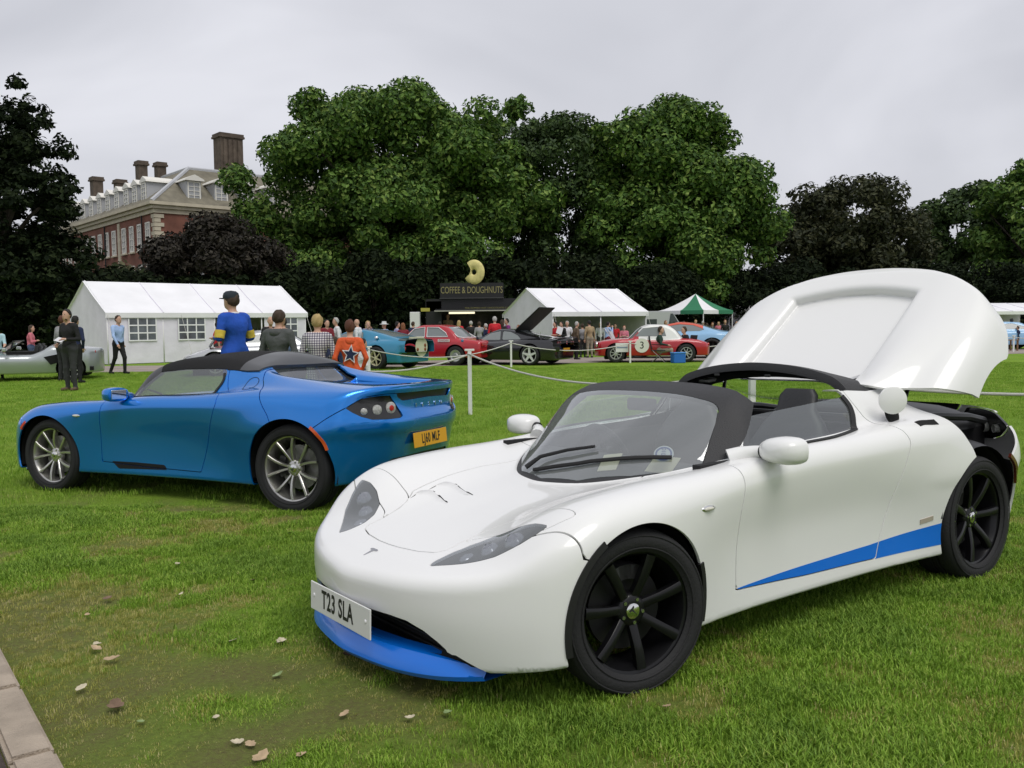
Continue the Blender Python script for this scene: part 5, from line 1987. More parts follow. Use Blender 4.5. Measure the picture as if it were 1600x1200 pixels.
def bgcar(name, label, wheel_px, heading, S):
    """S: profile tables of one car"""
    hw, xf, xr = S['hw'], S['xf'], S['xr']
    zt = lambda x: pchip(*zip(*sorted(S['top'])), x)
    zc = lambda x: pchip(*zip(*sorted(S['cab'])), x)
    x0, x1 = S['x0'], S['x1']
    cb, cr, zb, zr = S['cw']
    bot = S.get('bot', .2)

    def low(x, y, z):
        a = np.abs(y)
        pl = hw * (1 - S.get('taper_f', .18) * sstep(x0 - .9, x0 + .1, x) ** 1.3 - S.get('taper_r', .12) * sstep(x1 + .8, x1 - .1, x) ** 1.3)
        tum = .05 * ((z - .48) / .3) ** 2
        s = a - pl * (1 - np.clip(tum, 0, .3)) + .02 * np.exp(-((x - xf) / .3) ** 2) * -1 * S.get('flare', .6) + .02 * np.exp(-((x - xr) / .3) ** 2) * -1 * S.get('flare', .6)
        t_ = z - zt(x) + S.get('crown', .05) * (a / hw) ** 2
        e = np.maximum(x - x0 + S.get('nose_r', .25) * (a / hw) ** 2 + .25 * np.clip(z - .45, -.4, 1) ** 2, x1 - x + S.get('tail_r', .12) * (a / hw) ** 2 + S.get('tail_s', .1) * np.clip(.5 - z, -.4, .4) ** 2)
        return smax(smax(smax(t_, s, .12), e, .10), bot - z, .03)

    def cab(x, y, z):
        a = np.abs(y)
        s = a - (cb + (cr - cb) * (np.maximum(z, zb - .06) - zb) / (zr - zb))
        s = np.maximum(s, zb - .3 - z)
        return smax((z - zc(x + .12 * a * a / cb ** 2 * np.sign(x - S.get('mid', 0.))) + .03 * (a / cb) ** 2) * .8, s, .07)
    full = (lambda x, y, z: smin(low(x, y, z), cab(x, y, z), .03)) if S.get('has_cab', True) else low
    sh = polyize(full, (x1 - .15, -hw - .15, .05), (x0 + .15, hw + .15, max(zr, max(p[1] for p in S['top'])) + .15), S.get('res', .045))
    c_, s_ = math.cos(heading), math.sin(heading)
    wp = gp(*wheel_px)
    lx, ly = xr, hw - .08
    loc = (wp.x - (c_ * lx - s_ * ly), wp.y - (s_ * lx + c_ * ly), .006)
    t = empty(name, loc, heading, label, 'car', 'show cars parked behind the rope')
    wr = S['wr']
    for xw in (xf, xr):
        sh = sh.clip(-both(circ(xw, wr, wr + .055), lambda V: hw - .32 - np.abs(V[:, 1]))(sh.V))
    glassm = S.get('glass', FG)
    if S.get('has_cab', True):
        incab = lambda V: .008 - low(*V.T)
        k = 0
        for poly in S['win']:
            w_, sh = sh.cut(both(inpoly(poly, 'xz'), incab, lambda V: cr * .80 - np.abs(V[:, 1])), .004)
            for half in lr(w_):
                wo = half.obj('side_window', glassm, t, rim=0, off=-.004)
                if S.get('trim') and wo:
                    s1 = 1 if half.V[:, 1].mean() > 0 else -1
                    tr = MB()
                    cen = np.mean(poly, 0)
                    pts = []
                    for p in poly + [poly[0]]:
                        yy = cb + (cr - cb) * (p[1] - zb) / (zr - zb)
                        pts.append((p[0], s1 * (yy + .008), p[1]))
                    tr.tube(pts, .014, 5).build('window_trim', S['trim'], wo)
        for nm, poly in (('windscreen', S['ws']), ('rear_window', S['rw'])):
            w_, sh = sh.cut(both(inpoly(poly, 'xy'), incab, lambda V: zb - V[:, 2]), .004)
            w_.obj(nm, glassm, t, rim=0, off=-.004)
        if S.get('roof'):
            rf, sh = sh.cut(both(incab, lambda V: S['roof'][1](V)), 0)
            rf.obj('roof', S['roof'][0], t)
    for nm, fn, m_ in S.get('zones', ()):
        p_, sh = sh.cut(fn, .002)
        p_.obj(nm, m_, t, rim=.006)
    sh.obj('body', S['paint'], t)
    # dark floor and wheel wells
    d = MB()
    d.box(((x0 + x1) / 2, 0, bot + .10), (x0 - x1 - .4, 2 * hw - .34, .1))
    for xw in (xf, xr):
        d.box((xw, 0, wr + .05), (2 * wr + .1, 2 * hw - .56, .5))
    d.build('underbody', mat('black void', (.006, .006, .006), .9), t)
    for xw in (xf, xr):
        for q in (1, -1):
            simple_wheel(t, xw, q * (hw - .09), wr, wr, S.get('ww', .18), S['rim'], S['spokes'], S['rim_m'])
    return t, full


def spot(t, name, x, y, z, r, m, axis='x', depth=.03, rot=None):
    return MB().lathe([(0, depth), (r * .7, depth * .8), (r, 0), (r, -depth)], 20, axis=axis).build(name, m, t, smooth='auto', loc=(x, y, z), rot=rot)


RED_L = mat('far red lens', (.4, .015, .012), .25, coat=.6)
PLY = mat('plate amber', (.72, .36, .02), .35)
PLW = mat('plate white', (.72, .72, .70), .35)
SIL = mat('rim silver', (.58, .58, .57), .3, metal=.7)

# pale silver-green open roadster at the left edge
t, f = bgcar('sports_car', 'pale silver open roadster cut by the left edge', (112, 594), R(199), dict(
    hw=.82, xf=1.15, xr=-1.15, x0=1.85, x1=-1.86, wr=.29, rim=.21, spokes=6, rim_m=SIL, bot=.18, crown=.07, nose_r=.35, tail_r=.45, taper_r=.2, flare=1.,
    top=[(1.9, .35), (1.6, .50), (1.15, .66), (.7, .70), (.4, .70), (-.2, .70), (-.5, .80), (-.75, .93), (-1.0, .90), (-1.5, .84), (-1.92, .78)],
    cab=[(-2, .3), (2, .3)], cw=(.66, .5, .7, 1.0), has_cab=False, paint=mat('silver green paint', (.47, .50, .50), .28, metal=.7, coat=.7)))
MB().prism([(.60, .69), (.16, 1.0), (.12, 1.0), (.52, .69)], .60, .64).build('screen_pillar', mat('satin black trim', (.016, .016, .017), .45), t)
MB().prism([(.60, .69), (.16, 1.0), (.12, 1.0), (.52, .69)], -.64, -.60).build('screen_pillar', mat('satin black trim'), t)
MB().box((.14, 0, 1.0), (.06, 1.26, .03)).build('screen_header', mat('satin black trim'), t)
raw('windscreen', [(.56, -.6, .70), (.56, .6, .70), (.14, .6, .99), (.14, -.6, .99)], [(0, 1, 2, 3)], t, glass('side glass'))
MB().box((-.12, 0, .705), (.9, 1.16, .06)).build('cockpit', mat('black void'), t)
for s_ in (1, -1):
    MB().box((-.36, s_ * .3, .78), (.14, .40, .30), ry=R(-12)).build('seat', mat('dark seat leather', (.025, .026, .028), .5), t, bevel=.05, seg=2)
    MB().prism([(-.55, .60), (-.95, .68), (-1.0, .60), (-.9, .46), (-.7, .40)], s_ * .82, s_ * .862).build('side_intake', mat('black void'), t)
    spot(t, 'tail_lamp', -1.70, s_ * .45, .70, .045, RED_L, 'x', -.012)
    MB().box((.30, s_ * .92, .80), (.10, .16, .09)).build('wing_mirror', MATS['silver green paint'], t, bevel=.02)

# turquoise fastback racer, tail to us
turq = mat('turquoise paint', (.035, .25, .42), .3, metal=.3, coat=.8)
dkg = mat('dark green panel', (.012, .045, .04), .35, coat=.6)
t, f = bgcar('sports_car', 'turquoise fastback with dark green cut-off tail and cream wheels', (590, 578), R(150), dict(
    hw=.86, xf=1.2, xr=-1.1, x0=2.1, x1=-1.95, wr=.34, rim=.22, spokes=6, rim_m=mat('cream alloy', (.58, .54, .36), .4), ww=.24, bot=.2, crown=.09, nose_r=.5, tail_r=.08, tail_s=.1, flare=1.4, taper_r=.1,
    top=[(2.1, .5), (1.6, .68), (1.1, .80), (.6, .80), (-.2, .82), (-.8, .90), (-1.2, .94), (-1.6, .93), (-1.95, .90)],
    cab=[(2.1, .4), (.95, .74), (.45, 1.10), (.05, 1.20), (-.4, 1.19), (-1.0, 1.10), (-1.6, .98), (-1.95, .92), (-2.2, .9)], cw=(.72, .52, .80, 1.2), paint=turq, res=.045, glass=FGL,
    win=[[(.62, .86), (.35, 1.06), (-.05, 1.12), (-.42, 1.10), (-.48, .90)]], ws=[(.95, -.01), (.9, .4), (.8, .55), (.42, .44), (.45, -.01)], rw=[(-.35, -.01), (-.35, .36), (-1.5, .50), (-1.62, .3), (-1.62, -.01)],
    zones=[('tail_panel', both(lambda V: V[:, 0] + 1.80, inpoly([(-.01, .40), (-.01, .93), (.55, .93), (.68, .88), (.72, .70), (.66, .44)], 'yz')), dkg)]))
MB().lathe([(0, .012), (.30, .012), (.30, 0)], 32, axis='x').build('roundel', mat('roundel cream', (.58, .58, .42), .5), t, loc=(-2.005, -.18, .66), rot=(0, 0, math.pi))
for y_, z_ in ((-.36, .58), (-.36, .70), (.02, .58)):
    spot(t, 'tail_lamp', -2.02, y_, z_, .055, mat('amber brown lens', (.22, .07, .02), .3), 'x', -.02)
spot(t, 'tail_lamp', -1.985, .62, .62, .06, RED_L, 'x', -.02)
spot(t, 'filler_cap', -1.02, .70, .955, .06, CHR, 'z', .03)
MB().box((-1.97, .1, .935), (.05, .5, .05)).build('tail_lip', mat('roundel cream'), t)

# red classic saloon-coupe
redp = mat('classic red paint', (.42, .012, .022), .3, coat=.8)
t, f = bgcar('classic_car', 'red classic coupe with white window trim and checked stripe', (713, 571), R(158), dict(
    hw=.79, xf=1.15, xr=-1.2, x0=1.95, x1=-2.1, wr=.31, rim=.19, spokes=0, rim_m=SIL, bot=.24, crown=.04, nose_r=.12, tail_r=.06, tail_s=-.15, flare=.8, taper_r=.08,
    top=[(1.95, .72), (1.6, .80), (.9, .85), (0, .88), (-.9, .88), (-1.5, .86), (-2.1, .78)],
    cab=[(2.1, .4), (.95, .82), (.45, 1.22), (.1, 1.31), (-.5, 1.31), (-.85, 1.24), (-1.35, .88), (-1.6, .6)], cw=(.70, .54, .86, 1.3), paint=redp, glass=FGL, trim=mat('trim white', (.75, .75, .75), .4),
    win=[[(.62, .92), (.36, 1.18), (-.02, 1.23), (-.06, .92)], [(-.14, .92), (-.11, 1.23), (-.52, 1.22), (-.80, 1.05), (-.90, .92)]],
    ws=[(.92, -.01), (.88, .5), (.8, .58), (.44, .47), (.48, -.01)], rw=[(-.84, -.01), (-.80, .44), (-1.22, .60), (-1.30, .5), (-1.32, -.01)]))
MB().tube([(-.95, 0, 1.22), (-.83, .46, 1.18), (-1.22, .62, .92), (-1.36, .5, .885), (-1.36, -.5, .885), (-1.22, -.62, .92), (-.83, -.46, 1.18), (-.95, 0, 1.22)], .016, 6).build('rear_window_trim', mat('trim white'), t)
ck = MB().box((.92, .80, .62), (.22, .012, .55)).build('checked_stripe', mat('trim white'), t)
for i in range(4):
    MB().box((.95 - .07 * (i % 2), .808, .44 + i * .11), (.07, .006, .06)).build('check', mat('plate black', (.01, .01, .01), .5), ck)
MB().box((-.80, .786, .80), (.42, .012, .085)).build('side_badge', mat('trim white'), t)
text('badge_text', 'GIARDINI', .085, redp, t, (-.80, .794, .80), (R(90), 0, R(180)), extrude=.001)
MB().box((-2.12, .0, .42), (.08, 1.4, .06)).build('bumper', CHR, t, bevel=.01)
MB().box((-2.10, 0, .60), (.02, .52, .11)).build('number_plate', mat('plate black'), t)
for s_ in (1, -1):
    MB().box((-2.09, s_ * .56, .66), (.04, .22, .12)).build('tail_lamp', RED_L, t, bevel=.01)
    spot(t, 'headlight', 1.93, s_ * .52, .62, .09, CHR)
MB().lathe([(0, .01), (.05, .008), (.05, 0)], 16).build('filler_cap', CHR, t, loc=(-1.45, .755, .79))

# black mid-engined coupe with its engine cover up
blkp = mat('gloss black paint', (.012, .012, .014), .2, coat=1.)
t, f = bgcar('sports_car', 'black coupe with raised engine cover and silver star wheels', (829, 571), R(154), dict(
    hw=.93, xf=1.35, xr=-1.15, x0=2.15, x1=-2.0, wr=.32, rim=.235, spokes=5, rim_m=mat('bright alloy', (.75, .75, .75), .3, metal=.4), ww=.24, bot=.16, crown=.05, nose_r=.3, tail_r=.06, tail_s=.0, flare=.9, taper_r=.05,
    top=[(2.15, .42), (1.7, .60), (1.2, .72), (.6, .75), (-.4, .80), (-1.0, .86), (-1.5, .86), (-2.0, .84)],
    cab=[(2.1, .3), (1.15, .66), (.45, 1.06), (.05, 1.16), (-.35, 1.14), (-.9, 1.0), (-1.6, .87), (-2.1, .7)], cw=(.78, .54, .76, 1.15), paint=blkp, glass=FGL,
    win=[[(.72, .80), (.38, 1.02), (.02, 1.09), (-.04, .80)], [(-.10, .80), (-.06, 1.09), (-.35, 1.06), (-.62, .95), (-.78, .82)]],
    ws=[(1.12, -.01), (1.05, .5), (.9, .62), (.42, .46), (.46, -.01)], rw=[(-.4, -.01), (-.4, .3), (-1.0, .4), (-1.0, -.01)],
    zones=[('tail_band', both(lambda V: V[:, 0] + 1.85, lambda V: np.abs(V[:, 2] - .68) - .09, lambda V: np.abs(V[:, 1]) - .85), mat('black void', (.006, .006, .006), .9))]))
MB().box((0, 0, 0), (1.15, 1.25, .04)).build('engine_cover', mat('engine cover black', (.008, .008, .009), .6), t, bevel=.015, loc=(-.93, 0, 1.46), rot=(0, R(40), 0))
MB().tube([(-1.30, .5, .86), (-1.35, .5, 1.05)], .012, 6).build('cover_strut', CHR, t)
MB().box((-2.03, 0, .47), (.02, .52, .12)).build('number_plate', PLY, t)
MB().box((-2.035, .0, .70), (.02, .07, .10)).build('horse_badge', CHR, t)
MB().box((-1.98, 0, .855), (.10, 1.7, .03)).build('tail_lip', blkp, t)
for s_ in (1, -1):
    for q in (.62, .45):
        spot(t, 'tail_lamp', -2.01, s_ * q, .68, .065, mat('dim red lens', (.10, .008, .008), .3, coat=.6), 'x', -.02)
    MB().box((.62, s_ * 1.0, .86), (.10, .2, .11)).build('wing_mirror', blkp, t, bevel=.02)

# red classic with a white hardtop and roundel, side on
t, f = bgcar('classic_car', 'red classic roadster with white hardtop and number three roundel', (1072, 566), R(176), dict(
    hw=.76, xf=1.15, xr=-1.15, x0=1.85, x1=-2.0, wr=.30, rim=.19, spokes=8, rim_m=SIL, bot=.22, crown=.04, nose_r=.2, tail_r=.2, tail_s=.3, flare=.8,
    top=[(1.85, .66), (1.5, .74), (.9, .80), (.3, .80), (-.4, .78), (-1.0, .80), (-1.5, .76), (-2.0, .60)],
    cab=[(1.9, .4), (.78, .76), (.30, 1.16), (0, 1.25), (-.5, 1.24), (-.8, 1.12), (-1.1, .80), (-1.3, .5)], cw=(.68, .52, .80, 1.25), paint=redp, glass=FGL,
    win=[[(.52, .86), (.26, 1.12), (-.3, 1.17), (-.42, 1.14), (-.50, .86)]], ws=[(.76, -.01), (.72, .46), (.64, .56), (.28, .45), (.32, -.01)], rw=[(-.72, -.01), (-.7, .4), (-1.0, .5), (-1.02, -.01)],
    roof=(mat('hardtop white', (.74, .74, .72), .4, coat=.4), lambda V: V[:, 0] - .40)))
rd = MB().lathe([(0, .008), (.235, .008), (.235, -.03)], 32).build('roundel', mat('roundel white', (.72, .71, .64), .5), t, loc=(.30, .765, .56))
text('roundel_number', '3', .33, mat('plate black', (.01, .01, .01), .5), rd, (0, .010, 0), (R(90), 0, R(180)), extrude=.001)
MB().box((.95, .775, .50), (.42, .01, .30)).build('entry_board', mat('trim white', (.75, .75, .75), .4), t)
MB().box((.95, .782, .50), (.36, .004, .05)).build('board_print', mat('print blue', (.25, .3, .4), .6), t)
for s_ in (1, -1):
    spot(t, 'headlight', 1.78, s_ * .50, .60, .09, CHR)
    spot(t, 'tail_lamp', -1.90, s_ * .5, .58, .05, RED_L, 'x', -.03)
MB().box((1.86, 0, .40), (.06, 1.2, .06)).build('bumper', CHR, t, bevel=.01)

# pale blue modern coupe with an orange roof band
t, f = bgcar('sports_car', 'pale blue modern coupe with orange-red roof band', (1113, 560), R(163), dict(
    hw=.94, xf=1.35, xr=-1.35, x0=2.2, x1=-2.2, wr=.35, rim=.27, spokes=9, rim_m=mat('gloss black alloy', (.010, .010, .011), .22, coat=.6), ww=.26, bot=.2, crown=.06, nose_r=.35, tail_r=.2, flare=1.2,
    top=[(2.2, .6), (1.8, .74), (1.2, .86), (.6, .90), (-.3, .94), (-1.2, 1.0), (-1.8, .98), (-2.2, .88)],
    cab=[(2.2, .4), (1.05, .84), (.35, 1.24), (-.15, 1.32), (-.7, 1.27), (-1.3, 1.10), (-1.8, .95), (-2.2, .8)], cw=(.80, .56, .92, 1.3), paint=mat('pale blue paint', (.26, .47, .70), .3, coat=.8), glass=FGL,
    win=[[(.62, .97), (.28, 1.17), (-.15, 1.24), (-.65, 1.20), (-1.05, 1.05), (-.9, .99)]], ws=[(1.02, -.01), (.95, .5), (.82, .62), (.34, .46), (.38, -.01)], rw=[(-.65, -.01), (-.65, .38), (-1.45, .55), (-1.55, -.01)],
    roof=(mat('orange red paint', (.62, .09, .045), .35, coat=.6), lambda V: np.maximum(np.maximum(V[:, 0] - .9, -1.0 - V[:, 0]), 1.02 - V[:, 2]))))
for s_ in (1, -1):
    MB().box((-2.0, s_ * .74, .84), (.22, .16, .05), rz=s_ * R(28)).build('tail_lamp', RED_L, t, bevel=.01)
    MB().box((.62, s_ * 1.02, 1.0), (.12, .2, .12)).build('wing_mirror', MATS['pale blue paint'], t, bevel=.02)

# silver car half hidden behind the spectators, bonnet up
t, f = bgcar('sports_car', 'silver car with raised bonnet half hidden behind the spectators', (482, 585), R(200), dict(
    hw=.85, xf=1.2, xr=-1.2, x0=2.0, x1=-2.0, wr=.31, rim=.21, spokes=7, rim_m=SIL, bot=.2, crown=.05, nose_r=.3, tail_r=.2,
    top=[(2., .5), (1.6, .66), (1.1, .78), (.4, .82), (-.8, .84), (-1.5, .84), (-2., .75)],
    cab=[(2., .4), (1.0, .78), (.4, 1.12), (0, 1.2), (-.6, 1.18), (-1.2, .9), (-1.5, .6)], cw=(.72, .52, .82, 1.2), paint=mat('silver paint', (.5, .51, .52), .3, metal=.6, coat=.6), glass=FGL,
    win=[[(.62, .88), (.3, 1.08), (-.3, 1.12), (-.8, .98), (-.85, .88)]], ws=[(.98, -.01), (.92, .5), (.8, .56), (.36, .45), (.4, -.01)], rw=[(-.65, -.01), (-.65, .4), (-1.1, .5), (-1.12, -.01)]))
MB().box((0, 0, 0), (1.0, 1.2, .03)).build('bonnet', mat('bonnet dark', (.05, .052, .055), .4, coat=.5), t, bevel=.012, loc=(1.05, 0, 1.18), rot=(0, R(58), 0))

# pale blue car end at the far right
t, f = bgcar('sports_car', 'pale blue and yellow car end cut by the right edge', (1618, 546), R(176), dict(
    hw=.85, xf=1.2, xr=-1.2, x0=2.0, x1=-2.0, wr=.31, rim=.21, spokes=7, rim_m=SIL, bot=.2, crown=.05, nose_r=.3, tail_r=.2,
    top=[(2., .5), (1.6, .66), (1.1, .78), (.4, .82), (-.8, .84), (-1.5, .84), (-2., .75)],
    cab=[(2., .4), (1.0, .78), (.4, 1.12), (0, 1.2), (-.6, 1.18), (-1.2, .9), (-1.5, .6)], cw=(.72, .52, .82, 1.2), paint=MATS['pale blue paint'], glass=FGL,
    win=[[(.62, .88), (.3, 1.08), (-.3, 1.12), (-.8, .98), (-.85, .88)]], ws=[(.98, -.01), (.92, .5), (.8, .56), (.36, .45), (.4, -.01)], rw=[(-.65, -.01), (-.65, .4), (-1.1, .5), (-1.12, -.01)],
    zones=[('yellow_band', lambda V: np.maximum(V[:, 2] - .45, .9 - V[:, 0]), mat('lemon paint', (.62, .62, .25), .4))]))
# ------------------------------------------------------------------ rope fence
WP = mat('post white paint', (.74, .74, .72), .5, var=.06, vscale=20)
ROPE = mat('rope white', (.72, .71, .66), .8, bump=.8, bscale=400)


def post(label, x, y, h, cap=True):
    t = empty('fence_post', (x, y, 0), R(8), label, 'post', 'white rope posts')
    MB().box((0, 0, h / 2 - .1), (.055, .055, h + .2)).build('shaft', WP, t, bevel=.004)
    if cap:
        MB().box((0, 0, h + .012), (.14, .06, .03)).build('cap', WP, t, bevel=.004)
    MB().tube([(.032 * math.cos(q), .032 * math.sin(q), h - .05) for q in np.linspace(0, 6.28, 13)], .009, 6).build('rope_eye', mat('eye steel', (.4, .4, .4), .4, metal=.8), t)
    return (x, y, h - .05)


def rope(label, a, b, sag, r=.014):
    pts = []
    for i in range(25):
        q = i / 24
        p = [a[k] + (b[k] - a[k]) * q for k in range(3)]
        p[2] -= sag * 4 * q * (1 - q)
        pts.append(p)
    o = MB().tube(pts, r, 6).build('rope', ROPE, None, smooth=True)
    tag(o, label, 'rope', 'white fence ropes')


def at(u, Y):
    return ((u - 800) / 1400. * Y, Y)


p0 = post('white post hidden among the spectators behind the blue car', *at(455, 12.2), .93)
p1 = post('near white post with flat cap behind the blue car tail', *at(734, 13.0), .93)
p2 = post('white post beside the orange hooded boy', *at(577, 21.0), .80)
p3 = post('white post in front of the black coupe', *at(799, 27.2), .79)
p4 = post('white post in front of the red roundel car', *at(985, 29.4), .70)
p5 = post('white post behind the white car, seen through its roof hoop', *at(1176, 8.3), .90)
p6 = post('white post left of the raised bodywork by the pale blue coupe', *at(1168, 31.5), .70)
p7 = post('short white post at the far right by the people in red', *at(1584, 36.0), .64)
p8 = (5.9, 6.3, .86)
post('white post just outside the right edge holding the near rope', 5.9, 6.3, .91)
rope('rope running left from the near capped post behind the blue car', p0, p1, .22)
rope('rope sagging from the near capped post to the white car', p1, p5, .26)
rope('near rope leaving the picture at the right behind the white car', p5, p8, .16)
rope('far rope in front of the turquoise and red cars', p2, p3, .30)
rope('far rope in front of the black coupe', p3, p4, .24)
rope('far rope in front of the seated couple', p4, p6, .20)
rope('far rope ending at the short post at the right edge', p6, p7, .25)
rope('far rope leaving the picture at the right edge', p7, (22.5, 35.0, .6), .12)

# ------------------------------------------------------------------ fallen leaves
LEAF_M = [mat('leaf tan', (.42, .31, .19), .8, var=.25, vscale=30), mat('leaf brown', (.17, .11, .07), .85, var=.3, vscale=30), mat('leaf pale', (.52, .46, .33), .8, var=.2, vscale=30), mat('leaf green', (.22, .30, .12), .8, var=.2, vscale=30)]


def dead_leaf(u, v, size, k, label):
    g = gp(u, v)
    V, F = [], []
    n = 9
    rr = random.Random(int(u * 7 + v))
    curl = rr.uniform(.15, .5)
    for i in range(n):
        q = i / (n - 1)
        w = size * .36 * math.sin(math.pi * min(1, q * .93 + .06)) ** .8 * (1 + .18 * math.sin(i * 2.3))
        x = (q - .5) * size
        z = curl * size * (q - .5) ** 2 * 1.6
        V += [(x, -w, z + .25 * w), (x, 0, z), (x, w * rr.uniform(.8, 1.1), z + .30 * w)]
    for i in range(n - 1):
        F += [(3 * i, 3 * i + 1, 3 * i + 4, 3 * i + 3), (3 * i + 1, 3 * i + 2, 3 * i + 5, 3 * i + 4)]
    o = raw('dead_leaf', [(a * .72, b * .72, c * .72) for a, b, c in V], F, None, LEAF_M[k], smooth=True, loc=(g.x, g.y, .018), rot=(rr.uniform(-.25, .25), rr.uniform(-.3, .3), rr.uniform(0, 6.28)))
    tag(o, label, 'leaf', 'fallen leaves on the lawn')


for a in ((440, 1009, .075, 2, 'pale fallen leaf left of the white car plate, the nearer of two'), (364, 1008, .055, 2, 'pale fallen leaf left of the white car plate, the farther of two'),
          (150, 1020, .07, 0, 'tan fallen leaf at left, the smaller of a touching pair'), (176, 1037, .09, 0, 'larger tan fallen leaf lying below a pair at left'), (152, 1014, .06, 2, 'cream fallen leaf on top of a pair at left'),
          (128, 1082, .065, 2, 'pale fallen leaf nearest the kerb'), (408, 1193, .085, 0, 'large tan fallen leaf at the bottom edge'), (392, 1172, .06, 0, 'folded tan fallen leaf just above the bottom edge'), (370, 1169, .06, 2, 'small pale leaf beside the folded tan leaf'),
          (472, 1189, .055, 0, 'small tan leaf right of the large one at the bottom edge'), (545, 1030, .075, 1, 'brown leaf in the shadow under the blue front lip'), (168, 941, .08, 1, 'dark brown leaf on worn turf at left'),
          (182, 1113, .11, 1, 'large dark leaf scrap on bare soil near the kerb'), (434, 1063, .06, 3, 'grey-green leaf on the grass left of the white car'), (338, 1129, .045, 2, 'tiny pale leaf in the worn patch near the bottom'),
          (1042, 1112, .05, 0, 'lone tan leaf in front of the white car front wheel'), (137, 967, .045, 0, 'small tan leaf on the worn turf at left'), (283, 934, .04, 2, 'tiny pale leaf above the two pale leaves'), (372, 882, .045, 0, 'orange-tan leaf left of the white car nose'),
          (278, 886, .045, 2, 'pale leaf left of the orange-tan one'), (305, 902, .05, 1, 'dark leaf scrap between the blue car and the plate'), (395, 912, .055, 1, 'dark leaf near the white car nose'), (136, 882, .045, 2, 'pale speck leaf far left below the blue car'),
          (452, 838, .05, 3, 'greyish leaf behind the blue rear wheel'), (220, 1136, .045, 3, 'small green-grey leaf near the bottom left'), (538, 1125, .06, 0, 'tan leaf low in front of the blue lip'), (640, 1130, .05, 2, 'pale leaf in the worn strip at the bottom'),
          (700, 1122, .055, 3, 'greenish leaf in the worn strip at the bottom'), (105, 890, .04, 2, 'pale leaf scrap near the left edge')):
    dead_leaf(*a)

# ------------------------------------------------------------------ folding sign stand, cool box, camp chairs
def sign_stand():
    x, y = bx_(962, 30.5)
    t = empty('sign_stand', (x, y, 0), R(-20), 'folding grey metal sign stand beside the red roundel car', 'sign')
    g = mat('alloy frame', (.50, .51, .52), .35, metal=.5)
    MB().box((-.10, 0, .86), (.05, .36, .36), ry=R(-24)).build('top_panel', mat('panel pale', (.55, .56, .58), .4), t, bevel=.01)
    MB().box((.05, .0, .36), (.05, .34, .40), ry=R(24)).build('lower_panel', g, t, bevel=.01)
    for y_ in (-.18, .18):
        MB().tube([(-.35, y_, 1.15), (.02, y_, .62), (-.22, y_, .55), (.22, y_, .02)], .014, 6).build('leg', g, t)


sign_stand()
cb = empty('cool_box', (*bx_(1060, 29.0), 0), R(15), 'blue cool box beside the seated couple', 'cool box')
MB().box((0, 0, .15), (.42, .28, .30)).build('body', mat('cool box blue', (.02, .14, .48), .45), cb, bevel=.02)
MB().box((0, 0, .325), (.44, .30, .05)).build('lid', mat('cool box lid', (.05, .22, .55), .45), cb, bevel=.015)


def camp_chair(x, y, rz, label):
    t = empty('camp_chair', (x, y, 0), rz, label, 'chair', 'camp chairs behind the rope')
    c = mat('camp canvas', (.02, .022, .024), .8)
    MB().box((0, 0, .40), (.46, .48, .03)).build('seat', c, t, bevel=.008)
    MB().box((-.26, 0, .66), (.03, .48, .46), ry=R(-12)).build('backrest', c, t, bevel=.008)
    for sx in (-1, 1):
        for sy in (-1, 1):
            MB().tube([(sx * .22, sy * .23, 0), (-sx * .20, sy * .23, .41)], .011, 6).build('leg', mat('chair steel', (.2, .2, .2), .4, metal=.7), t)
    for sy in (-1, 1):
        MB().box((.0, sy * .25, .60), (.42, .05, .02)).build('armrest', c, t)


SEAT1, SEAT2 = bx_(1030, 29.6), bx_(1072, 29.8)
camp_chair(*SEAT1, R(-15), 'dark camp chair under the seated man in the green jumper')
camp_chair(*SEAT2, R(195), 'dark camp chair under the seated man facing left')
tb = empty('wooden_bench', (*bx_(1574, 37.0), 0), R(20), 'small brown wooden bench at the far right', 'bench')
wd = mat('bench wood', (.22, .12, .06), .7, var=.2, vscale=10)
for k in range(3):
    MB().box((0, -.15 + .15 * k, .45), (.9, .12, .03)).build('slat', wd, tb)
for sx in (-.38, .38):
    for sy in (-.16, .16):
        MB().box((sx, sy, .215), (.05, .05, .43)).build('leg', wd, tb)
# ------------------------------------------------------------------ people
def seg_field(P, a, b, ra, rb):
    pa = P - a
    ba = b - a
    h = np.clip(np.sum(pa * ba, -1) / (ba @ ba + 1e-9), 0, 1)
    return np.linalg.norm(pa - h[..., None] * ba, axis=-1) - (ra + (rb - ra) * h)


TAGS = dict(skin=0, top=1, legs=2, shoes=3, fore=4, shin=5)
POSES = {}


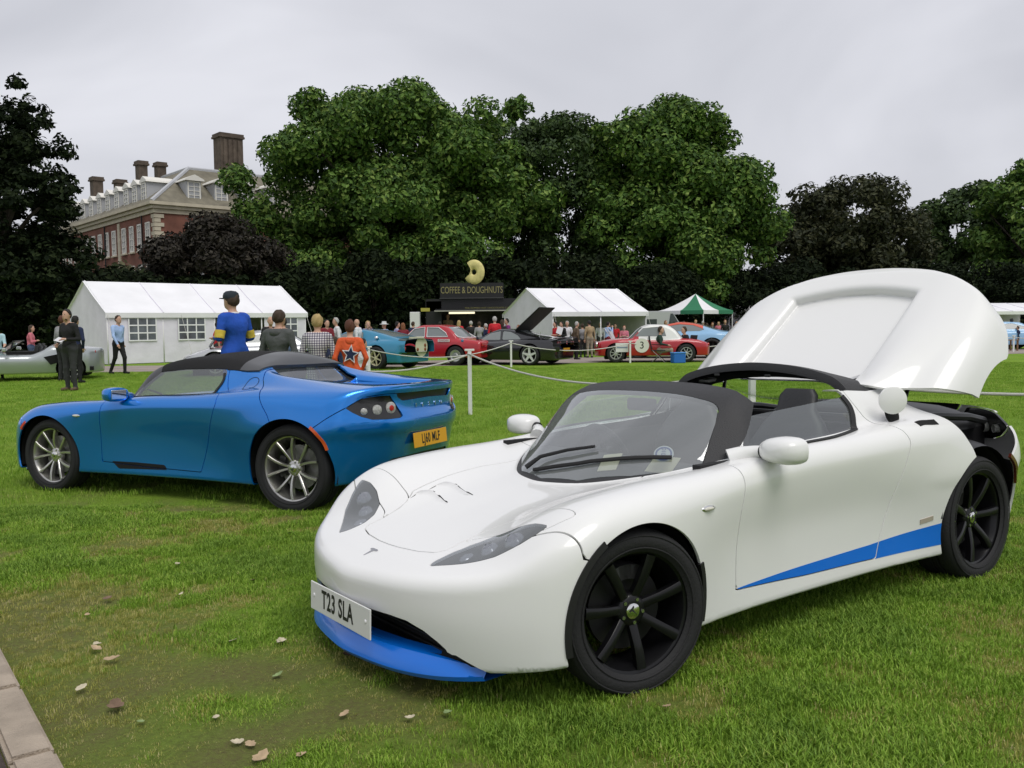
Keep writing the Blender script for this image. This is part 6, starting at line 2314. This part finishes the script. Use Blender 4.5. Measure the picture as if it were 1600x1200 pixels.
def human(pose, res=.026):
    """one continuous body in a pose; x forward, y left, 1.75 m tall; returns mesh with six material slots"""
    if pose in POSES:
        return POSES[pose]
    A = lambda *p: np.array(p, float)
    sit = pose == 'sit'
    hip = .48 if sit else .93
    dz = hip - .93
    bones = []

    def B(a, b, ra, rb, tg, k=.04):
        bones.append((A(*a), A(*b), ra, rb, tg, k))
    lean = .12 if pose == 'lean' else (.03 if sit else 0)
    # torso
    B((0, .065, hip - .01), (0, -.065, hip - .01), .118, .118, 'legs', .08)
    B((lean * .3, 0, hip + .08), (lean * .7, 0, hip + .28), .125, .135, 'top', .08)
    B((lean * .7, .055, hip + .38), (lean * .7, -.055, hip + .38), .125, .125, 'top', .08)
    B((lean, .135, hip + .485), (lean, -.135, hip + .485), .066, .066, 'top', .06)
    nx = lean + .01
    B((nx, 0, hip + .50), (nx + .02, 0, hip + .60), .052, .048, 'skin', .03)
    hx, hz = nx + .035, hip + .71
    sh = {1: A(lean, .185, hip + .47), -1: A(lean, -.185, hip + .47)}
    for s in (1, -1):
        # arms
        if pose in ('hold', 'fold', 'photo', 'lean'):
            if pose == 'photo':
                el = sh[s] + A(.12, s * .06, -.22); wr = sh[s] + A(.24, -s * .10, .06)
            elif pose == 'fold':
                el = sh[s] + A(.06, s * .04, -.28); wr = sh[s] + A(.20, -s * .20, -.24)
            elif pose == 'lean':
                el = sh[s] + A(.10, s * .03, -.27); wr = sh[s] + A(.30, s * .0, -.42)
            else:
                el = sh[s] + A(-.01, s * .07, -.28); wr = sh[s] + A(.20, -s * .06, -.33 + .05 * s)
        elif pose == 'walk':
            el = sh[s] + A(-.10 * s, s * .06, -.27); wr = el + A(.10 - .06 * s, s * .0, -.23)
        elif sit:
            el = sh[s] + A(.06, s * .06, -.26); wr = el + A(.22, -s * .04, -.04)
        elif pose == 'pocket':
            el = sh[s] + A(-.07, s * .10, -.27); wr = sh[s] + A(.03, s * .02, -.47)
        else:
            el = sh[s] + A(-.02, s * .06, -.29); wr = el + A(.04, -s * .005, -.25)
        B(sh[s], el, .057, .044, 'top', .035)
        B(el, wr, .043, .030, 'fore', .02)
        hd = (wr - el); hd /= np.linalg.norm(hd)
        B(wr, wr + hd * .075, .026, .034, 'skin', .012)
        bones.append(('hand', wr, hd, s))
        # legs
        if sit:
            kn = A(.44, s * .12, .49); an = A(.50, s * .13, .09)
        elif pose == 'walk':
            kn = A(.10 * s + .05, s * .085, .50); an = A(.20 * s - .06, s * .085, .09)
        elif pose == 'stride':
            kn = A(.03, s * .15, .50); an = A(.0, s * .21, .09)
        else:
            kn = A(.015, s * .095, .50); an = A(-.01, s * .105, .09)
        B((0, s * .085, hip - .05), kn, .098, .062, 'legs', .04)
        B(kn, an, .060, .046, 'shin', .025)
        B(an + A(-.03, 0, -.045), an + A(.13, s * .03, -.055), .042, .034, 'shoes', .02)
    segs = [b for b in bones if b[0] is not None and not isinstance(b[0], str)]

    def F(x, y, z):
        x, y, z = np.broadcast_arrays(x, y, z)
        P = np.stack([x, y, z], -1)
        d = None
        for a, b, ra, rb, tg, k in segs:
            f = seg_field(P * A(1., 1., 1.), a, b, ra, rb)
            d = f if d is None else smin(d, f, k)
        # flatten the chest a little, then the head
        hq = (P - A(hx, 0, hz)) / A(.092, .076, .118)
        hd_ = (np.linalg.norm(hq, axis=-1) - 1) * .085
        jaw = (np.linalg.norm((P - A(hx + .028, 0, hz - .07)) / A(.062, .056, .062), axis=-1) - 1) * .06
        d = smin(d, smin(hd_, jaw, .03), .02)
        nose = seg_field(P, A(hx + .088, 0, hz + .0), A(hx + .108, 0, hz - .028), .008, .015)
        d = smin(d, nose, .012)
        for s in (1, -1):
            ear = (np.linalg.norm((P - A(hx - .008, s * .078, hz - .008)) / A(.026, .014, .034), axis=-1) - 1) * .018
            d = smin(d, ear, .008)
        return d
    S = polyize(F, (-.45, -.45, -.02), (.75, .45, hip + .90), res)
    # material by nearest bone
    C = S.V[S.T].mean(1)
    dd = np.stack([seg_field(C, a, b, ra, rb) for a, b, ra, rb, tg, k in segs], 1)
    tg = np.array([TAGS[b[4]] for b in segs])[dd.argmin(1)]
    tg[C[:, 2] > hip + .545] = 0
    tg[(C[:, 2] < hip + .03) & (tg == 1) & (np.abs(C[:, 1]) < .16)] = 2
    V, N, T = S.V, S.N, S.T
    mb = MB()
    for b in bones:
        if isinstance(b[0], str):
            _, wr, hd, s = b
            side = np.cross(hd, A(0, 0, 1)); side /= np.linalg.norm(side) + 1e-9
            up = np.cross(side, hd)
            for j, (o, ln) in enumerate(((-.024, .062), (-.008, .072), (.008, .068), (.024, .054))):
                p = wr + hd * .085 + side * o
                mb.tube([p, p + hd * ln * .55 - up * .006, p + hd * ln * .9 - up * .022], [.009, .0085, .006], 6)
            p = wr + hd * .035 + side * (-.030 * s)
            mb.tube([p, p + hd * .03 - side * .022 * s, p + hd * .062 - side * .026 * s], [.011, .010, .007], 6)
    n0 = len(V)
    Vv = np.concatenate([V, np.array([tuple(v) for v in mb.V])])
    faces = [tuple(t) for t in T.tolist()] + [tuple(i + n0 for i in f) for f in mb.F]
    me = bpy.data.meshes.new('body')
    me.from_pydata([tuple(v) for v in Vv.tolist()], [], faces)
    me.polygons.foreach_set('use_smooth', [True] * len(faces))
    for _ in range(6):
        me.materials.append(None)
    me.polygons.foreach_set('material_index', np.concatenate([tg, np.zeros(len(mb.F), int)]))
    me.update()
    POSES[pose] = (me, hx, hz, hip)
    return POSES[pose]


HAIRS = {}


def hair_mesh(style):
    if style in HAIRS:
        return HAIRS[style]
    A = np.array

    def F(x, y, z):
        x, y, z = np.broadcast_arrays(x, y, z)
        P = np.stack([x, y, z], -1)
        n = .006 * (np.sin(70 * y + 30 * z) * np.sin(60 * x + 11))
        o = (np.linalg.norm((P - A([-.008, 0, .012])) / A([.104, .092, .122]), axis=-1) - 1) * .095 + n
        # leave the face free
        face = -((z - .055) * .55 - (x - .030)) * .8
        d = smax(o, np.minimum(face, (.0 - z) * 0 + face), .01)
        d = smax(d, -.03 - z + np.where(x > -.02, .02, -.055), .015)
        if style == 'long':
            b = (np.linalg.norm((P - A([-.055, 0, -.11])) / A([.062, .098, .16]), axis=-1) - 1) * .07 + n
            d = smin(d, b, .03)
        return d
    S = polyize(F, (-.2, -.2, -.34), (.2, .2, .2), .016)
    me = bpy.data.meshes.new('hair')
    me.from_pydata([tuple(v) for v in S.V.tolist()], [], [tuple(t) for t in S.T.tolist()])
    me.polygons.foreach_set('use_smooth', [True] * len(me.polygons))
    me.materials.append(None)
    HAIRS[style] = me
    return me


def cl(name, c, rough=.85):
    return mat('cloth ' + name, c, rough, bump=1., bscale=11, var=.16, vscale=7)


SKIN = mat('skin fair', (.52, .31, .22), .55)
SKIN2 = mat('skin tanned', (.40, .22, .145), .55)
HAIRC = dict(brown=(.045, .026, .015), dark=(.012, .010, .009), blond=(.42, .30, .13), grey=(.42, .41, .39), ginger=(.20, .08, .03), red=(.09, .03, .015))
EYE = mat('eye dark', (.03, .025, .02), .3)


def person(label, x, y, face, h, pose, top, legs, shoes='black', fore='top', shin='legs', hair='brown', style='short', skin=SKIN, group=None, z=0., wide=1.):
    """face: heading the person looks to, in degrees (0 = right of picture, 90 = away from us)"""
    me, hx, hz, hip = human(pose)
    t = empty('person', (x, y, z), R(face), label, 'person', group)
    sc = h / 1.75
    t.scale = (sc * wide, sc * wide, sc)
    T_ = COLS[top]; L_ = COLS[legs]; S_ = COLS[shoes]
    b = link('body', me, t)
    ms = [skin, T_, L_, S_, T_ if fore == 'top' else skin, L_ if shin == 'legs' else skin]
    for i, m in enumerate(ms):
        b.material_slots[i].link = 'OBJECT'
        b.material_slots[i].material = m
    if style in ('short', 'long'):
        o = link('hair', hair_mesh(style), t, None, (hx, 0, hz))
        o.material_slots[0].link = 'OBJECT'
        o.material_slots[0].material = mat('hair ' + hair, HAIRC[hair], .7, bump=.4, bscale=120)
    e = MB()
    for s in (1, -1):
        e.lathe([(0, .006), (.010, .003), (.011, 0)], 8, axis='x', c=(hx + .082, s * .030, hz + .012))
    e.build('eyes', EYE, t)
    return t, hx, hz


COLS = dict(
    black=cl('black', (.012, .012, .013)), charcoal=cl('charcoal', (.035, .036, .038)), darkgrey=cl('dark grey', (.075, .08, .078)), navy=cl('navy', (.012, .02, .06)), white=cl('white', (.68, .68, .70)),
    paleblue=cl('pale blue', (.34, .47, .72)), cyan=cl('pale cyan', (.42, .62, .66)), red=cl('red', (.50, .015, .025)), burgundy=cl('burgundy', (.17, .012, .022)), pink=cl('pink', (.55, .16, .20)), coral=cl('coral', (.62, .10, .10)),
    royal=cl('royal blue', (.012, .075, .42)), orange=cl('orange', (.62, .095, .025)), brown=cl('brown', (.11, .075, .045)), tan=cl('tan', (.34, .25, .14)), khaki=cl('khaki', (.30, .26, .19)), purple=cl('purple', (.20, .03, .17)),
    denim=cl('denim', (.06, .09, .16)), green=cl('bottle green', (.018, .045, .032)), grey=cl('grey', (.28, .28, .29)), cream=cl('cream', (.55, .50, .40)), lilac=cl('lilac', (.30, .30, .46)))


def plaid():
    m = mat('cloth plaid', (.5, .5, .5), .85)
    nt = m.node_tree
    b = nt.nodes['Principled BSDF']
    tc = nt.nodes.new('ShaderNodeTexCoord')
    sp = nt.nodes.new('ShaderNodeSeparateXYZ')
    nt.links.new(tc.outputs['Object'], sp.inputs[0])
    fs = []
    for ax in ('Y', 'Z'):
        mu = nt.nodes.new('ShaderNodeMath'); mu.operation = 'MULTIPLY'; mu.inputs[1].default_value = 26.
        nt.links.new(sp.outputs[ax], mu.inputs[0])
        fr = nt.nodes.new('ShaderNodeMath'); fr.operation = 'FRACT'
        nt.links.new(mu.outputs[0], fr.inputs[0])
        gt = nt.nodes.new('ShaderNodeMath'); gt.operation = 'GREATER_THAN'; gt.inputs[1].default_value = .58
        nt.links.new(fr.outputs[0], gt.inputs[0])
        fs.append(gt)
    ad = nt.nodes.new('ShaderNodeMath'); ad.operation = 'ADD'
    nt.links.new(fs[0].outputs[0], ad.inputs[0]); nt.links.new(fs[1].outputs[0], ad.inputs[1])
    r = nt.nodes.new('ShaderNodeValToRGB')
    r.color_ramp.interpolation = 'CONSTANT'
    r.color_ramp.elements[0].color = (.62, .60, .60, 1)
    r.color_ramp.elements[1].position = .25; r.color_ramp.elements[1].color = (.20, .18, .23, 1)
    e = r.color_ramp.elements.new(.75); e.color = (.05, .045, .07, 1)
    h = nt.nodes.new('ShaderNodeMath'); h.operation = 'MULTIPLY'; h.inputs[1].default_value = .5
    nt.links.new(ad.outputs[0], h.inputs[0]); nt.links.new(h.outputs[0], r.inputs[0]); nt.links.new(r.outputs[0], b.inputs['Base Color'])
    return m


COLS['plaid'] = plaid()


def W(u, Y):
    return ((u - 800) / 1400. * Y, Y)


def height(u, v, Y):
    """how tall someone is whose head tops out at photo pixel (u, v)"""
    return px(u, v, Y).z


# -- the nearer spectators
P1, hx, hz = person('man in black leather jacket and dark jeans standing on the lawn holding a leaflet', *W(110, 18.9), -110, 1.70, 'hold', 'black', 'charcoal', 'brown', hair='dark')
MB().prism([(-.05, -.055), (.035, -.055), (.05, -.10), (.0, -.125), (-.04, -.10)], -.05, .05).build('beard', mat('hair dark', HAIRC['dark'], .7), P1, bevel=.012, loc=(hx + .03, 0, hz + .0))
lf = MB().box((0, 0, 0), (.20, .14, .004)).build('leaflet', mat('leaflet paper', (.66, .66, .68), .6), None, loc=(W(110, 18.9)[0] - .06, 18.62, 1.08), rot=(R(30), R(12), R(-20)))
tag(lf, 'white leaflet held by the man in the black leather jacket', 'leaflet')
person('man in pale blue shirt and black trousers walking past the marquee', *W(186, 25.6), -25, 1.66, 'walk', 'paleblue', 'black', 'black', fore='top', hair='brown')
person('person in grey top behind the man in the black jacket', *W(98, 22.4), 60, 1.62, 'stand', 'grey', 'charcoal', hair='red')
person('person in navy coat just right of the man in the black jacket', *W(119, 21.5), 80, 1.60, 'pocket', 'navy', 'black', hair='dark')
person('brown-haired woman in a pink top behind the silver roadster', *W(50, 28.0), 20, 1.42, 'fold', 'pink', 'denim', hair='brown', style='long')
person('person in pale cyan shirt leaning over the silver roadster at the left edge', *W(-3, 23.5), -60, 1.42, 'lean', 'cyan', 'charcoal', fore='skin', hair='brown')

Y6 = 12.9
P6, hx, hz = person('man in royal blue jumper with yellow sleeve bands and dark cap', *W(368, Y6), 150, 1.80, 'hold', 'royal', 'royal', hair='brown', wide=1.13)
cap = MB()
cap.lathe([(.098, -.005), (.100, .03), (.090, .07), (.06, .098), (.0, .108)], 20, axis='z')
cap.prism([(.07, -.075), (.12, -.068), (.165, -.04), (.178, 0), (.165, .04), (.12, .068), (.07, .075)], -.006, .006, 'xy')
cap.build('cap', cl('cap navy', (.018, .026, .035)), P6, smooth='auto', loc=(hx - .004, 0, hz + .032))
MB().tube([(.065 * math.cos(q) + .0, .075 * math.sin(q), -.0) for q in np.linspace(0, 6.28, 17)], .018, 6).build('collar', COLS['white'], P6, smooth=True, loc=(hx - .02, 0, hz - .175))
me_, hx_, hz_, hip_ = human('hold')
for s in (1, -1):
    sh_ = np.array((0, s * .185, hip_ + .47)); el_ = sh_ + np.array((-.01, s * .07, -.28))
    a_, b_ = sh_ + (el_ - sh_) * .62, sh_ + (el_ - sh_) * 1.0
    MB().tube([tuple(a_), tuple((a_ + b_) / 2), tuple(b_)], [.064, .062, .058], 14, cap=False).build('sleeve_band', cl('yellow', (.62, .46, .06)), P6, smooth=True)

P7, hx, hz = person('person in dark grey hoodie seen from behind', *W(436, 12.2), 75, 1.52, 'hold', 'darkgrey', 'darkgrey', hair='brown', wide=1.12)
MB().lathe([(.03, .05), (.075, .045), (.105, .0), (.10, -.05), (.05, -.08), (.0, -.085)], 18, axis='z').build('hood', COLS['darkgrey'], P7, smooth=True, loc=(hx - .075, 0, hz - .215))
P9, hx, hz = person('fair-haired boy in a checked shirt seen from behind', *W(497, 12.0), 95, 1.455, 'hold', 'plaid', 'plaid', hair='blond')
P10, hx, hz = person('boy in an orange hooded top with a star on the back', *W(548, 11.6), 100, 1.375, 'pocket', 'orange', 'orange', hair='red', wide=.9)
MB().lathe([(.03, .05), (.075, .045), (.105, .0), (.10, -.05), (.05, -.08), (.0, -.085)], 18, axis='z').build('hood', COLS['orange'], P10, smooth=True, loc=(hx - .075, 0, hz - .215))
for r_, m_, d_ in ((.165, COLS['white'], -.158), (.125, COLS['navy'], -.164)):
    st = [((r_ if k % 2 == 0 else r_ * .45) * math.cos(math.pi / 2 + .15 + k * math.pi / 5), (r_ if k % 2 == 0 else r_ * .45) * math.sin(math.pi / 2 + .15 + k * math.pi / 5)) for k in range(10)]
    MB().prism(st, d_ - .006, d_ + .03, 'yz').build('star', m_, P10, loc=(0, 0, 1.20))

crowd = [
    # label, u, Y, face, head v, pose, top, legs, hair, style
    ('balding man in black by the silver car', 424, 22., -60, 495, 'hold', 'black', 'charcoal', 'grey', 'bald'),
    ('person in coral red top bending beyond the grey hoodie', 452, 20.5, 160, 497, 'lean', 'coral', 'denim', 'dark', 'short'),
    ('person in red inside the opening of the long marquee', 341, 26., 30, 503, 'stand', 'red', 'charcoal', 'dark', 'short'),
    ('small child with brown hair low beside the orange boy', 522, 14., 60, 527, 'stand', 'navy', 'denim', 'brown', 'short'),
    ('small child in white partly behind the orange boy', 566, 14., 40, 530, 'stand', 'white', 'denim', 'dark', 'short'),
    ('woman in burgundy jumper behind the checked shirt', 512, 26., -60, 500, 'fold', 'burgundy', 'charcoal', 'dark', 'short'),
    ('grey-haired man in white shirt behind the two boys', 528, 26.5, 200, 497, 'stand', 'white', 'charcoal', 'grey', 'short'),
    ('bald man in white shirt behind the orange boy', 561, 27., 170, 499, 'stand', 'white', 'navy', 'grey', 'bald'),
    ('dark-haired man behind the bald man', 550, 28., 180, 499, 'stand', 'navy', 'navy', 'dark', 'short'),
    ('long-haired blond woman above the turquoise car nose', 576, 27.5, -70, 502, 'photo', 'lilac', 'denim', 'blond', 'long'),
    ('person in pale blue with a wide white hat', 603, 30., 160, 504, 'stand', 'paleblue', 'denim', 'grey', 'hat'),
    ('dark-haired man in lilac behind the turquoise roof', 621, 30.5, 20, 503, 'stand', 'lilac', 'charcoal', 'dark', 'short'),
    ('auburn-haired woman in red scarf behind the turquoise roof', 631, 30., 100, 505, 'stand', 'burgundy', 'charcoal', 'ginger', 'long'),
    ('customer at the left end of the coffee counter', 688, 38., 70, 503, 'stand', 'brown', 'charcoal', 'dark', 'short'),
    ('long-haired blond woman in red at the coffee counter', 718, 38., 80, 501, 'stand', 'red', 'charcoal', 'blond', 'long'),
    ('balding grey-haired man in black at the coffee counter', 737, 38., 95, 502, 'stand', 'black', 'charcoal', 'grey', 'short'),
    ('coffee seller in a tan apron behind the counter', 701, 42.9, -90, 490, 'stand', 'tan', 'black', 'red', 'short'),
    ('white-haired woman in navy with white sleeve', 761, 33.5, 150, 506, 'stand', 'navy', 'navy', 'grey', 'short'),
    ('tall grey-haired man in a bright red jumper', 774, 33., 90, 495, 'stand', 'red', 'charcoal', 'grey', 'short'),
    ('brown-haired woman in black beside the red jumper', 785, 33.5, 60, 500, 'stand', 'black', 'charcoal', 'brown', 'long'),
    ('woman in purple with a hand to her face', 794, 34., 200, 498, 'photo', 'purple', 'charcoal', 'dark', 'short'),
    ('fair child standing by the marquee gable', 812, 34., 190, 508, 'stand', 'navy', 'denim', 'ginger', 'short'),
    ('man in red shirt behind the raised engine cover', 869, 34., -150, 503, 'hold', 'red', 'navy', 'dark', 'short'),
    ('man in black with a paper behind the black coupe', 879, 33.6, -140, 503, 'hold', 'black', 'navy', 'dark', 'short'),
    ('person in white shirt behind the black-clad man', 887, 34.6, -100, 502, 'stand', 'white', 'charcoal', 'grey', 'short'),
    ('grey-haired man in brown coat by the black coupe tail', 901, 32.6, 20, 503, 'pocket', 'brown', 'black', 'grey', 'short'),
    ('woman in grey beside the brown coat', 911, 34.4, 100, 506, 'stand', 'grey', 'charcoal', 'brown', 'short'),
    ('person in tan jacket and patterned trousers under the marquee', 922, 34.2, 110, 501, 'stand', 'tan', 'khaki', 'dark', 'short'),
    ('person in pale blue shirt reaching under the marquee', 950, 35.4, 30, 503, 'photo', 'paleblue', 'burgundy', 'dark', 'short'),
    ('woman with pink scarf under the right of the marquee', 976, 34.8, -100, 509, 'fold', 'pink', 'black', 'ginger', 'short'),
    ('woman in a tan cap beside the gazebo leg', 1040, 46., -50, 501, 'stand', 'tan', 'charcoal', 'ginger', 'long'),
    ('person in black at the left under the gazebo', 1069, 50., 80, 502, 'stand', 'black', 'charcoal', 'brown', 'short'),
    ('fair-haired person under the middle of the gazebo', 1087, 50., -80, 500, 'stand', 'charcoal', 'charcoal', 'blond', 'short'),
    ('grey-haired man under the gazebo right of the front leg', 1098, 50.5, 30, 502, 'stand', 'darkgrey', 'charcoal', 'grey', 'short'),
    ('auburn-haired woman under the gazebo', 1113, 50., -60, 504, 'stand', 'charcoal', 'charcoal', 'ginger', 'long'),
    ('person with black top and white sleeves under the gazebo right side', 1133, 48., -85, 500, 'stand', 'black', 'charcoal', 'ginger', 'short'),
    ('person in dark top at the edge of the raised bodywork', 1151, 46., -95, 502, 'stand', 'burgundy', 'charcoal', 'brown', 'short'),
    ('person in white shirt under the left part of the gazebo', 1058, 51., -70, 503, 'fold', 'white', 'denim', 'dark', 'short'),
    ('woman in pale pink under the gazebo near the right leg', 1123, 51., -100, 503, 'stand', 'pink', 'denim', 'blond', 'long'),
    ('woman in cream jacket between the two gazebo groups', 1105, 47., 100, 505, 'stand', 'cream', 'denim', 'brown', 'long'),
    ('man in white shirt inside the open marquee', 938, 37.5, -80, 504, 'stand', 'white', 'charcoal', 'grey', 'short'),
    ('woman in red inside the open marquee behind the pale blue shirt', 962, 37.5, -100, 506, 'stand', 'red', 'charcoal', 'dark', 'long'),
    ('man in grey jumper queueing at the coffee stand', 750, 37., 95, 503, 'stand', 'grey', 'denim', 'brown', 'short'),
    ('woman in white queueing right of the coffee stand counter', 826, 38., 150, 505, 'stand', 'white', 'denim', 'dark', 'long'),
    ('man in navy left of the coffee stand fridge', 646, 36., 60, 503, 'stand', 'navy', 'khaki', 'brown', 'short'),
    ('person in a bright red jacket at the far right', 1580, 39., 60, 498, 'stand', 'red', 'black', 'dark', 'short'),
    ('person in purple coat beside the red jacket', 1568, 39.5, 80, 506, 'stand', 'purple', 'navy', 'dark', 'short'),
    ('person in dark clothes right of the red jacket', 1591, 38.5, 150, 513, 'stand', 'navy', 'black', 'brown', 'short'),
]
for lab, u, Y, face, v, pose, top, legs, hair, style in crowd:
    h = max(1.0, min(1.82, height(u, v, Y)))
    t, hx, hz = person(lab, *W(u, Y), face, h, pose, top, legs, hair=hair, style=style if style in ('short', 'long') else 'none', group='spectators at the car show', fore='skin' if rnd.random() < .25 else 'top')
    if style == 'hat':
        MB().lathe([(.20, -.01), (.19, .0), (.105, .012), (.10, .07), (.085, .11), (0, .115)], 20, axis='z').build('hat', cl('hat white', (.62, .63, .62)), t, smooth='auto', loc=(hx - .005, 0, hz + .05))
pp = MB().box((0, 0, 0), (.22, .004, .28)).build('sheet_of_paper', mat('leaflet paper'), None, loc=(W(877, 33.2)[0] - .05, 33.1, 1.06), rot=(R(-15), R(20), R(10)))
tag(pp, 'white sheet of paper held by the man in black', 'paper')
# -- the seated pair
person('man in a bottle green jumper and khaki trousers sitting by the rope', SEAT1[0], SEAT1[1], -12, 1.62, 'sit', 'green', 'khaki', 'white', hair='brown', z=-.03)
person('man in black sitting by the rope facing left', SEAT2[0], SEAT2[1], 195, 1.60, 'sit', 'black', 'black', 'black', hair='brown', z=-.03)
